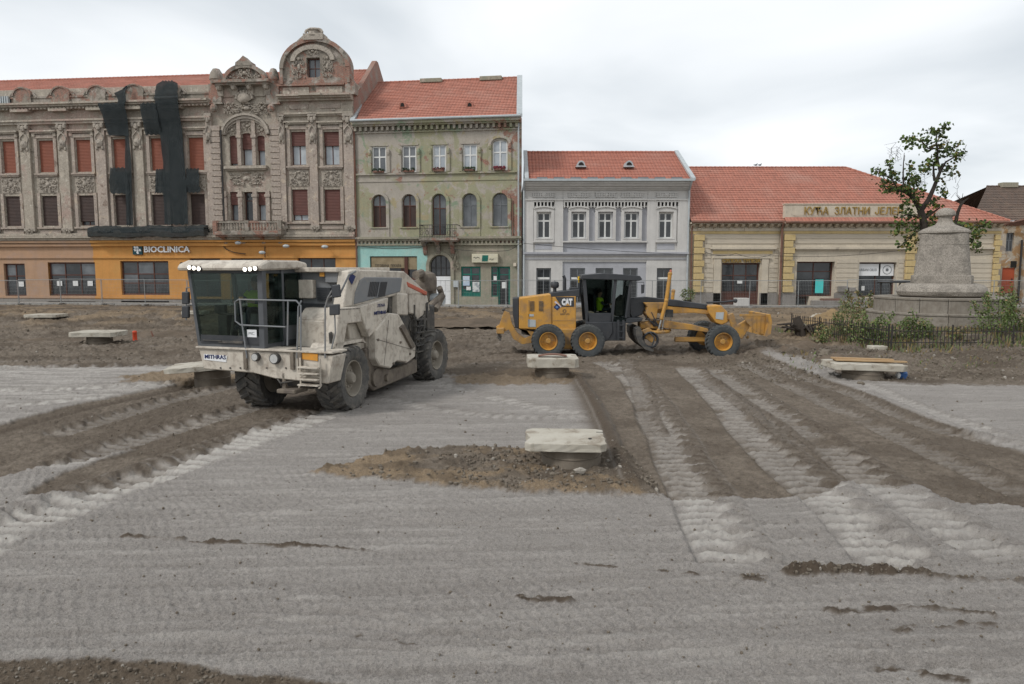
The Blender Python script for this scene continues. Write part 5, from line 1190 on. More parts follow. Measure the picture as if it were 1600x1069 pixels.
# parapet with the lettering
pa, pb = U(1219.5), U(1424); zp0, zp1 = Z4(340.5), Z4(320.5)
pr_ = MB().box(pa, pb, -.42, -.05, zp0-.05, zp1).box(pa-.05, pb+.05, -.48, .0, zp1, zp1+.07).build('parapet', m_cream, b4, fix=False)
MB().box(U(1234), U(1418), -.445, -.418, zp0+.12, zp1-.12).build('parapet_panel', m_cream, pr_, fix=False)
mb = MB()
for k in range(11): a_ = pa+(pb-pa)*k/11; mb.prism([(-.85, Z4(347)+.0), (-.42, zp0+.02), (-.42, zp0-.06), (-.85, Z4(347)-.06)], a_, a_+(pb-pa)/11-.02, 'X')
mb.build('parapet_apron', m_tile, pr_)
for (txt, xa, xb) in (('КУЋА', 1249.5, 1286.5), ('ЗЛАТНИ', 1296, 1349.5), ('ЈЕЛЕН', 1358, 1400.5)):
    letters(txt, U(xb)-U(xa), .56, m_gold, b4, ((U(xa)+U(xb))/2, -.48, Z4(330)), name='sign_lettering', extr=.04, bold=.003)
mb = MB(); mb.lathe([(.09,0),(.09,uM-uL)], (uL, -.62, ze4-.08), 8, 'X'); mb.lathe([(.09,0),(.09,uR-uM+.3)], (uM, -.92, ze4-.12), 8, 'X'); mb.build('gutter', m_rust, b4)
MB().tube([(uM-.05, -.7, ze4-.1), (uM-.05, -.4, Z4(358)), (uM-.05, -.4, Z4(440)), (uM-.05, -.4, 0)], .085, 8).build('downpipe', m_rust, b4)
MB().tube([(U(1079), -.4, ze4-.1), (U(1079), -.1, Z4(360)), (U(1080), -.1, 0)], .06, 8).build('downpipe', m_rust, b4)
mb = MB(); mb.box(U(1307), U(1322), -.5, -.27, Z4(456), Z4(447)); mb.box(U(1324), U(1334), -.5, -.27, Z4(455), Z4(449)); mb.build('meter_box', m_base, b4, bevel=.02)
x, z_ = B4.F(1183, 261, yr4)
for k, dx in enumerate((-.12, .22)):
    t_ = thing('pigeon', Fr(B4.world((x+dx, yr4, zr4+.12)), 0), ['left one of two grey pigeons on the long ridge of the yellow house', 'right one of two grey pigeons on the long ridge of the yellow house'][k], 'pigeon', 'pigeons on the ridge')
    mb = MB(); mb.lathe([(.005,-.22),(.03,-.14),(.06,-.05),(.07,.03),(.045,.10),(.02,.13)], (0, 0, .12), 8, 'X'); mb.blob((.11,0,.22), (.04,.035,.04), 7, 5); mb.tube([(.08,0,.14),(.10,0,.20)], .035, 6); mb.cyl((.14,0,.22),(.17,0,.215), .01, .003, 5)
    mb.cyl((.02,.02,.07),(.02,.02,0), .006, n=4); mb.cyl((.02,-.02,.07),(.02,-.02,0), .006, n=4); mb.build('body', m_gyfr, t_, smooth=True)

# ================= B5: ruined house beyond the side street =================
B5 = Fr((Fr((0,58,0),0).hit(1562, 419, 1, 0).x, 58.5, gzf), 0)
b5 = thing('ruined_house', B5, 'crumbling house with old dark roof and red door at the far right edge', 'building')
U = lambda px: us(B5, px); Z5 = lambda py: zs(B5, py, 1585)
ow = rect(B5, 1572, 1584, 364, 393); od = rect(B5, 1565, 1585, 418.5, 458); ub = rect(B5,1579,1588,408,418)
wall(b5, 0.1, U(1690), -.4, Z5(347), [ow, (od[0], od[1], od[2], od[3])], m_ruin, sides=12)
window(b5, ow, m_gyfr, m_glass, 2, (.6,), y=.15); 
dp = MB().box(od[0], od[1], .08, .14, od[2], od[3]).build('door', m_woodr, b5, fix=False); MB().box(od[1]-.2, od[1]-.14, .02, .08, (od[2]+od[3])/2, (od[2]+od[3])/2+.15).build('handle', m_blk, dp)
MB().box(ub[0], ub[1], -.03, .03, ub[2], ub[3]).build('vent', m_dark, b5, fix=False); MB().tube([(U(1592), -.15, Z5(375)), (U(1592), -.15, 0)], .08, 8).build('downpipe', m_blk, b5)
yr5 = 6; zr5 = B5.F(1560, 292, yr5)[1]
roof(b5, U(1510), U(1700), B5.F(1542, 292, yr5)[0], U(1730), -.3, Z5(345), yr5, zr5, m_tiled)
MB().box(B5.F(1562,290,yr5)[0], B5.F(1587,290,yr5)[0], yr5-.4, yr5+.3, zr5-.1, zr5+.35).build('chimney', m_dirtw, b5, bevel=.04)
mb = MB(); 
for k in range(4): mb.tube([(U(1556)+k*.3, -.4, Z5(352)), (U(1600)+k*.4, -.9+k*.1, Z5(340)-k*.1)], .09, 5)
mb.build('broken_rafters', m_rust, b5)

# ================= pavement strip and kerb, site fence, wires =================
x0_, x1_ = -52, 52
def pave_y(x):
    p1_ = B1.world((0,0,0)); p2_ = B2.world((us(B2,815),0,0)); a1, a2 = math.tan(-B1.ang), math.tan(-B2.ang)
    if x > p2_.x: return YF
    if x > p1_.x: return p2_.y+(p2_.x-x)*a2
    return p1_.y+(p1_.x-x)*a1
mb = MB(); xs_ = [-55,-40,-30,-20,B1.o.x,-8,0.7,20,40,56]; rgk = random.Random(3)
for i in range(len(xs_)-1):
    a_, c_ = xs_[i], xs_[i+1]; ya, yb = pave_y(a_), pave_y(c_)
    mb.add([(a_,ya-1.9,.72),(c_,yb-1.9,.72),(c_,yb+.5,.74),(a_,ya+.5,.74),(a_,ya-1.9,.3),(c_,yb-1.9,.3)], [(0,1,2,3),(4,5,1,0)])
o = mb.build('pavement', pv, fix=False, kind='structure')
kb = MB().box(-.49,.49,-.08,.08,-.2,.12).mesh('kerb_stone', pm('kerb_stone', (.36,.34,.31), (.27,.25,.23), scale=3, bump=.4), bevel=.015)
x = -44
while x < 44:
    y_ = pave_y(x)-2.0; sl_ = math.atan(pave_y(x+.5)-pave_y(x-.5)); k_ = piece(kb, 'kerb_stone', o, (x, y_, .64+rgk.uniform(-.015,.015)), rot=(0,0,sl_+rgk.uniform(-.01,.01))); x += 1.0
m_galv = pm('galvanised_wire', (.30,.31,.31), (.24,.25,.25), scale=4, rough=.5, bump=0, spec=.5)
# one fence panel, copied along the fronts
fpx = []
fx, n = -41.5, 0
proto = None
L_ = 3.42
def fence_meshes():
    mb = MB(); H = 1.95
    mb.cyl((0,0,0),(0,0,H), .021, n=6); mb.cyl((L_,0,0),(L_,0,H), .021, n=6); mb.cyl((0,0,H),(L_,0,H), .021, n=6); mb.cyl((0,0,.15),(L_,0,.15), .017, n=6); fr_ = mb.mesh('frame', m_galv)
    mb = MB(); k = .12
    while k < L_: mb.box(k-.0022, k+.0022, -.0022, .0022, .15, H); k += .115
    k = .35
    while k < H: mb.box(0, L_, -.0025, .0025, k-.0025, k+.0025); k += .25
    ms = mb.mesh('wire_mesh', m_galv, fix=False); mb = MB(); mb.box(-.11, .11, -.33, .33, 0, .13); ft = mb.mesh('foot', pm('concrete_foot', (.3,.29,.27), bump=.3), bevel=.02)
    return fr_, ms, ft
fr_, ms_, ft_ = fence_meshes(); rgf = random.Random(8)
x = -41.5; segs = {}
HS = ((-99, B1.world((uPink,0,0)).x, 'the tan shop front'), (0, -20.5, 'the orange shop front left of the recycler'), (0, B1.o.x, 'the orange front behind the recycler'), (0, .8, 'the green house'), (0, 12.9, 'the grey house'), (0, 19.9, 'the left part of the yellow house'), (0, 35.8, 'the lettered part of the yellow house'), (0, 99, 'the side street and the ruined house'))
ORD = ['first', 'second', 'third', 'fourth', 'fifth', 'sixth', 'seventh']
while x < 40:
    y = pave_y(x)-2.5; a_ = math.atan2(pave_y(x+L_)-pave_y(x), L_)+rgf.uniform(-.03,.03); xm = x+L_/2
    hn = next(h_[2] for h_ in HS if xm < h_[1]); segs[hn] = segs.get(hn, 0)+1
    t_ = thing('fence_panel', Fr((x, y, gz(x, y)), a_), 'mesh fence panel before %s, %s from left' % (hn, ORD[segs[hn]-1]), 'fence panel', 'site fence panels before the houses')
    piece(fr_, 'frame', t_); piece(ms_, 'wire_mesh', t_); piece(ft_, 'foot', t_)
    x += (L_+.03)*math.cos(a_)
def wire(pts, r, lb, sag):
    mb = MB(); P = []
    for i in range(len(pts)-1):
        a_, c_ = Vector(pts[i]), Vector(pts[i+1])
        for q_ in range(12): s_ = q_/12; P.append(a_.lerp(c_, s_)-Vector((0,0,sag*4*s_*(1-s_))))
    P.append(Vector(pts[-1])); mb.tube([tuple(p) for p in P], r, 4); t_ = mb.build('overhead_cable', m_blk); props(t_, lb, 'cable', 'cables on the fronts'); return t_
W = lambda px, py, y=53.3: tuple(Fr((0,0,0),0).hit(px, py, 1, y))
wire([W(806,379), W(1215,400), W(1430,388), W(1560,397)], .022, 'black cable sagging across the grey and yellow house fronts', .25)
wire([W(560,384,54.9), W(650,387,54.2), W(668,378,54.0)], .03, 'black cable looping over the turquoise shop front', .15)
wire([W(700,388,53.8), W(790,392,53.6), W(812,380,53.5)], .025, 'black cable drooping above the cream shop sign', .12)
wire([W(1100,393), W(1150,396), W(1205,398)], .02, 'short slack cable beside the yellow quoins over the shop door', .25)
# ------------------------------------------------------------------ machine materials
m_beige = pm('dusty_cream_machine_paint', (.56,.51,.435), (.47,.425,.36), scale=1.6, rough=.6, dirt=(.30,.255,.21), dscale=4.5, dlo=.48, dhi=.66, bump=.2, bscale=30, streak=.6)
m_mgrey = pm('dusty_grey_machine_paint', (.175,.185,.195), (.21,.21,.21), scale=1.6, rough=.6, dirt=(.26,.24,.21), dscale=1.5, dlo=.55, dhi=.75, bump=.1)
m_ddark = pm('dusty_dark_steel', (.055,.055,.055), (.10,.092,.08), scale=3, rough=.75, dirt=(.17,.15,.125), dscale=4, bump=.3)
m_mud = pm('mud_caked_steel', (.20,.17,.135), (.12,.10,.085), scale=4, rough=.95, bump=.6, bd=.03)
m_tyre = pm('dusty_rubber', (.075,.073,.07), (.135,.125,.11), scale=3.5, rough=.9, dirt=(.20,.18,.155), dscale=5, dlo=.5, dhi=.75, bump=.4, bscale=25, bd=.02)
m_tyreg = pm('grey_rubber', (.055,.06,.062), (.085,.088,.086), scale=3.5, rough=.85, dirt=(.14,.13,.115), dscale=5, dlo=.55, dhi=.8, bump=.3, bscale=25)
m_rimb = pm('dusty_rim', (.30,.27,.225), (.22,.195,.16), scale=3, rough=.8, bump=.3)
m_cat = pm('worn_yellow_paint', (.56,.29,.055), (.49,.25,.05), scale=1.6, rough=.5, dirt=(.28,.18,.10), dscale=2.4, dlo=.48, dhi=.70, bump=.1, streak=.3, spec=.4)
m_catd = pm('muddy_yellow_paint', (.46,.25,.06), (.30,.19,.10), scale=3, rough=.75, dirt=(.20,.15,.10), dscale=3, dlo=.5, dhi=.7, bump=.3)
m_cblk = pm('black_machine_paint', (.028,.031,.036), (.045,.046,.05), scale=2, rough=.45, dirt=(.09,.08,.07), dscale=3, dlo=.6, dhi=.8, bump=.1, spec=.5)
m_chrome = pm('worn_steel', (.5,.5,.48), (.35,.34,.32), scale=5, rough=.35, metal=.8, bump=.05)
m_navy = pm('navy_decal', (.02,.03,.11), rough=.5, bump=0)
m_redd = pm('orange_red_panel', (.52,.12,.07), (.42,.14,.09), scale=3, rough=.6)
m_orgd = pm('orange_decal', (.62,.27,.04), (.5,.25,.05), scale=8, rough=.6, bump=0)
m_seat = pm('dark_seat_cloth', (.03,.035,.04), rough=.9)
m_vest = pm('hi_vis_cloth', (.42,.62,.03), (.36,.54,.03), scale=8, rough=.9, bump=.1)
m_skin = pm('skin', (.42,.25,.18), rough=.6, bump=0); m_hair = pm('dark_hair', (.02,.016,.012), rough=.9); m_trous = pm('dark_work_cloth', (.03,.035,.05), rough=.9)
m_lens = pm('lamp_lens', (.5,.5,.48), (.4,.4,.4), scale=20, rough=.15, bump=0)
m_led, t, b = newmat('lit_work_lamp'); b.inputs['Emission Color'].default_value = (1, .92, .78, 1); b.inputs['Emission Strength'].default_value = 2.6; b.inputs['Base Color'].default_value = (.8,.8,.8,1)
m_cglass = bpy.data.materials.new('tinted_cab_glass'); m_cglass.use_nodes = True; t = m_cglass.node_tree; t.nodes.clear()
o_ = N(t, 'ShaderNodeOutputMaterial'); tr = N(t, 'ShaderNodeBsdfTransparent'); tr.inputs[0].default_value = (.62,.67,.65,1); gl = N(t, 'ShaderNodeBsdfGlossy'); gl.inputs['Roughness'].default_value = .04; gl.inputs[0].default_value = (.8,.9,.85,1)
lw = N(t, 'ShaderNodeLayerWeight'); lw.inputs[0].default_value = .25; ms = N(t, 'ShaderNodeMixShader'); t.links.new(M(t, 'MULTIPLY', lw.outputs['Facing'], .22), ms.inputs[0]); t.links.new(tr.outputs[0], ms.inputs[1]); t.links.new(gl.outputs[0], ms.inputs[2]); t.links.new(ms.outputs[0], o_.inputs[0])

def tyre_mesh(name, Rr, w_, n, mat, lug=.06, skew=.28, big=True):
    mb = MB(); h = w_/2
    prof = [(.56*Rr,-.80*h),(.66*Rr,-.97*h),(.80*Rr,-1.0*h),(.90*Rr,-.97*h),(.955*Rr-lug*.4,-.82*h),(.985*Rr-lug*.6,-.4*h),(.985*Rr-lug*.6,.4*h),(.955*Rr-lug*.4,.82*h),(.90*Rr,.97*h),(.80*Rr,1.0*h),(.66*Rr,.97*h),(.56*Rr,.80*h)]
    mb.lathe(prof, n=44, axis='Y', closed=True)
    for k in range(n):
        for s in (-1, 1):
            th = 2*math.pi*(k+(.5 if s > 0 else 0))/n; dth = (.36 if big else .42)*2*math.pi/n*.5
            secs = [(-.06*h*s, 0, Rr, 1), (.42*h*s, skew*.45, Rr, 1), (.86*h*s, skew*.95, Rr*.985, 1.05), (1.02*h*s, skew*1.08, Rr*.90, 1.1), (1.01*h*s, skew*1.1, Rr*.83, .9)]
            vs = []
            for (y, dt, rr, wd) in secs:
                for (a_, r_) in ((-1, rr), (1, rr), (1.25, rr-lug*1.4), (-1.25, rr-lug*1.4)):
                    a = th+dt+a_*dth*wd; vs.append((r_*math.cos(a), y-(0 if r_ == rr else .02*s), r_*math.sin(a)))
            fs = []
            for i in range(len(secs)-1):
                for j in range(4): fs.append((i*4+j, i*4+(j+1) % 4, (i+1)*4+(j+1) % 4, (i+1)*4+j))
            fs += [(3,2,1,0), (16,17,18,19)]; mb.add(vs, fs)
    return mb.mesh(name, mat, smooth=True)
def rim_mesh(Rr, w_, mat, deep=.25):
    mb = MB(); h = w_/2
    mb.lathe([(.575*Rr,-.8*h),(.575*Rr,.80*h),(.56*Rr,.86*h),(.535*Rr,.84*h),(.52*Rr,.55*h),(.50*Rr,deep*h),(.30*Rr,(deep+.12)*h),(.28*Rr,(deep+.2)*h),(.24*Rr,(deep+.2)*h),(.02*Rr,(deep+.15)*h),(.02*Rr,-.8*h)], n=32, axis='Y')
    return mb.mesh('rim', mat, smooth=True)
def hub_mesh(Rr, w_, mat, deep=.25):
    mb = MB(); h = w_/2; mb.lathe([(.20*Rr,deep*h),(.19*Rr,(deep+.45)*h),(.13*Rr,(deep+.62)*h),(.01,(deep+.62)*h)], n=16, axis='Y')
    for k in range(10): a = 2*math.pi*k/10; mb.cyl((.26*Rr*math.cos(a), (deep+.15)*h, .26*Rr*math.sin(a)), (.26*Rr*math.cos(a), (deep+.3)*h, .26*Rr*math.sin(a)), .022, n=6)
    return mb.mesh('wheel', mat, smooth=True)
def put_wheel(parent, meshes, loc, flip, steer=0, spin=0):
    w0 = piece(meshes[0], 'wheel', parent, loc, rot=(0, spin, (math.pi if flip else 0)+steer)); piece(meshes[1], 'tyre', w0); piece(meshes[2], 'rim', w0); return w0
def quadbox(mb, c4, th, axis_dir, mi=0):
    d = Vector(axis_dir)*th; mb.add([tuple(Vector(p)) for p in c4]+[tuple(Vector(p)+d) for p in c4], [(0,1,2,3),(7,6,5,4),(0,4,5,1),(1,5,6,2),(2,6,7,3),(3,7,4,0)])

def seated_person(fr, label, face_x=1):
    """driver sitting, both hands forward on a wheel; local +x is forward, origin on the seat"""
    t_ = thing('person', fr, label, 'person')
    J = [(0,0,.10),(0,0,.30),(-.02,0,.48),(-.02,0,.56),(0,0,.66),(.01,0,.76),(.01,0,.86),
         (-.02,.19,.50),(.16,.27,.28),(.42,.20,.30),(-.02,-.19,.50),(.16,-.27,.28),(.42,-.20,.30),
         (.02,.10,.08),(.44,.13,.12),(.50,.13,-.30),(.64,.14,-.36),(.02,-.10,.08),(.44,-.13,.12),(.50,-.13,-.30),(.64,-.14,-.36)]
    Rr = [.15,.155,.14,.06,.075,.105,.07,.075,.05,.035,.075,.05,.035,.10,.075,.05,.045,.10,.075,.05,.045]
    E = [(0,1),(1,2),(2,3),(3,4),(4,5),(5,6),(2,7),(7,8),(8,9),(2,10),(10,11),(11,12),(0,13),(13,14),(14,15),(15,16),(0,17),(17,18),(18,19),(19,20)]
    for s_, wr in ((1, 9), (-1, 12)):                            # five bent fingers closing on the wheel rim
        for f_, (dy, L, up_) in enumerate(((-.035,.075,.03),(-.015,.09,.035),(.005,.095,.035),(.025,.085,.03),(.045,.05,.0))):
            b0 = len(J); wx, wy, wz = J[wr]; yy_ = wy+dy
            J += [(wx+.06, yy_, wz+up_*.4), (wx+.06+L*.55, yy_, wz+up_), (wx+.05+L*.8, yy_, wz-.01)]; Rr += [.012, .010, .009]; E += [(wr, b0), (b0, b0+1), (b0+1, b0+2)]
    me = bpy.data.meshes.new('body'); me.from_pydata(J, E, []); o = bpy.data.objects.new('body', me); C.objects.link(o)
    md = o.modifiers.new('s', 'SKIN'); md.use_smooth_shade = True
    for i, sv in enumerate(me.skin_vertices[0].data): sv.radius = (Rr[i], Rr[i]); sv.use_root = (i == 0)
    sb = o.modifiers.new('u', 'SUBSURF'); sb.levels = 1; sb.render_levels = 1
    bpy.context.view_layer.update(); m2 = bpy.data.meshes.new_from_object(o.evaluated_get(bpy.context.evaluated_depsgraph_get())); bpy.data.objects.remove(o, do_unlink=True)
    m2.materials.clear(); m2.materials.append(m_skin); m2.materials.append(m_trous); m2.name = 'body'
    for p in m2.polygons: p.material_index = 1 if p.center.z < .22 and not (p.center.x > .3 and p.center.z > .2) or (p.center.z < .5 and p.center.x < .34 and abs(p.center.y) > .0) else 0
    body = piece(m2, 'body', t_)
    mb = MB(); mb.lathe([(.19,.06),(.195,.25),(.21,.42),(.19,.52),(.10,.575),(.075,.58)], n=14); mb.v = [(v[0]*.86-.01, v[1]*1.08, v[2]) for v in mb.v]
    for s_ in (-1, 1): mb.tube([(-.02,.17*s_,.51),(.06,.245*s_,.41)], [.10,.075], 8)
    mb.build('safety_vest', m_vest, t_, smooth=True)
    mb = MB(); mb.blob((-.02,0,.83), (.115,.10,.11), 10, 6); mb.build('hair', m_hair, t_, smooth=True)
    mb = MB(); mb.prism([(.10,.755),(.135,.745),(.10,.735)], -.012, .012); mb.blob((.10,.035,.785), .012, 6, 4, 1); mb.blob((.10,-.035,.785), .012, 6, 4, 1); mb.box(.098,.106,-.025,.025,.708,.714,1)
    for s_ in (-1, 1): mb.blob((0,.108*s_,.77), (.02,.012,.03), 6, 4)
    mb.build('face', [m_skin, m_hair], t_, smooth=True)
    return t_

# ================= the recycler =================
RC = Fr((-5.29, 18.2, -.08), R(-108))
rc = thing('soil_recycler', RC, 'big dusty cream road recycler with glass cab, lit roof lamps and lugged tyres', 'road recycler')
SD = lambda P, y=1.42: [RC.F(px, py, y) for px, py in P]         # on the machine's long side
FD = lambda P, x=1.3: [RC.A(px, py, x) for px, py in P]          # on its front
ty = tyre_mesh('tyre', .83, .70, 19, m_tyre, lug=.075); rm_ = rim_mesh(.80, .70, m_rimb); hb = hub_mesh(.80, .70, m_rimb)
for (x, y, fl, stz) in ((0, 1.15, 0, .06), (0, -1.15, 1, .06), (-5.08, 1.15, 0, 0), (-5.08, -1.15, 1, 0)): put_wheel(rc, (hb, ty, rm_), (x, y, .82), fl, stz, spin=x+y)
# chassis
ch = MB(); ch.box(-5.9, .9, -.78, .78, 1.0, 1.62); ch.cyl((0,-1.0,.82),(0,1.0,.82), .16, n=10); ch.cyl((-5.08,-1.0,.82),(-5.08,1.0,.82), .16, n=10); ch.box(-.3,.3,-.5,.5,.55,1.1); ch.box(-5.4,-4.8,-.5,.5,.55,1.1)
ch.build('chassis', m_ddark, rc, bevel=.03)
fr_p = FD([(309,541),(522,556),(513,600),(430,592),(395,583),(318,577)])
mb = MB(); mb.prism(fr_p, .75, 1.3, 'X'); fb_ = mb.build('front_beam', m_beige, rc, bevel=.025)
zt = (fr_p[0][1]+fr_p[1][1])/2; yl, yr_ = fr_p[0][0], fr_p[1][0]
MB().box(.72, 1.36, yl-.02, yr_+.0, zt+.0, zt+.05).build('front_lip', m_beige, fb_, bevel=.01)
MB().box(-.35, 1.28, yl+.05, 1.38, zt-.03, zt+.02).build('deck', m_beige, rc, bevel=.01)
c_ = FD([(319,553),(355,556),(354,566),(319,562)], 1.3); mb = MB(); mb.prism(c_, 1.302, 1.312, 'X'); pl_ = mb.build('name_plate', m_white, fb_)
lt = letters('MITHRAS', c_[1][0]-c_[0][0]-.06, .10, m_navy, fb_, (1.318, (c_[0][0]+c_[1][0])/2, (c_[0][1]+c_[2][1])/2+.03), rot=(math.pi/2, 0, math.pi/2), extr=.004, bold=.002)
for (px, py, r_) in ((402,557.5,.10), (432,560,.13)):
    y, z = RC.A(px, py, 1.3); mb = MB(); mb.cyl((1.28,y,z),(1.40,y,z), r_, n=16); o = mb.build('headlight', m_ddark, rc); MB().cyl((1.40,y,z),(1.415,y,z), r_*.8, n=16).build('lens', m_lens, o)
for px in (385, 458, 470): y, z = RC.A(px, 564, 1.3); MB().box(1.3, 1.36, y-.05, y+.05, z-.2, z+.22).build('bracket', m_mud, rc, bevel=.01)
c_ = FD([(472,550),(497,553),(497,564),(472,561)], 1.3); mb = MB(); mb.prism(c_, 1.303, 1.325, 'X'); mb.build('warning_plate', m_orgd, rc)
# steps
mb = MB()
l0, l1 = FD([(469,566),(500,568)], 1.42); z1, z0 = l0[1], RC.A(484, 603, 1.42)[1]
for y in (l0[0], l1[0]): mb.tube([(1.42,y,z1+.1),(1.42,y,z0),(1.5,y,z0-.03)], .022, 6)
for k in range(4): z = z0+.03+(z1-z0)*k/4; mb.box(1.36, 1.56, l0[0], l1[0], z-.015, z+.015)
zc_ = z0+(z1-z0)*.42; mb.tube([(1.44,l0[0],z0+.05+(z1-z0)*.28),(1.44,l1[0],z0+(z1-z0)*.72)], .014, 5); mb.tube([(1.44,l1[0],z0+.05+(z1-z0)*.28),(1.44,l0[0],z0+(z1-z0)*.72)], .014, 5)
mb.build('steps', m_beige, rc)
MB().box(.9, 1.45, .25, .75, .62, .72).box(1.2,1.3,.3,.4,.7,1.1).build('tow_bracket', m_mud, rc, bevel=.02)
# cab
yL, yRr = RC.A(300, 480, 1.2)[0], -.22
x_f, x_b = 1.22, RC.F(470, 470, yRr)[0]
zb_ = zt+.03; zt_c = RC.A(360, 421, 1.22)[1]
yLb = RC.A(314, 537, 1.2)[0]
posts = {'fl': ((x_f-.02,yLb,zb_),(x_f,yL,zt_c)), 'fr': ((x_f,yRr,zb_),(x_f,yRr,zt_c)), 'bl': ((x_b,yLb,zb_),(x_b,yL,zt_c)), 'br': ((x_b,yRr,zb_),(x_b,yRr,zt_c)), 'mr': ((x_f-.75,yRr,zb_),(x_f-.75,yRr,zt_c))}
mb = MB()
for k_, (a_, c_) in posts.items():
    r_ = .05 if k_ != 'fr' else .075; mb.add([(a_[0]+i*r_,a_[1]+j*r_,a_[2]) for i, j in ((-1,-1),(1,-1),(1,1),(-1,1))]+[(c_[0]+i*r_,c_[1]+j*r_,c_[2]) for i, j in ((-1,-1),(1,-1),(1,1),(-1,1))], [(0,3,2,1),(4,5,6,7),(0,1,5,4),(1,2,6,5),(2,3,7,6),(3,0,4,7)])
mb.box(x_b, x_f+.03, yLb, yRr+.03, zb_, zb_+.14); mb.box(x_b, x_f, yL, yRr, zt_c-.10, zt_c)
cabf = mb.build('cab', pm('dark_grey_cab_frame', (.095,.10,.108), (.075,.08,.085), scale=2, rough=.5, bump=.05, dirt=(.16,.15,.13), dlo=.56, dhi=.75), rc, bevel=.012)
MB().box(x_f+.035, x_f+.05, yLb+.06, yRr-.06, zb_+.10, zb_+.30).build('lower_band', m_cblk, cabf)
mb = MB(); quadbox(mb, [(x_f+.03,yLb+.04,zb_+.14),(x_f+.03,yRr-.08,zb_+.14),(x_f+.03,yRr-.08,zt_c-.10),(x_f+.03,yL+.04,zt_c-.10)], .012, (1,0,0)); mb.build('windscreen', m_cglass, cabf)
mb = MB(); quadbox(mb, [(x_f-.09,yRr+.04,zb_+.12),(x_f-.70,yRr+.04,zb_+.12),(x_f-.70,yRr+.04,zt_c-.1),(x_f-.09,yRr+.04,zt_c-.1)], .012, (0,1,0)); mb.build('door_glass', m_cglass, cabf)
mb = MB(); quadbox(mb, [(x_f-.80,yRr+.04,zb_+.5),(x_b+.05,yRr+.04,zb_+.5),(x_b+.05,yRr+.04,zt_c-.1),(x_f-.80,yRr+.04,zt_c-.1)], .012, (0,1,0)); mb.build('side_glass', m_cglass, cabf)
mb = MB(); quadbox(mb, [(x_f-.04,yLb-.03,zb_+.2),(x_b+.05,yLb-.03,zb_+.2),(x_b+.05,yL-.03,zt_c-.1),(x_f-.04,yL-.03,zt_c-.1)], .012, (0,-1,0)); mb.build('side_glass', m_cglass, cabf)
mb = MB(); quadbox(mb, [(x_b,yLb+.04,zb_+.8),(x_b,yRr-.04,zb_+.8),(x_b,yRr-.04,zt_c-.1),(x_b,yL+.04,zt_c-.1)], .012, (-1,0,0)); mb.build('rear_glass', m_cglass, cabf)
MB().box(x_b, x_b+.04, yLb, yRr, zb_+.1, zb_+.8).box(x_f-.80, x_b, yRr-.03, yRr+.02, zb_+.1, zb_+.5).build('rear_panel', m_mgrey, cabf, fix=True)
MB().box(x_f+.052, x_f+.057, yRr-.42, yRr-.15, zb_+.28, zb_+.46).build('notice', m_white, cabf); letters('MC', .16, .07, m_gyfr, cabf, (x_f+.060, yRr-.29, zb_+.37), rot=(math.pi/2,0,math.pi/2), extr=.001)
mb = MB(); mb.tube([(x_f+.07,yLb+.15,zb_+.17),(x_f+.09,yLb+.7,zb_+.17)], .014, 5); mb.box(x_f+.06, x_f+.08, yLb+.6, yLb+1.3, zb_+.12, zb_+.18); mb.build('wiper', m_ddark, cabf)
# cab roof with lamps
zr_ = zt_c; prof = [(x_b-.12, zr_+.02),(x_b-.1, zr_+.16),(x_b+.3, zr_+.22),(x_f-.1, zr_+.22),(x_f+.22, zr_+.12),(x_f+.28, zr_+.0),(x_f+.2, zr_-.03)]
mb = MB(); mb.prism(prof, yL-.16, yRr+.16, 'Y'); rfc = mb.build('cab_roof', m_beige, rc, bevel=.04)
for (px, py) in ((297,418),(304,419),(311.5,420),(383.5,421),(391.5,420.5),(399.5,419.5)):
    y, z = RC.A(px, py, x_f+.27); mb = MB(); mb.cyl((x_f+.18,y,z),(x_f+.29,y,z), .062, n=12); o = mb.build('work_lamp', m_ddark, rc); MB().cyl((x_f+.291,y,z),(x_f+.30,y,z), .048, n=12).build('lens', m_led, o)
# inside the cab
mb = MB(); ys_ = yRr-.80; mb.box(.0,.5,ys_-.25,ys_+.25,zb_+.35,zb_+.50); mb.box(-.10,.05,ys_-.25,ys_+.25,zb_+.50,zb_+1.15); mb.box(.1,.4,ys_-.1,ys_+.1,zb_+.1,zb_+.35); mb.build('driver_seat', m_seat, rc, bevel=.04)
mb = MB(); mb.tube([(.95,ys_-.35,zb_+.1),(.80,ys_-.35,zb_+.72)], .05, 8); mb.lathe([(.17,0),(.19,.02),(.17,.04),(.15,.02)], (.72,ys_-.35,zb_+.76), 16, closed=True); mb.box(.5,.9,ys_-.75,ys_-.5,zb_+.1,zb_+.75); mb.box(.62,.72,ys_-1.0,ys_-.7,zb_+.8,zb_+1.0); mb.tube([(.7,ys_-.9,zb_+.8),(.75,ys_-.4,zb_+.74)], .035, 6); mb.build('steering_column', m_ddark, rc)
pf = Fr(RC.world((.30, ys_-.1, zb_+.78)), RC.ang)
seated_person(pf, 'driver in a bright yellow green vest seated behind the glass of the recycler cab')
# handrails
hr = lambda P, x=1.34: [(x, *RC.A(px, py, x)) for px, py in P]
mb = MB(); mb.tube(hr([(463,470),(373,468),(367,472),(368,502),(376,508),(446,511)]), .020, 6)
mb.tube(hr([(375,468),(379,510),(386,560)]), .022, 6); mb.tube(hr([(450,470),(449,540)]), .02, 6); mb.tube(hr([(471,470),(466,480),(464,560)]), .02, 6)
mb.tube(hr([(508,560),(508,480),(512,466),(524,460)]), .02, 6); mb.tube(hr([(463,470),(470,478),(470,560)]), .02, 6)
mb.build('handrail', m_mgrey, rc)
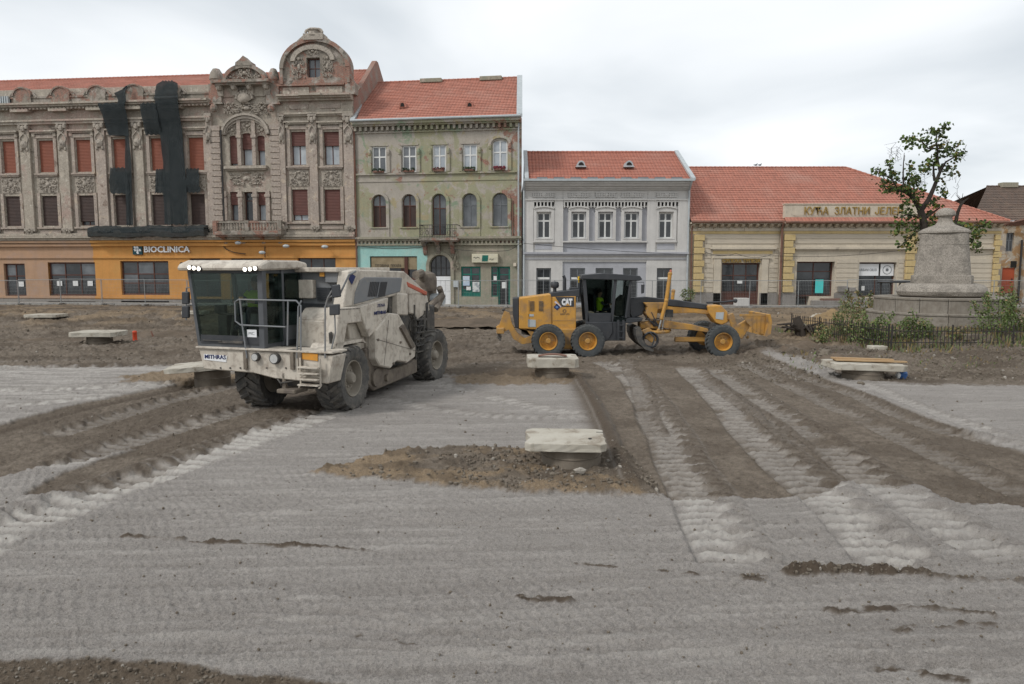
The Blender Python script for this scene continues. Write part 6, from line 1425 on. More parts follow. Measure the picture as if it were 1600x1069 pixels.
# bodywork behind the platform
xb0 = .42
c_ = FD([(463,500),(507,502),(507,540),(462,538)], xb0); mb = MB(); mb.box(-.6, xb0, c_[0][0], c_[1][0], zt, c_[0][1]); mb.prism([(xb0, c_[0][1]), (-.6, c_[0][1]), (-.6, c_[0][1]+.28), (xb0-.35, c_[0][1]+.28)], c_[0][0], c_[1][0], 'Y'); mb.build('front_hood', m_beige, rc, bevel=.03)
xh = -.35
q = FD([(468,418),(532,424),(532,500),(466,496)], xh)
mb = MB(); mb.box(-3.2, xh, -1.2, q[1][0]-.12, 1.6, q[0][1]-.12); mb.build('engine_bay', m_mgrey, rc, bevel=.02)
mb = MB(); mb.box(-2.9, xh+.25, -1.2, q[1][0]+.05, q[0][1]-.12, q[0][1]); mb.build('top_deck', m_beige, rc, bevel=.02)
c_ = FD([(472,437),(494,437),(493,466),(472,465)], xh); MB().box(xh, xh+.18, c_[0][0], c_[1][0], c_[2][1], c_[0][1]).build('cabinet', m_beige, rc, bevel=.02)
c_ = FD([(497,449),(518,449),(518,470),(497,470)], xh); mb = MB()
for k in range(6): z = c_[2][1]+(c_[0][1]-c_[2][1])*k/6; mb.box(xh, xh+.06, c_[0][0], c_[1][0], z, z+.05)
mb.build('cooling_slats', m_cblk, rc, fix=False)
c_ = FD([(470,474),(510,476),(510,490),(470,489)], xh); MB().box(xh, xh+.1, c_[0][0], c_[1][0], c_[2][1], c_[0][1]).build('dark_panel', m_cblk, rc, fix=False)
c_ = FD([(512,424),(532,426),(530,442),(512,440)], xh); MB().box(xh, xh+.14, c_[0][0], c_[1][0], c_[2][1], c_[0][1]).build('side_box', m_mgrey, rc, bevel=.02)
c_ = FD([(505,425),(512,425),(512,432),(505,432)], xh); MB().box(xh+.15, xh+.17, c_[0][0], c_[1][0], c_[2][1], c_[0][1]).build('orange_label', m_orgd, rc, fix=False)
# side: fender arm, hood side, belt guard, drum housing
def side(name, P, y0, y1, mt, bev=.02): mb = MB(); mb.prism(SD(P, y0), y1, y0, 'Y'); return mb.build(name, mt, rc, bevel=bev)
side('fender_arm', [(531,481),(562,479),(566,503),(543,506),(532,574),(511,577),(512,546),(524,541)], 1.40, 1.05, m_beige)
side('engine_hood', [(558,421),(632,424),(640,431),(666,456),(662,460),(622,461),(551,480),(551,462)], 1.22, -1.15, m_beige, .03)
hp = side('hood_side_panel', [(571,433),(629,434),(626,456),(554,476),(556,458),(563,438)], 1.25, 1.20, m_mgrey)
mb = MB()
for g in ((575.5,590.5),(592,602.5)):
    for k in range(6):
        px = g[0]+(g[1]-g[0])*(k+.5)/6; a_, c_ = SD([(px+2.5,440.5),(px-1.6,463.5)], 1.25); mb.prism([(a_[0]-.028,a_[1]),(a_[0]+.028,a_[1]),(c_[0]+.028,c_[1]),(c_[0]-.028,c_[1])], 1.255, 1.262)
mb.build('grille', m_cblk, hp)
side('hood_front_corner', [(545,424),(558,421),(566,428),(552,462),(550,478),(536,481),(543,440)], 1.25, .95, m_beige)
sgp = side('decal', [(549,427),(556,432),(550,445),(545,436)], 1.262, 1.256, m_navy, 0)
side('belt_guard', [(561,480),(607,465),(606,480),(601,503),(577,527),(569,506)], 1.42, 1.2, m_beige)
o1_, o2_ = SD([(586,490),(602,487)], 1.43); letters('MITHRAS', abs(o2_[0]-o1_[0])*1.15, .09, m_navy, rc, ((o1_[0]+o2_[0])/2, 1.435, (o1_[1]+o2_[1])/2), rot=(math.pi/2,0,math.pi), extr=.003, bold=.004)
o1_, o2_ = SD([(590,478),(601,476)], 1.43); letters('ZENA', abs(o2_[0]-o1_[0])*1.1, .08, m_navy, rc, ((o1_[0]+o2_[0])/2, 1.435, (o1_[1]+o2_[1])/2), rot=(math.pi/2,0,math.pi), extr=.003)
side('inner_guard', [(543,506),(566,503),(580,530),(571,560),(560,545),(548,534)], 1.15, .9, m_beige)
dh = side('drum_housing', [(609,489),(624,491),(632,506),(650,540),(649,558),(637,567),(620,564),(611,576),(594,572),(588,561),(588,516)], 1.50, 1.15, m_beige, .03)
mb = MB(); a_ = SD([(623,512),(628,507),(645,541),(641,545)], 1.5); mb.prism(a_, 1.5, 1.58); 
for px, py in ((590,531),(614,568),(640,553),(625,535)): x, z = SD([(px,py)], 1.5)[0]; mb.cyl((x,1.49,z),(x,1.54,z), .035, n=8)
mb.build('drum_arm', m_mud, rc)
side('drum_skirt', [(571,545),(588,540),(594,574),(611,578),(640,568),(652,560),(652,582),(620,596),(585,611),(573,600)], 1.28, 1.05, m_mud, .03)
mb = MB(); x0, x1 = SD([(585,606),(650,583)], 1.28); mb.box(x1[0], x0[0], -1.1, 1.05, .25, 1.1); mb.build('milling_chamber', m_ddark, rc, bevel=.03)
mb = MB(); a_, c_ = SD([(584,592),(600,588)], 1.3)
for (px, py, r_) in ((587,590,.24),(604,590,.10)): x, z = SD([(px,py)], 1.3)[0]; mb.cyl((x,1.1,z),(x,1.36,z), r_, n=14)
mb.build('side_roller', m_mud, rc)
side('tank_box', [(622,458),(638,459),(638,493),(622,492)], 1.30, .5, m_beige, .03)
side('exhaust_recess', [(606,463),(622,459),(622,494),(608,488)], 1.12, .6, m_ddark, 0)
side('rear_frame', [(640,455),(668,462),(672,485),(652,500),(648,492),(641,490)], 1.2, .6, m_beige, .03)
side('red_panel', [(636,440),(668,456),(667,462),(638,448)], 1.24, .4, m_redd)
rr_ = random.Random(4); mb = MB()
for k in range(26):
    px, py = rr_.uniform(641, 668), rr_.uniform(490, 560); x, z = SD([(px,py)], 1.1)[0]; a_ = rr_.uniform(.05,.16)
    if rr_.random() < .5: mb.box(x-a_, x+a_, .7, 1.1+rr_.uniform(-.1,.12), z-a_, z+a_)
    else: mb.cyl((x,.7,z),(x,1.1+rr_.uniform(0,.1),z), a_, n=8)
for k in range(7):
    a_ = SD([(rr_.uniform(640,668), rr_.uniform(470,500)),(rr_.uniform(640,668), rr_.uniform(500,540)),(rr_.uniform(640,668), rr_.uniform(540,560))], 1.2); mb.tube([(p[0], 1.22, p[1]) for p in a_], .03, 6)
mb.build('rear_machinery', m_ddark, rc)
mb = MB()
for k in range(6): a_ = SD([(655, 500+k*10)], 1.3)[0]; mb.box(a_[0]-.25, a_[0]+.25, 1.22, 1.36, a_[1], a_[1]+.03)
for px in (650, 662): a_ = SD([(px, 495),(px, 562)], 1.3); mb.tube([(p[0], 1.3, p[1]) for p in a_], .02, 6)
mb.build('rear_ladder', m_ddark, rc)
x, z = SD([(668,440)], .5)[0]
mb = MB(); mb.lathe([(.30,-.42),(.36,-.3),(.36,.0),(.30,.16),(.12,.24),(.02,.24)], (x, .45, z+.1), 14); mb.build('air_filter', m_mud, rc, smooth=True)
mb = MB(); mb.tube([(x+.9,.5,z+.22),(x+.5,.5,z+.28),(x+.3,.5,z+.1)], .14, 8); mb.tube([(x-.05,.9,z-.2),(x-.3,.9,z-.5),(x+.5,1.0,z-.9)], .10, 8); mb.cyl((x+.5,.8,z-.8),(x-.1,1.0,z-.45), .11, n=10); mb.box(x-.5,x+.4,-.6,.6,z-.9,z-.25); mb.build('intake_pipes', m_mud, rc)
x, z = SD([(688,468)], .9)[0]; MB().cyl((x,.5,z),(x-.02,1.0,z), .2, n=14).build('rear_reel', m_zinc, rc)
mb = MB(); mb.box(-5.95,-4.3,-1.0,1.0,1.55,2.35); mb.box(-4.4,-3.1,-1.1,1.1,1.4,2.9); mb.build('rear_body', m_ddark, rc, bevel=.04)
MB().prism([(-.75,1.62),(-.6,1.75),(.75,1.75),(.95,1.55),(.9,1.5),(.7,1.68),(-.55,1.68)], .8, 1.40, 'Y').build('front_fender', m_beige, rc)
for (pa, pb) in (((575,515),(575,562)), ((607,500),(600,571)), ((588,530),(649,548))): 
    a_, c_ = SD([pa, pb], 1.5); MB().tube([(a_[0],1.502,a_[1]),(c_[0],1.502,c_[1])], .007, 4).build('panel_seam', m_ddark, rc)
for k in range(14):
    px = 532+k*2.2; a_ = SD([(px, 484-.15*k)], 1.40)[0]; MB().cyl((a_[0],1.40,a_[1]),(a_[0],1.415,a_[1]), .012, n=6).build('bolt', m_ddark, rc)
for px in (345, 360, 376, 417, 447): y, z = RC.A(px, 575, 1.3); MB().cyl((1.3,y,z),(1.32,y,z), .022, n=6).build('bolt', m_ddark, rc)
mb = MB(); mb.tube([(1.31, *RC.A(470,545,1.31)),(1.33,*RC.A(440,548,1.33)),(1.33,*RC.A(410,546,1.33))], .012, 5); mb.tube([(1.25,.1,1.0),(1.35,.3,.85),(1.2,.6,.9),(1.0,.7,1.1)], .022, 6); mb.build('hydraulic_hose', m_ddark, rc)
# mirrors
for (P, nm) in (([(518,446),(531,444),(533,464),(519,466)], 'mirror'), ([(515,476),(531,475),(531,492),(515,493)], 'mirror')):
    mb = MB(); mb.prism(FD(P, 1.36), 1.33, 1.39, 'X'); mb.build(nm, m_cblk, rc, bevel=.02)
mb = MB(); mb.tube(hr([(531,460),(545,430),(556,424)], 1.3), .022, 6); mb.tube(hr([(512,466),(520,452)], 1.36), .02, 6); mb.tube(hr([(523,492),(524,520),(518,545)], 1.3), .018, 6); mb.build('mirror_arm', m_mgrey, rc)
mb = MB(); 
for P in ([(285,456),(296,456),(296,475),(285,475)], [(285,478),(296,478),(296,497),(285,497)]): mb.prism(FD(P, 1.1), 1.06, 1.14, 'X')
mb.build('mirror', m_cblk, rc, bevel=.02); mb = MB(); mb.tube([(1.1,*RC.A(291,500,1.1)),(1.1,*RC.A(291,450,1.1)),(1.1,*RC.A(306,448,1.1))], .02, 6); mb.build('mirror_arm', m_mgrey, rc)
side('hose', [(516,520),(520,518),(522,545),(518,546)], 1.3, 1.24, m_ddark)
# ================= the motor grader =================
GR = Fr((0, 28.1, -.03), 0)
gr = thing('motor_grader', GR, 'yellow motor grader with black cab, two big rear wheels and blade, seen side on', 'motor grader')
Q = lambda P, y: [GR.F(px, py, y) for px, py in P]
def gs(name, P, y0, y1, mt, bev=.02, parent=None): mb = MB(); mb.prism(Q(P, y0), y0, y1, 'Y'); return mb.build(name, mt, parent or gr, bevel=bev)
tg = tyre_mesh('tyre', .665, .40, 26, m_tyreg, lug=.028, skew=.16, big=False); rg_ = rim_mesh(.62, .40, m_cat, -.1); hg = hub_mesh(.62, .40, m_catd, -.1)
zw = .64
for (x, y, fl) in ((1.42,.22,1), (2.96,.22,1), (8.24,.2,1), (1.42,2.3,0), (2.96,2.3,0), (8.05,2.3,0)): put_wheel(gr, (hg, tg, rg_), (x, y, zw if x < 5 else .62), fl, 0, spin=x)
for w_ in gr.children:
    if w_.name.startswith('wheel') and w_.location.x > 5: w_.rotation_euler = (R(8)*(-1 if w_.location.y > 1 else 1)*0+R(0), w_.rotation_euler[1], w_.rotation_euler[2])
hd = gs('engine_hood', [(811,466),(862,459.5),(862,516),(811,514)], .62, 1.9, m_cat, .03)
gs('hood_rear_panel', [(862.5,464),(900,463),(900,516),(862.5,516)], .60, 1.92, m_cat, .02)
gs('radiator_guard', [(801,466),(811,465),(811,514),(805,512),(801,490)], .66, 1.86, m_cblk, .03)
gs('hood_top', [(860,458),(880,455),(906,452),(906,464),(860,464)], .62, 1.9, m_cblk, .02)
gs('seam', [(862.0,464),(862.7,464),(862.7,515),(862.0,515)], .585, .60, m_catd, 0); gs('seam', [(862.7,500.5),(900,500.5),(900,501.5),(862.7,501.5)], .59, .60, m_catd, 0)
for (a_, c_) in ((828,835),(842,849)):
    mb = MB(); P = Q([(a_,470),(c_,470),(c_,486),(a_,486)], .6)
    for k in range(8): z = P[2][1]+(P[0][1]-P[2][1])*k/8; mb.box(P[0][0], P[1][0], .60, .62, z, z+.025)
    mb.build('vent_grille', m_ddark, hd, fix=False)
for P in ([(825,499),(837,500),(837,511),(825,511)], [(826,491),(834,491),(834,494.5),(826,494.5)]): mb = MB(); mb.prism(Q(P, .61), .605, .615); mb.build('label_plate', m_zinc, hd)
gs('trim_line', [(826,469),(827,469),(827,512),(826,512)], .605, .62, m_catd, 0)
ck = gs('brand_panel', [(867.5,464),(897,464),(897,479.5),(877.5,479.5)], .594, .60, m_cblk, 0)
P = Q([(877.5,466.5),(894.5,466.5),(894.5,477.5),(877.5,477.5)], .58); letters('CAT', P[1][0]-P[0][0], P[0][1]-P[2][1], m_white, gr, ((P[0][0]+P[1][0])/2, .588, (P[0][1]+P[2][1])/2), bold=.03, extr=.004)
mb = MB(); P = Q([(883,478),(887,473.8),(891,478)], .58); mb.prism([P[0],P[2],P[1]], .570, .582); mb.build('brand_triangle', m_cat, gr)
gs('pink_stripe', [(866,472),(868.5,470.5),(877.5,479.5),(875,481)], .588, .596, pm('pale_decal', (.62,.56,.62), bump=0), 0)
gs('diamond_decal', [(865,480),(870,474.5),(875.5,480),(870.5,485)], .588, .596, m_navy, 0)
P = Q([(870,477.6),(873,480),(870,482.4),(867.5,480)], .58); mb = MB(); mb.prism(P, .58, .586); mb.build('decal_centre', pm('blue_decal', (.12,.22,.42), bump=0), gr)
P = Q([(875,491),(890,492)], .59); letters('SERVIS', .37, .07, m_ddark, gr, ((P[0][0]+P[1][0])/2, .595, P[0][1]), extr=.003)
P = Q([(882,486)], .59)[0]; mb = MB(); mb.lathe([(.05,0),(.07,0),(.07,.008),(.05,.008)], (P[0],.585,P[1]), 10, 'Y', closed=True); mb.build('round_decal', m_ddark, gr)
x, z = Q([(866.5,455)], 1.2)[0]; mb = MB(); mb.lathe([(.07,-.1),(.07,.12),(.15,.14),(.17,.2),(.17,.3),(.14,.38),(.02,.40)], (x,1.1,z), 12); mb.build('air_cleaner', m_cblk, gr, smooth=True)
x, z = Q([(882.5,455)], 1.2)[0]; mb = MB(); mb.tube([(x,1.3,z-.1),(x,1.3,z+.5),(x-.05,1.3,z+.62)], .065, 8); mb.box(x+.2,x+.75,1.0,1.5,z-.05,z+.14); mb.build('exhaust_stack', m_cblk, gr)
x, z = Q([(904.5,436)], 1.0)[0]; mb = MB(); mb.cyl((x,1.0,z-.15),(x,1.0,z+.05), .02, n=6); mb.cyl((x,1.0,z-.04),(x,1.0,z+.10), .055, .045, n=10); mb.build('beacon', pm('amber_beacon', (.75,.48,.03), rough=.3, bump=0), gr)
MB().tube([(x+.02,1.0,z-.15),(x+.02,1.0,z-.7)], .05, 6).build('beacon_post', m_cblk, gr)
# tandem and frame
gs('tandem_case', [(846,514),(906,514),(922,524),(922,540),(905,546),(880,546),(850,543),(843,530)], .46, .75, m_catd, .03)
gs('tandem_case', [(846,518),(906,518),(920,526),(920,540),(846,540)], 1.8, 2.0, m_catd, .03)
gs('rear_axle_frame', [(815,514),(925,514),(925,528),(860,530),(815,522)], .8, 1.7, m_ddark, 0)
rip = gs('ripper', [(788,486),(796,489),(800,506),(808,520),(820,529),(829,525),(822,515),(815,514),(840,520),(830,536),(816,538),(802,530),(795,515),(789,518),(778,517),(775,511),(780,508)], .7, .95, m_catd, .02)
mb = MB(); mb.prism(Q([(788,486),(796,489),(800,506),(808,520),(820,529),(829,525),(830,536),(816,538),(802,530),(795,515),(789,518),(778,517),(775,511),(780,508)], 1.5), 1.5, 1.75, 'Y'); mb.build('ripper_arm', m_catd, rip, bevel=.02)
P = Q([(777,515),(784,515)], .9); mb = MB(); mb.box(P[0][0]-.02, P[1][0]+.1, .3, 2.2, P[0][1]-.12, P[0][1]+.1); mb.build('ripper_beam', m_catd, rip, bevel=.02)
mb = MB()
for y in (.45, 1.2, 1.95): x, z = P[0][0]+.05, P[0][1]; mb.tube([(x,y,z),(x-.02,y,z-.25),(x+.1,y,z-.4)], .045, 6)
mb.build('ripper_tooth', m_ddark, rip)
x, z = Q([(787,484)], .9)[0]; MB().blob((x,.85,z), .07, 8, 5).build('ripper_pin', m_ddark, rip)
# cab
mb = MB(); zr1 = GR.F(940,436,.6)[1]
P = Q([(913,437),(962,437),(956,503),(918,503)], .55)
def post(mb, a_, c_, y, r_=.05):
    mb.prism([(a_[0]-r_,a_[1]),(a_[0]+r_,a_[1]),(c_[0]+r_,c_[1]),(c_[0]-r_,c_[1])], y, y+.10)
xR = Q([(972,437),(990,437),(978,497)], .55)
for y in (.55, 1.85):
    post(mb, P[3], P[0], y, .07); post(mb, P[2], P[1], y, .06); post(mb, (xR[2][0],xR[2][1]), (xR[1][0]-.1,xR[1][1]), y, .045)
mb.box(P[3][0]-.05, xR[2][0], .55, 1.95, P[3][1]-.75, P[3][1]); mb.box(P[3][0], P[2][0], .55, .60, P[3][1], P[3][1]+.35)
gcab = mb.build('cab', m_cblk, gr, bevel=.012)
rp_ = Q([(906,436),(909,430),(945,427),(1000,431),(1004,437),(998,439)], .45); mb = MB(); mb.prism(rp_, .45, 2.0, 'Y'); mb.build('cab_roof', m_cblk, gcab, bevel=.02)
m_dglass = glassmat('very_dark_cab_glass', (.012,.016,.018), .06)
mb = MB(); quadbox(mb, [(P[3][0],.58,P[3][1]+.35),(P[2][0],.58,P[2][1]+.35),(P[1][0],.58,P[1][1]),(P[0][0],.58,P[0][1])], .012, (0,-1,0)); mb.build('door_glass', m_cglass, gcab)
mb = MB(); quadbox(mb, [(P[2][0]+.04,.60,P[2][1]),(xR[2][0],.60,P[2][1]),(xR[1][0]-.1,.60,P[1][1]),(P[1][0]+.04,.60,P[1][1])], .012, (0,-1,0)); mb.build('side_glass', m_cglass, gcab)
mb = MB(); quadbox(mb, [(P[3][0],.65,P[3][1]+.2),(P[3][0],1.85,P[3][1]+.2),(P[0][0],1.85,P[0][1]),(P[0][0],.65,P[0][1])], .012, (-1,0,0)); mb.build('rear_glass', m_dglass, gcab)
mb = MB(); quadbox(mb, [(P[3][0],1.93,P[3][1]+.35),(P[2][0],1.93,P[2][1]+.35),(P[1][0],1.93,P[1][1]),(P[0][0],1.93,P[0][1])], .012, (0,1,0)); mb.build('door_glass', m_dglass, gcab)
zf = P[3][1]
mb = MB(); xs0 = P[3][0]+.35; mb.box(xs0,xs0+.5,1.0,1.5,zf+.15,zf+.35); mb.box(xs0-.1,xs0+.05,1.0,1.5,zf+.35,zf+1.05); mb.build('driver_seat', m_seat, gr, bevel=.04)
mb = MB(); mb.tube([(xs0+1.1,1.25,zf),(xs0+.9,1.25,zf+.65)], .05, 8); mb.lathe([(.17,0),(.19,.02),(.17,.04),(.15,.02)], (xs0+.86,1.25,zf+.66), 16, closed=True); mb.build('steering_column', m_cblk, gr)
seated_person(Fr(GR.world((xs0+.2, 1.25, zf+.36)), GR.ang), 'driver in a yellow green vest in the dark cab of the yellow grader')
gs('fuel_tank', [(915,503),(957,503),(958,520),(950,532),(944,535),(935,520),(925,513),(915,512)], .5, 1.95, m_cblk, .03)
mb = MB()
for px in (966,974): a_ = Q([(px,500),(px,532)], .45); mb.prism([(a_[0][0]-.04,a_[0][1]),(a_[0][0]+.04,a_[0][1]),(a_[1][0]+.04,a_[1][1]),(a_[1][0]-.04,a_[1][1])], .42, .5)
for k in range(3): a_ = Q([(966,508+k*10),(974,508+k*10)], .45); mb.box(a_[0][0], a_[1][0], .40, .6, a_[0][1]-.02, a_[0][1]+.02)
mb.build('cab_steps', m_cblk, gr)
gs('front_console', [(957,497),(1005,497),(1003,502),(985,505),(957,505)], .6, 1.9, m_cblk, .02)
gs('cab_front_post', [(978,447),(986,447),(984,496),(975,496)], .8, 1.0, m_cblk, .01); gs('control_pods', [(962,470),(972,460),(978,470),(976,494),(962,494)], 1.0, 1.5, m_ddark, .03)
mb = MB(); a_ = Q([(994,441),(1006,441),(1006,446)], .3); mb.tube([(a_[0][0],.4,a_[0][1]),(a_[1][0],.3,a_[1][1]),(a_[2][0],.3,a_[2][1])], .015, 5); c_ = Q([(1002,445),(1007,445),(1006,458),(1002,459)], .3); mb.prism(c_, .26, .34); mb.build('mirror', m_cblk, gr)
# gooseneck
gs('gooseneck', [(984,466),(1010,464),(1060,469),(1106,476),(1106,484),(1075,481),(1040,478),(1008,477),(1004,492),(988,498),(984,490)], 1.05, 1.45, m_cblk, .03)
gs('front_frame', [(1010,477),(1040,478),(1076,481),(1106,484),(1110,492),(1085,489),(1050,490),(1016,489),(1008,484)], 1.08, 1.42, m_cat, .02)
gs('front_nose', [(1106,478),(1127,477),(1137,488),(1138,503),(1128,508),(1119,505),(1108,490)], .85, 1.65, m_cat, .03)
P = Q([(1119,488),(1131,488),(1130,500),(1118,498)], .84); mb = MB(); mb.prism(P, .835, .845); mb.build('label_plate', m_zinc, gr)
mb = MB(); a_ = Q([(1104,473),(1130,472),(1149,470)], 1.0); mb.tube([(p[0],1.0,p[1]) for p in a_], .04, 8); mb.blob((a_[2][0],1.0,a_[2][1]), .09, 8, 5); mb.build('hose_bar', m_cblk, gr)
# saddle, lift cylinders, drawbar, circle, blade
gs('saddle', [(1006,473),(1040,473),(1042,482),(1028,484),(1026,498),(1018,502),(1009,490),(1012,480)], .75, 1.75, m_catd, .02)
def cyl2(pa, pb, y, r0, r1, nm='lift_cylinder', sp=.55):
    a_, c_ = Q([pa], y)[0], Q([pb], y)[0]; A_, B_ = Vector((a_[0],y,a_[1])), Vector((c_[0],y,c_[1])); m_ = A_.lerp(B_, sp)
    o = MB().cyl(A_, m_, r0, n=12).build(nm, m_cat, gr, smooth=True); MB().cyl(m_, B_, r1, n=10).build('piston_rod', m_chrome, o); mb = MB(); mb.blob(A_, r0*1.25, 8, 5); mb.blob(m_, r0*1.2, 8, 5); mb.blob(B_, r0*1.1, 8, 5); mb.build('cylinder_end', m_catd, o); return o
cyl2((1047,428), (1034,518), .7, .075, .035, sp=.55); cyl2((1041,470), (1029,516), .62, .07, .04, sp=.6); cyl2((1052,455), (1046,516), 1.8, .07, .035)
x, z = Q([(1048,424)], .7)[0]; MB().blob((x,.7,z), (.05,.05,.07), 8, 5).build('cylinder_lamp', m_redd, gr)
gs('drawbar', [(1000,504),(1040,501),(1085,508),(1107,514),(1108,520),(1080,516),(1040,513),(1000,514)], .95, 1.55, m_catd, .02)
gs('drawbar_link', [(1086,508),(1112,512),(1118,524),(1108,528),(1100,520)], 1.1, 1.4, m_ddark, .02)
x, z = Q([(1018,517)], 1.25)[0]; mb = MB(); mb.lathe([(.45,-.06),(.72,-.06),(.75,0),(.72,.06),(.45,.06)], (x,1.25,z), 28, closed=True); mb.build('turntable', m_catd, gr)
bladep = [(994,514),(1000,511),(1004,520),(1004,530),(1010,540),(1022,547),(1020,550),(1008,546),(998,536),(994,525)]
bl_ = gs('blade', bladep, .1, 2.5, m_ddark, .0)
mb = MB(); 
mb.prism(Q([(1004,516),(1014,512),(1024,520),(1026,532),(1018,536),(1008,528)], .5), .5, .62); mb.prism(Q([(1004,516),(1014,512),(1024,520),(1026,532),(1018,536),(1008,528)], .5), 1.9, 2.02); mb.build('circle_arm', m_catd, gr, bevel=.02)
x, z = Q([(1016,531)], .5)[0]; mb = MB(); mb.lathe([(.30,-.05),(.34,0),(.30,.05),(.24,0)], (x,.45,z), 16, 'Y', closed=True); mb.tube([(x-.05,.4,z+.3),(x+.15,.35,z+.1),(x+.05,.35,z-.2)], .03, 6); mb.build('hose_loop', m_cblk, gr)
mb = MB(); rr_ = random.Random(2)
for k in range(8): a_ = Q([(rr_.uniform(1000,1025), rr_.uniform(482,500)),(rr_.uniform(1008,1035), rr_.uniform(496,510)),(rr_.uniform(1010,1040), rr_.uniform(505,520))], .9); mb.tube([(p[0], .7+.05*k, p[1]) for p in a_], .022, 5)
mb.build('hydraulic_hoses', m_cblk, gr)
gs('valve_block', [(1040,484),(1052,484),(1052,496),(1040,496)], .9, 1.1, m_ddark, .01)
MB().box(6.6, 9.0, 1.15, 1.35, .5, .7).box(8.0,8.4,.3,2.2,.55,.75).build('front_axle', m_catd, gr, bevel=.03)
gs('axle_bracket', [(1114,505),(1130,508),(1128,528),(1112,526)], .9, 1.6, m_ddark, .02)
# front dozer plate
dp_ = Q([(1156,491),(1199,491),(1199,523),(1157,516)], .5)
mb = MB(); mb.prism([(dp_[1][0]-.02, dp_[1][1]+.02), (dp_[1][0]+.06, dp_[1][1]-.3), (dp_[1][0]+.02, dp_[1][1]-.75), (dp_[1][0]-.14, dp_[1][1]-.85), (dp_[1][0]-.10, dp_[1][1]-.7), (dp_[1][0]-.04, dp_[1][1]-.35), (dp_[1][0]-.10, dp_[1][1]+.0)], .1, 2.5); mb.build('dozer_blade', m_catd, gr)
mb = MB(); x0 = dp_[0][0]; mb.box(x0, dp_[1][0]-.05, .45, .52, dp_[1][1]-.08, dp_[1][1]+.0); mb.prism([(x0+.1,dp_[0][1]-.08),(dp_[1][0]-.05,dp_[0][1]-.08),(dp_[1][0]-.05,dp_[0][1]-.82),(x0+.65,dp_[0][1]-.70),(x0+.3,dp_[0][1]-.35)], .46, .51); mb.build('blade_side_plate', m_catd, gr)
for k in range(4): mb = MB(); mb.box(x0+.45+k*.16, x0+.49+k*.16, .44, .46, dp_[0][1]-.72, dp_[0][1]-.12); mb.build('blade_rib', m_catd, gr, fix=False)
gs('blade_arm', [(1138,492),(1146,489),(1152,508),(1166,500),(1172,510),(1160,530),(1152,528),(1146,520)], .7, .85, m_catd, .02); gs('blade_arm', [(1138,492),(1146,489),(1152,508),(1166,500),(1172,510),(1160,530),(1152,528),(1146,520)], 1.6, 1.75, m_catd, .02)
cyl2((1140,500), (1168,527), .95, .06, .03, 'blade_cylinder')

# ================= concrete covers on their shafts =================
m_conc = pm('pale_concrete', (.47,.44,.375), (.37,.335,.275), scale=2.2, rough=.9, dirt=(.22,.18,.135), dscale=2.6, dlo=.54, dhi=.64, bump=.35, bscale=25, rnd=.25)
m_ring = pm('earthy_concrete_ring', (.20,.17,.135), (.14,.115,.09), scale=2.5, rough=.95, bump=.5, bscale=25, streak=.3)
def slab_mesh(rng, sx, sy, th, chip=None):
    n = 36; P = []
    chips = [rng.uniform(0, 6.28) for _ in range(7)]
    for k in range(n):
        a = 2*math.pi*k/n; c_, s_ = math.cos(a), math.sin(a); q_ = 1/max(abs(c_), abs(s_)); x, y = c_*q_, s_*q_
        j = 1-abs(rng.gauss(0, .010)); 
        if chip and abs(a-chip[0]) < chip[1]: j *= 1-chip[2]*(1-abs(a-chip[0])/chip[1])
        if any(abs(a-q2) < .10 for q2 in chips): j *= 1-rng.uniform(.01, .045)
        if abs(x*y) > .85: j *= .975
        P.append((x*j*sx/2, y*j*sy/2))
    mb = MB(); vs = []; cols_ = [(.99, 0), (1.0, th*.10), (1.0, th*.45), (1.0, th*.90), (.992, th*.98), (.975, th)]
    for li, (q_, z) in enumerate(cols_):
        for (x, y) in P: jj = rng.gauss(0, .006) if li in (1, 2, 3) else 0; vs.append((x*(q_+jj), y*(q_+jj), z+(abs(rng.gauss(0, .012)) if li == 0 else 0)))
    fs = [(i*n+k, i*n+(k+1) % n, (i+1)*n+(k+1) % n, (i+1)*n+k) for i in range(5) for k in range(n)]; fs += [tuple(range(n-1, -1, -1)), tuple(range(5*n, 6*n))]
    mb.add(vs, fs); return mb
rs = random.Random(12)
def cover(px, pyb, ring_r, ring_h, sx, sy, th, ang, label, tilt=(0,0), off=(0,0), extra=None, chip=None, z=None, x_y=None, sink=.1):
    x, y = x_y or G(px, pyb); y += ring_r*.95; zg = gz(x, y) if z is None else z
    f = Fr((x, y, zg), R(ang)); t_ = thing('manhole_cover', f, label, 'manhole cover', 'raised concrete manhole covers')
    if ring_h > .02:
        mb = MB(); mb.lathe([(ring_r*.80,-sink),(ring_r,-sink),(ring_r*.99,ring_h*.45),(ring_r*1.02,ring_h*.5),(ring_r*.98,ring_h*.55),(ring_r*.98,ring_h-.005),(ring_r*.80,ring_h-.005)], n=36, closed=True); mb.build('shaft_ring', m_ring, t_, smooth=True)
    sl_ = slab_mesh(rs, sx, sy, th, chip).build('slab', m_conc, t_); sl_.location = (off[0], off[1], ring_h+.003); sl_.rotation_euler = (R(tilt[0]), R(tilt[1]), 0)
    return t_, sl_, f, zg
t_, sl_, f, zg = cover(896, 735, .53, .30, 1.42, 1.22, .15, -3, 'nearest pale concrete slab on a round shaft, chipped at its left edge', off=(-.12,0), chip=(3.35,.55,.16))
mb = MB(); mb.lathe([(.028,0),(.036,.006),(.028,.012),(.02,.006)], (.44,-.22,.152), 12, closed=True); mb.box(.58,.70,.30,.325,.148,.157); mb.build('lifting_ring', m_blk, sl_)
t_, s2, f2, z2 = cover(864, 592, .55, .33, 1.62, 1.3, .30, 0, 'thick concrete slab behind the near one with a rusty pipe lying on top')
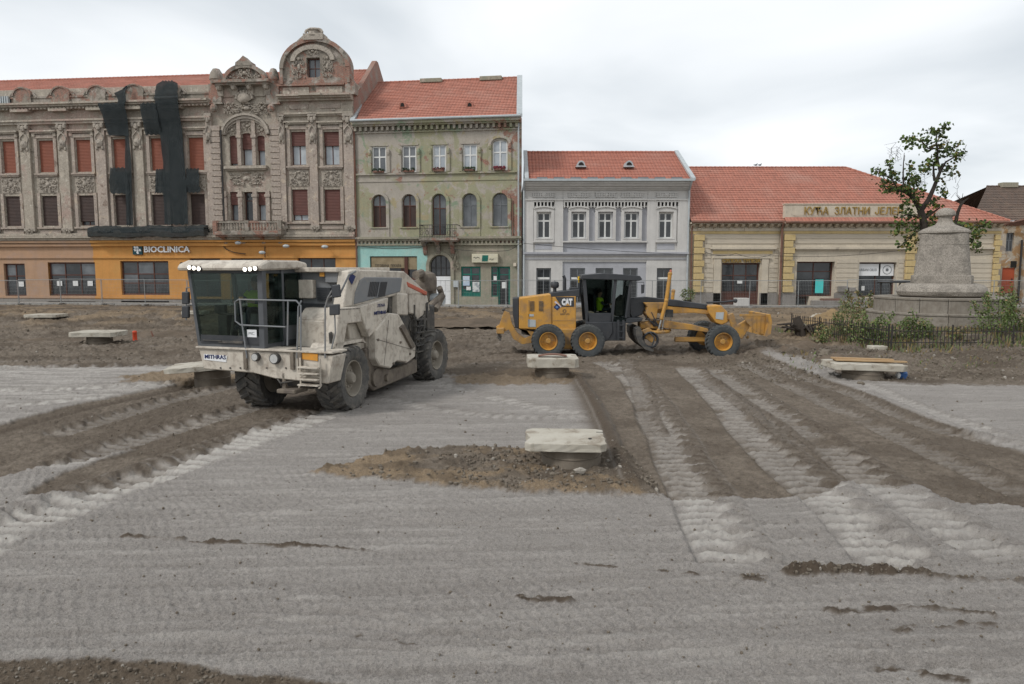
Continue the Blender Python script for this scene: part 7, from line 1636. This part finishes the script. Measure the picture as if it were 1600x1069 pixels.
tp = thing('rusty_plate', Fr(f2.world((.0,-.2,.64)), R(-4)), 'rusty brown curved plate lying on the thick middle slab', 'metal plate'); mb = MB()
for k in range(10): a_ = k/9; mb.add([(-.45+.9*a_,-.16,.02+.05*math.sin(a_*3.1)),(-.45+.9*a_,.14,.02+.05*math.sin(a_*3.1)),(-.45+.9*a_,.14,.05+.05*math.sin(a_*3.1)),(-.45+.9*a_,-.16,.05+.05*math.sin(a_*3.1))], [])
mb.f = [(i*4+j, i*4+(j+1)%4, (i+1)*4+(j+1)%4, (i+1)*4+j) for i in range(9) for j in range(4)]+[(0,1,2,3),(39,38,37,36)]; mb.mi = [0]*len(mb.f); mb.build('plate', m_rust, tp)
cover(146, 538, .55, .36, 2.1, 1.5, .22, 2, 'wide flat concrete slab on a buried shaft, left of the orange marker')
cover(63, 509, .6, .12, 2.0, 1.4, .18, 0, 'farthest left concrete slab, low and half buried in soil')
cover(322, 602, .52, .48, 1.75, 1.4, .16, 10, 'concrete slab on a tall shaft under the left corner of the recycler', tilt=(0,-4), off=(-.35,0))
cover(80, 484, .4, .10, 1.6, 1.0, .12, 0, 'small thin slab close before the house fronts at the far left')
cover(301, 507, .5, .10, 1.4, 1.0, .2, 0, 'short concrete slab just left of the recycler cab')
t_, s6, f6, z6 = cover(1362, 594, .62, .26, 2.25, 1.3, .20, -2, 'long concrete slab on the right carrying a stack of wooden planks', off=(.0,0), tilt=(0,1.5))
for i, (dx, dy, dz, L_, an, lb) in enumerate(((.05,.12,.0,1.9,2,'lowest wooden plank on the right hand slab'),(.20,-.08,.0,2.2,-2,'front wooden plank reaching past the right end of the slab'),(-.02,.05,.05,1.9,-4,'topmost wooden plank of the stack on the slab'),(.05,.30,.0,1.8,1,'rear wooden plank on the slab'))):
    o = MB().box(-L_/2, L_/2, -.08, .08, 0, .05).build('wooden_plank', pm('raw_timber', (.42,.29,.16), (.34,.22,.12), scale=2, stretch=(1,12,12), bump=.2, rough=.8), bevel=.006)
    o.location = f6.world((dx, dy, .49+dz)); o.rotation_euler = (0, R(1.5), R(an)); props(o, lb, 'plank', 'planks on the concrete slab')
x, y = G(1410, 592); bb = thing('blue_sack', Fr((x, y, gz(x,y)), 0), 'crumpled blue and white sack under the right end of the slab', 'sack'); mb = MB(); rr_ = random.Random(6); mb.blob((0,0,.14), (.15,.12,.18), 10, 7, jit=.14, rng=rr_); mb.build('sack', pm('blue_plastic', (.05,.13,.33), (.04,.10,.26), scale=6, rough=.5), bb); mb = MB(); mb.blob((-.14,-.02,.12), (.08,.08,.11), 8, 5, jit=.2, rng=rr_); mb.build('white_flap', m_paper, bb)
for i, (px, pyb, w_, h_, lb) in enumerate(((1391,558,.62,.22,'pale concrete stub at the foot of the iron fence, behind the planks'),(1537,556,.55,.24,'weathered concrete stub before the iron fence at the far right'))):
    x, y = G(px, pyb+6); y += 1.0; o = slab_mesh(rs, w_, w_*.8, h_).build('concrete_stub', m_conc if i == 0 else m_ring, smooth=True); o.location = (x, y, gz(x,y)-.03); props(o, lb, 'concrete block', 'concrete stubs by the fence')
# orange marker and a dark peg
x, y = G(211, 532); o = thing('marker_post', Fr((x, y, gz(x,y)), 0), 'short bright orange plastic marker post standing in the soil', 'marker'); mb = MB(); mb.lathe([(.13,0),(.14,.05),(.10,.08),(.095,.42),(.11,.44),(.09,.5),(.02,.52)], n=12); mb.build('post', pm('orange_plastic', (.62,.075,.03), (.5,.07,.03), scale=5, rough=.6), o, smooth=True)
x, y = G(240, 529); o = MB().tube([(0,0,0),(-.05,0,.2),(-.12,.02,.38)], [.05,.045,.03], 6).build('wooden_peg', m_rust); o.location = (x, y, gz(x,y)-.03); props(o, 'small dark leaning peg right of the orange marker', 'peg')
# ================= monument pedestal =================
m_granite = pm('speckled_stone', (.37,.335,.29), (.22,.195,.165), scale=24, lo=.45, hi=.58, rough=.95, dirt=(.15,.135,.115), dscale=1.8, dlo=.50, dhi=.70, bump=.9, bscale=16, bd=.05, streak=.35)
m_step = pm('lichened_step_stone', (.26,.235,.20), (.18,.155,.125), scale=1.6, rough=.95, dirt=(.14,.12,.095), dscale=2.2, bump=.5, bscale=20, streak=.5)
MO = Fr((19.45, 33.0, gz(20.35, 29.0)-.05), R(-31)); mz = -MO.o.z
mo = thing('monument_pedestal', MO, 'large empty stone monument pedestal with domed top on a stepped round base', 'monument')
def rlathe(mb, prof, p=3.2, n=40, rot=0):
    prof = [(r*.90, z) for r, z in prof]                        # rounded-square lathe, prof of (half width, z)
    vs = []
    for r, z in prof:
        for k in range(n):
            a = 2*math.pi*k/n; c_, s_ = math.cos(a), math.sin(a); q_ = (abs(c_)**p+abs(s_)**p)**(-1/p); x, y = r*q_*c_, r*q_*s_
            vs.append((x*math.cos(rot)-y*math.sin(rot), x*math.sin(rot)+y*math.cos(rot), z))
    m_ = len(prof); fs = [(i*n+k, i*n+(k+1) % n, (i+1)*n+(k+1) % n, (i+1)*n+k) for i in range(m_-1) for k in range(n)]+[tuple(range(n-1,-1,-1)), tuple(range((m_-1)*n, m_*n))]
    return mb.add(vs, fs)
def tier(R0, z0, z1, nm, nseg=16):
    st = MB(); g = .008
    me = MB()
    a0, a1 = g/R0, 2*math.pi/nseg-g/R0
    ring_o = [(R0*math.cos(a0+(a1-a0)*k/3), R0*math.sin(a0+(a1-a0)*k/3)) for k in range(4)]; ring_i = [(x*.72, y*.72) for x, y in ring_o]
    me.prism(ring_o+ring_i[::-1], z0, z1-.10, 'Z'); me.prism([(x*1.012, y*1.012) for x, y in ring_o]+ring_i[::-1], z1-.10, z1, 'Z'); mm = me.mesh(nm, m_step, bevel=.015)
    for k in range(nseg): piece(mm, nm, mo, rot=(0,0,2*math.pi*k/nseg+.12))
tier(3.0, .1, 1.53+mz, 'step_stone'); tier(2.72, 1.53+mz-.02, 2.17+mz, 'step_stone', 16)
MB().lathe([(2.4,.1),(2.4,2.15+mz)], n=32).build('core', m_step, mo)
mb = MB(); rlathe(mb, [(1.72,2.15+mz),(1.92,2.25+mz),(2.0,2.42+mz),(1.95,2.58+mz),(1.82,2.70+mz),(1.6,2.76+mz),(1.4,2.78+mz)], 3.4); mb.build('cushion_stone', m_granite, mo, smooth=True)
mb = MB(); rlathe(mb, [(1.34,2.77+mz),(1.36,2.9+mz),(1.34,3.12+mz),(1.28,3.14+mz)], 7); mb.build('base_block', m_granite, mo, smooth=True)
mb = MB(); rlathe(mb, [(1.24,3.13+mz),(1.20,3.5+mz),(1.14,4.0+mz),(1.09,4.45+mz),(1.06,4.46+mz),(1.08,4.47+mz),(1.05,4.85+mz),(1.04,4.97+mz)], 5); mb.build('shaft', m_granite, mo, smooth=True)
mb = MB(); rlathe(mb, [(1.04,4.96+mz),(1.15,5.0+mz),(1.14,5.08+mz),(.98,5.18+mz),(.72,5.28+mz),(.45,5.38+mz),(.34,5.5+mz),(.30,5.68+mz),(.33,5.76+mz)], 3.0); mb.build('cap', m_granite, mo, smooth=True)
mb = MB(); mb.lathe([(.28,5.74+mz),(.40,5.78+mz),(.41,5.84+mz),(.37,5.97+mz),(.25,6.08+mz),(.10,6.13+mz),(.01,6.135+mz)], n=24); mb.build('dome', m_granite, mo, smooth=True)
# ================= wrought iron fence =================
pk = MB(); pk.box(-.009,.009,-.009,.009,-.12,.88); pk.add([(-.018,-.018,.88),(.018,-.018,.88),(.018,.018,.88),(-.018,.018,.88),(0,0,.97)], [(0,1,4),(1,2,4),(2,3,4),(3,0,4)]); pkm = pk.mesh('picket', m_blk, fix=False)
def iron_fence(p0, p1, lb):
    d = Vector((p1[0]-p0[0], p1[1]-p0[1], 0)); L = d.length; a = math.atan2(d.y, d.x); z0 = .30; f = Fr((p0[0], p0[1], z0), a)
    t_ = thing('iron_fence', f, lb, 'fence', 'wrought iron fence round the monument'); n = int(L/.142)
    rg = random.Random(int(L*10))
    for k in range(n+1):
        x = k*.142; wpt = f.world((x, 0, 0)); piece(pkm, 'picket', t_, (x, 0, rg.uniform(-.008,.008)), (1.25 if k % 12 == 0 else 1,)*2+(1,), (rg.gauss(0,.012), rg.gauss(0,.012), 0))
    for z in (.74, .30): MB().box(0, n*.142, -.014, .014, z, z+.03).build('rail', m_blk, t_, fix=False)
    k = 0
    while k <= n: MB().box(k*.142-.022, k*.142+.022, -.022, .022, -.3, 1.0).build('post', m_blk, t_, fix=False); k += 16
iron_fence((13.35, 34.6), (14.55, 27.7), 'left side of the black iron fence receding towards the houses')
iron_fence((14.55, 27.7), (26.6, 27.3), 'front side of the black iron fence, facing the square')
# ================= plants =================
m_lf = [pm('leaf_green', (.10,.15,.03), (.065,.10,.022), scale=3, rough=.6, bump=0), pm('leaf_dark', (.052,.08,.022), (.036,.058,.018), scale=3, rough=.6, bump=0), pm('leaf_yellow', (.15,.13,.02), (.10,.06,.02), scale=3, rough=.6, bump=0)]
m_weed = [pm('weed_green', (.13,.18,.055), (.085,.125,.04), scale=2, rough=.7, bump=0), pm('weed_grey_green', (.17,.19,.09), (.12,.14,.06), scale=2, rough=.7, bump=0), pm('dry_weed', (.24,.18,.085), (.18,.13,.06), scale=2, rough=.8, bump=0)]
m_bark = pm('dark_bark', (.055,.045,.037), (.035,.028,.022), scale=8, rough=.95, bump=.6, stretch=(1,1,.3))
def leaf(mb, c, s, rng, mi):
    n = Vector((rng.gauss(0,1), rng.gauss(0,1), rng.gauss(0,1)+.6)).normalized(); a = n.orthogonal().normalized(); a = Matrix.Rotation(rng.uniform(0,6.28), 3, n) @ a; b_ = n.cross(a); c = Vector(c)
    P = [(-.5,0),(-.2,.42),(.25,.38),(.55,0),(.25,-.38),(-.2,-.42)]
    vs = [c+a*(p[0]*s)+b_*(p[1]*s)+n*(abs(p[1])*s*.35) for p in P]; mb.add([tuple(v) for v in vs], [(0,1,2,3),(0,3,4,5)], mi)
TR = Fr((21.45, 37.2, gz(21.45, 37.2)), 0)
tr_ = thing('broken_tree', TR, 'thin crooked tree with sparse autumn leaves standing behind the stone monument', 'tree')
cz = lambda x, y: (1300+x/4.647, 170+y/4.647)
def TP(x, y, dy=0): px, py = cz(x, y); h_ = TR.hit(px, py, 1, dy); return (h_.x, dy, h_.z)
rt = random.Random(21)
mb = MB()
def limb(P, r0, r1, dy0=0, dy1=0):
    n = len(P); pts = [TP(*p, dy0+(dy1-dy0)*i/(n-1)) for i, p in enumerate(P)]; pts = [pts[0]]+[tuple(pts[i][j]+rt.uniform(-.03,.03) for j in range(3)) for i in range(1, n)]
    mb.tube(pts, [r0+(r1-r0)*i/(n-1) for i in range(n)], 8)
h0 = TP(690, 1500)
mb.tube([(0,0,-.1),(.0,0,1.2),(TP(672,950)),(TP(672,890)),(TP(660,790)),(TP(640,735))], [.26,.21,.19,.18,.17,.16], 10)
limb([(640,735),(605,670),(560,615),(480,590),(420,575),(372,560)], .13, .03, 0, -.5); limb([(650,735),(700,660),(735,580),(760,510),(785,455)], .13, .08, 0, .3)
limb([(785,455),(765,380),(770,300),(755,220),(765,160),(815,125)], .075, .015, .3, .1); limb([(745,520),(735,470),(735,420),(700,390)], .07, .03, .3, .8); limb([(790,450),(830,390),(890,350),(945,315)], .06, .02, .3, -.4)
limb([(765,290),(700,290),(650,240),(590,215),(540,235)], .05, .015, .2, .5); limb([(770,290),(830,285),(885,280),(930,255)], .045, .015, .1, .7); limb([(520,590),(515,470),(518,400),(520,325)], .05, .012, -.3, -.1)
limb([(600,665),(590,560),(560,480),(555,405)], .05, .015, 0, .5); limb([(480,590),(440,520),(400,490),(345,480),(318,440)], .045, .012, -.4, -.8); limb([(685,790),(735,750),(790,715)], .07, .03, 0, -.4)
limb([(655,800),(600,780),(540,770),(480,800)], .06, .02, 0, -.5); limb([(665,870),(600,900),(540,960),(490,1000)], .05, .015, 0, -.6); limb([(680,880),(780,860),(900,840),(1010,850),(1100,840)], .06, .015, 0, -.3); limb([(440,520),(420,440),(412,395)], .03, .012, -.5, -.5)
limb([(700,890),(900,910),(1010,940),(1050,1015)], .05, .015, 0, .3)
for k in range(60):
    a, b_ = rt.choice([(860,560),(700,490),(480,340),(870,620),(640,540),(820,480),(450,400),(920,330)]); x, y = a+rt.uniform(-50,50), b_+rt.uniform(-50,50); limb([(x,y),(x+rt.uniform(-35,35), y-rt.uniform(10,50)),(x+rt.uniform(-60,60), y-rt.uniform(20,80))], .010, .004, rt.uniform(-.4,.4), rt.uniform(-.4,.4))
mb.build('trunk', m_bark, tr_, smooth=True)
CL = [(815,118),(828,132),(770,155),(765,185),(808,165),(795,208),(845,238),(725,245),(690,172),(733,160),(630,205),(600,222),(560,218),(530,225),(545,268),(575,270),(655,235),(690,232),(640,262),(755,268),(785,270),(830,285),(860,280),(895,282),(925,255),(945,315),(930,330),(900,350),(905,375),(860,335),(820,320),(790,345),(755,330),(745,365),(700,300),(685,290),(715,375),(735,400),(690,390),(695,410),(760,400),(800,420),(840,425),(870,430),(890,435),(820,450),(860,470),(905,470),(655,440),(680,450),
 (316,435),(325,458),(350,482),(365,495),(420,385),(408,420),(425,482),(445,470),(470,468),(480,510),(400,520),(558,402),(555,440),(575,462),(590,495),(605,512),(620,525),(600,560),(575,545),(380,545),(372,590),(395,570),(430,575),(415,595),(460,585),(440,550),(500,560),(520,590),(505,615),(540,640),(515,660),(525,690),(520,715),(590,605),(620,600),(650,585),(645,620),(600,655),(620,680),(560,560),(550,590),(540,510),(520,530),
 (775,575),(790,600),(793,625),(820,608),(735,665),(740,690),(780,715),(720,700),(788,522),
 (475,790),(485,830),(520,765),(550,745),(560,790),(590,765),(610,800),(500,860),(540,840),(575,850),(620,840),(640,870),(600,890),(560,880),(465,920),(470,895),(540,925),(590,930),(620,960),(520,985),(490,1000),(560,985),(580,1010),(470,850),(650,910),(700,760),(720,800),(750,820),(770,770),(740,850),(690,840),
 (895,820),(920,835),(955,845),(985,860),(1010,880),(1045,875),(1070,850),(1080,825),(1110,850),(1130,835),(1095,880),(1060,915),(1055,940),(1015,930),(1000,960),(1010,990),(1040,1005),(1055,1020),(1030,900),(960,870)]
mb = MB()
for i, (x, y) in enumerate(CL):
    dy = rt.uniform(-.7,.7); c_ = TP(x, y, dy)
    for k in range(rt.randint(10, 19)):
        s_ = rt.uniform(.10,.20); q_ = (c_[0]+rt.gauss(0,.115), c_[1]+rt.gauss(0,.15), c_[2]+rt.gauss(0,.10)); leaf(mb, q_, s_, rt, rt.choices((0,1,2), (5,5,1.4 if i % 4 else 4))[0])
mb.build('crown', m_lf, tr_, fix=False)
SN = Fr((24.6, 37.9, gz(24.6, 37.9)), 0); sn = thing('dead_sapling', SN, 'bare dead branch rising at an angle right of the monument top', 'tree'); mb = MB()
def SP(x, y): px, py = cz(x, y); h_ = SN.hit(px, py, 1, 0); return (h_.x, 0, h_.z)
P_ = [SP(x, y) for x, y in ((905,790),(915,750),(935,700),(960,670),(992,648))]; mb.tube([(P_[0][0]-.1,0,-.1),(P_[0][0]-.05,0,2.2)]+P_, [.12,.11,.09,.085,.07,.05,.03], 7)
for k in range(16): x, y = rt.uniform(890,990), rt.uniform(590,680); mb.tube([SP(940,695), SP((x+940)/2+rt.uniform(-8,8),(y+690)/2), SP(x, y)], [.018,.010,.004], 4)
mb.build('trunk', m_bark, sn, smooth=True)
def shrub(px, pb, Y, h_, w_, lb, n=420, seed=0, ms=(6,2,1), ls=(.05,.10), nm='weed_shrub', cat='shrub', z=None):
    d = ray(px, pb); x = d.x/d.y*Y; h_ *= 1.25; n = int(n*1.35); f = Fr((x, Y, gz(x, Y) if z is None else z), 0); t_ = thing(nm, f, lb, cat, 'tall weeds inside the iron fence'); rg = random.Random(seed); mb = MB(); ml = MB()
    for s_ in range(9):
        a = rg.uniform(0,6.28); r_ = w_*.5*rg.random()**.5; hh = h_*rg.uniform(.55,1.05)*(1-.4*r_/w_); top = (r_*math.cos(a)*1.25+rg.uniform(-.1,.1), r_*math.sin(a), hh); bs = (r_*math.cos(a)*.5, r_*math.sin(a)*.5, 0)
        mb.tube([bs, tuple((bs[i]*.5+top[i]*.5)+(.03 if i < 2 else 0) for i in range(3)), top], [.014,.010,.004], 4)
        for k in range(n//9):
            t = rg.random()**.75; sp_ = .05+.16*(1-t)*w_; leaf(ml, (bs[0]+(top[0]-bs[0])*t+rg.gauss(0,sp_), bs[1]+(top[1]-bs[1])*t+rg.gauss(0,sp_), .03+hh*t+rg.gauss(0,.04)), rg.uniform(*ls), rg, rg.choices((0,1,2), ms)[0])
    mb.build('stems', m_weed[0], t_); ml.build('leaves', m_weed, t_, fix=False)
shrub(1318, 520, 31.5, 1.3, 1.0, 'pale feathery tall weed at the left end of the fenced plot', seed=1, ms=(2,6,2)); shrub(1345, 520, 29.8, 1.1, 1.2, 'dense green weed behind the receding side of the iron fence', seed=2, n=600)
shrub(1372, 520, 29.4, 1.15, 1.0, 'green weed clump just left of the fence corner', seed=3, n=520); shrub(1420, 520, 29.0, 1.0, .9, 'thin weed right of the fence corner before the lower step', seed=4); shrub(1446, 520, 28.8, .75, .8, 'low weed in front of the middle of the stone step', seed=5, n=300)
shrub(1553, 520, 28.6, 1.75, 1.3, 'tallest bushy green weed before the right part of the stone steps', seed=6, n=900); shrub(1592, 520, 29.0, 1.5, 1.0, 'tall weed at the right edge of the picture behind the fence', seed=7, n=600, ms=(5,4,2)); shrub(1286, 520, 30.8, .7, .8, 'low pale weed near the left end of the iron fence', seed=8, n=260, ms=(2,5,4)); shrub(1500, 520, 28.4, .45, 1.0, 'low scrubby weed before the steps between two taller weeds', seed=9, n=260, ms=(3,2,5))
shrub(1345, 470, 40, 1.5, 1.8, 'pale grassy bush behind the plot, left of the black canopy', seed=10, n=700, ms=(1,5,4), ls=(.06,.13))
# dry grass and low weeds: nobody could count these
mb = MB(); rg = random.Random(31)
for k in range(7000):
    u = rg.random()
    if u < .62: x, y = rg.uniform(14.3, 27), rg.uniform(27.0, 29.8)
    elif u < .85: y = rg.uniform(28, 36); x = 14.4-(y-28)*.17+rg.uniform(-.2, 1.6)
    else: x, y = rg.uniform(9.5, 26), rg.uniform(24.0, 27.6)
    if rg.random() > .25+.75*vnoise(np.array([x*1.4]), np.array([y*1.4]), 3)[0]**1.5: continue
    z = float(base_h(np.array([x]), np.array([y]))[0]); h_ = rg.uniform(.08,.34)*(1 if u < .85 else .5); a = rg.uniform(0,6.28); w_ = .012+.02*rg.random(); dx, dy = math.cos(a)*w_, math.sin(a)*w_; lx, ly = rg.gauss(0,.08), rg.gauss(0,.06)
    mb.add([(x-dx,y-dy,z-.03),(x+dx,y+dy,z-.03),(x+dx*.7+lx*.5,y+dy*.7+ly*.5,z+h_*.6),(x+lx,y+ly,z+h_),(x-dx*.7+lx*.5,y-dy*.7+ly*.5,z+h_*.6)], [(0,1,2,3,4)], rg.choices((0,1,2), (3,3,5))[0])
o = mb.build('dry_grass', m_weed, fix=False, kind='stuff'); props(o, 'dry grass and low weeds along the foot of the iron fence', 'grass')
d = ray(1075, 470); x = d.x/d.y*52.6; f = Fr((x, 52.6, .73), 0); t_ = thing('potted_plant', f, 'round green potted plant standing between the grey and the yellow house', 'plant', None); mb = MB(); mb.lathe([(.18,0),(.24,.4),(.26,.42),(.2,.40)], n=14); mb.build('pot', m_dark, t_); mb = MB(); rg = random.Random(9)
for k in range(420): a = rg.uniform(0,6.28); r_ = rg.gauss(.36,.11); leaf(mb, (r_*math.cos(a), rg.gauss(0,.15), .78+r_*math.sin(a)), rg.uniform(.06,.12), rg, rg.choices((0,1,2),(6,3,1))[0])
mb.build('leaves', m_weed, t_, fix=False)
# stump and heap near the fence end
x, y = 13.3, 33.2; f = Fr((x, y, gz(x, y)), 0); t_ = thing('uprooted_stump', f, 'dark uprooted tree stump with broken roots at the left end of the iron fence', 'stump'); rg = random.Random(17); mb = MB(); mb.tube([(0,0,-.1),(-.1,0,.35),(-.25,.1,.8)], [.3,.24,.17], 9)
for k in range(18): a = rg.uniform(0,6.28); mb.tube([(0,0,.2),(.5*math.cos(a),.4*math.sin(a),.2+rg.uniform(-.05,.3)),(1.0*math.cos(a)+rg.uniform(-.2,.2),.8*math.sin(a),rg.uniform(-.05,.55))], [.10,.06,.02], 5)
mb.build('roots', m_bark, t_)
def heap(px, pb, Y, w_, h_, mt, lb, seed=0, dep=.7):
    d = ray(px, pb); x = d.x/d.y*Y; o = bpy.data.objects; rg = np.random.RandomState(seed); n = 26; mb = MB()
    for j in range(n):
        for i in range(n):
            u, v = (i/(n-1)-.5)*2, (j/(n-1)-.5)*2; r_ = math.hypot(u, v); X_, Y_ = u*w_/2, v*w_/2*dep
            mb.v.append((X_, Y_, h_*max(0, 1-r_)**.8*(.7+.6*float(vnoise(np.array([X_*2.5+seed]), np.array([Y_*2.5]), seed)[0]))+.12*(float(vnoise(np.array([X_*9]), np.array([Y_*9]), 7)[0])-.5)-.08))
    for j in range(n-1):
        for i in range(n-1): k = j*n+i; mb.f.append((k, k+1, k+n+1, k+n)); mb.mi.append(0)
    o = mb.build('soil_heap', mt, smooth=True, fix=False); o.location = (x, Y, gz(x, Y)); props(o, lb, 'heap', 'heaps of dug material')
m_och = pm('ochre_earth', (.27,.19,.10), (.19,.135,.08), scale=2, rough=1, bump=.8, bscale=18, bd=.03, dirt=(.12,.09,.06))
m_soil = pm('brown_earth', (.14,.108,.08), (.10,.077,.056), scale=2, rough=1, bump=.8, bscale=18, bd=.03, dirt=(.07,.055,.04))
heap(1300, 495, 37.5, 3.2, .75, m_och, 'ochre earth heap between the yellow house and the fenced plot', 1)
heap(1283, 488, 39.5, 2.4, .7, m_conc, 'pale lime heap beside the ochre earth', 2)
for i, (px, py, Y, w_, h_, lb) in enumerate(((1255,556,28.4,2.6,.35,'low brown heap at the left foot of the fence bank'),(1320,566,26.2,2.4,.28,'low brown heap behind the planks slab'),(60,516,34.5,9,.22,'long low earth ridge at the far left'),(250,505,37,8,.35,'long earth ridge left of the recycler cab'),(740,495,42,9,.35,'long earth ridge between recycler and grader'),(1010,545,29.6,1.6,.22,'fresh dark soil piled before the grader blade'),(1190,512,36.5,5,.35,'earth ridge behind the front blade of the grader'))): heap(px, py, Y, w_, h_, m_soil, lb, i+5, .45)
# ================= small roller parked behind the monument =================
ROx = (1393-800)/1135*42.2; RO = Fr((ROx, 42, gz(ROx, 42)), R(8))
ro = thing('compact_roller', RO, 'small road roller with black canopy parked behind the monument steps', 'roller')
for x in (-.75, .75): MB().lathe([(.12,-.5),(.38,-.5),(.38,.5),(.12,.5)], (x,0,.38), 22, 'Y').build('drum', m_ddark, ro, smooth=True)
MB().prism([(-.9,.55),(.9,.55),(1.0,.8),(.8,1.05),(.25,1.1),(.15,.8),(-.35,.8),(-.4,1.15),(-1.0,1.1)], -.42, .42).build('body', m_cat, ro, bevel=.04)
mb = MB(); mb.box(-.35,.0,-.25,.25,.85,1.0); mb.box(-.42,-.32,-.25,.25,1.0,1.4); mb.build('seat', m_seat, ro, bevel=.03); mb = MB(); mb.tube([(.5,0,1.0),(.3,0,1.35)], .03, 6); mb.lathe([(.15,0),(.17,.015),(.15,.03)], (.28,0,1.36), 14, closed=True); mb.build('steering_wheel', m_blk, ro)
mb = MB()
for y in (-.42,.42): mb.tube([(-.55,y,.9),(-.55,y,2.1)], .04, 6); mb.tube([(.65,y,1.0),(.55,y,1.7),(.68,y,2.1)], .045, 6)
mb.build('canopy_post', m_blk, ro); MB().prism([(-.7,2.08),(.95,2.08),(1.0,2.14),(.85,2.2),(-.65,2.2),(-.75,2.14)], -.55, .55).build('canopy', m_cblk, ro, bevel=.02)
# ------------------------------------------------------------------ pieces that stand apart become parts of their own
def split_apart(o, tol=.04, cap=40):
    me = o.data; n = len(me.vertices); par = list(range(n))
    def find(a):
        while par[a] != a: par[a] = par[par[a]]; a = par[a]
        return a
    for e_ in me.edges:
        a, c_ = find(e_.vertices[0]), find(e_.vertices[1])
        if a != c_: par[a] = c_
    comp = {}
    for i in range(n): comp.setdefault(find(i), []).append(i)
    boxes = []
    for ids in comp.values():
        P = [me.vertices[i].co for i in ids]; boxes.append(([min(p[k] for p in P)-tol for k in range(3)], [max(p[k] for p in P)+tol for k in range(3)], ids))
    m_ = len(boxes); pr = list(range(m_))
    def f2(a):
        while pr[a] != a: a = pr[a]
        return a
    for i in range(m_):
        for j in range(i+1, m_):
            if all(boxes[i][0][k] <= boxes[j][1][k] and boxes[j][0][k] <= boxes[i][1][k] for k in range(3)): pr[f2(i)] = f2(j)
    grp = {}
    for i in range(m_): grp.setdefault(f2(i), set()).update(boxes[i][2])
    if len(grp) < 2: return
    if len(grp) > cap: o['kind'] = 'stuff'; return
    polys = [(tuple(p.vertices), p.material_index, p.use_smooth) for p in me.polygons]
    for ids in list(grp.values()):
        mp_ = {v: k for k, v in enumerate(sorted(ids))}; pl = [p for p in polys if p[0][0] in mp_]
        if not pl: continue
        m2 = bpy.data.meshes.new(o.name.split('.')[0]); m2.from_pydata([tuple(me.vertices[i].co) for i in sorted(ids)], [], [tuple(mp_[v] for v in p[0]) for p in pl])
        for mt in me.materials: m2.materials.append(mt)
        m2.polygons.foreach_set('material_index', [p[1] for p in pl]); m2.polygons.foreach_set('use_smooth', [p[2] for p in pl]); m2.update()
        q_ = bpy.data.objects.new(o.name.split('.')[0], m2); C.objects.link(q_); q_.parent = o.parent; q_.location = o.location; q_.rotation_euler = o.rotation_euler
    bpy.data.objects.remove(o, do_unlink=True)
SPL = {'verge_flashing','snow_guard','frieze_panel','bracket','balcony_bracket','carved_relief','facade_cable','mirror','socle','apron_panel','gutter','meter_box','console','door_jamb','attic_panel','sill_course','hood_moulding','handrail','mirror_arm','circle_arm','canopy_post','broken_rafters','window_ledge','drum_arm','side_roller','ripper_tooth','vent_panel','rear_ladder','axle_bracket','lift_cylinder','string_course','wiper','rear_panel','gate_panel','sign_script','front_axle','carved_surround','gate_surround'}
for o_ in [o for o in C.objects if o.type == 'MESH' and o.parent and not o.children and o.name.split('.')[0] in SPL]: split_apart(o_)
for o_ in C.objects:
    if o_.name.split('.')[0] in ('modillions','dentils','arcaded_frieze','frieze_recess','louvre','grille','wire_mesh','plants','rear_machinery'): o_['kind'] = 'stuff'
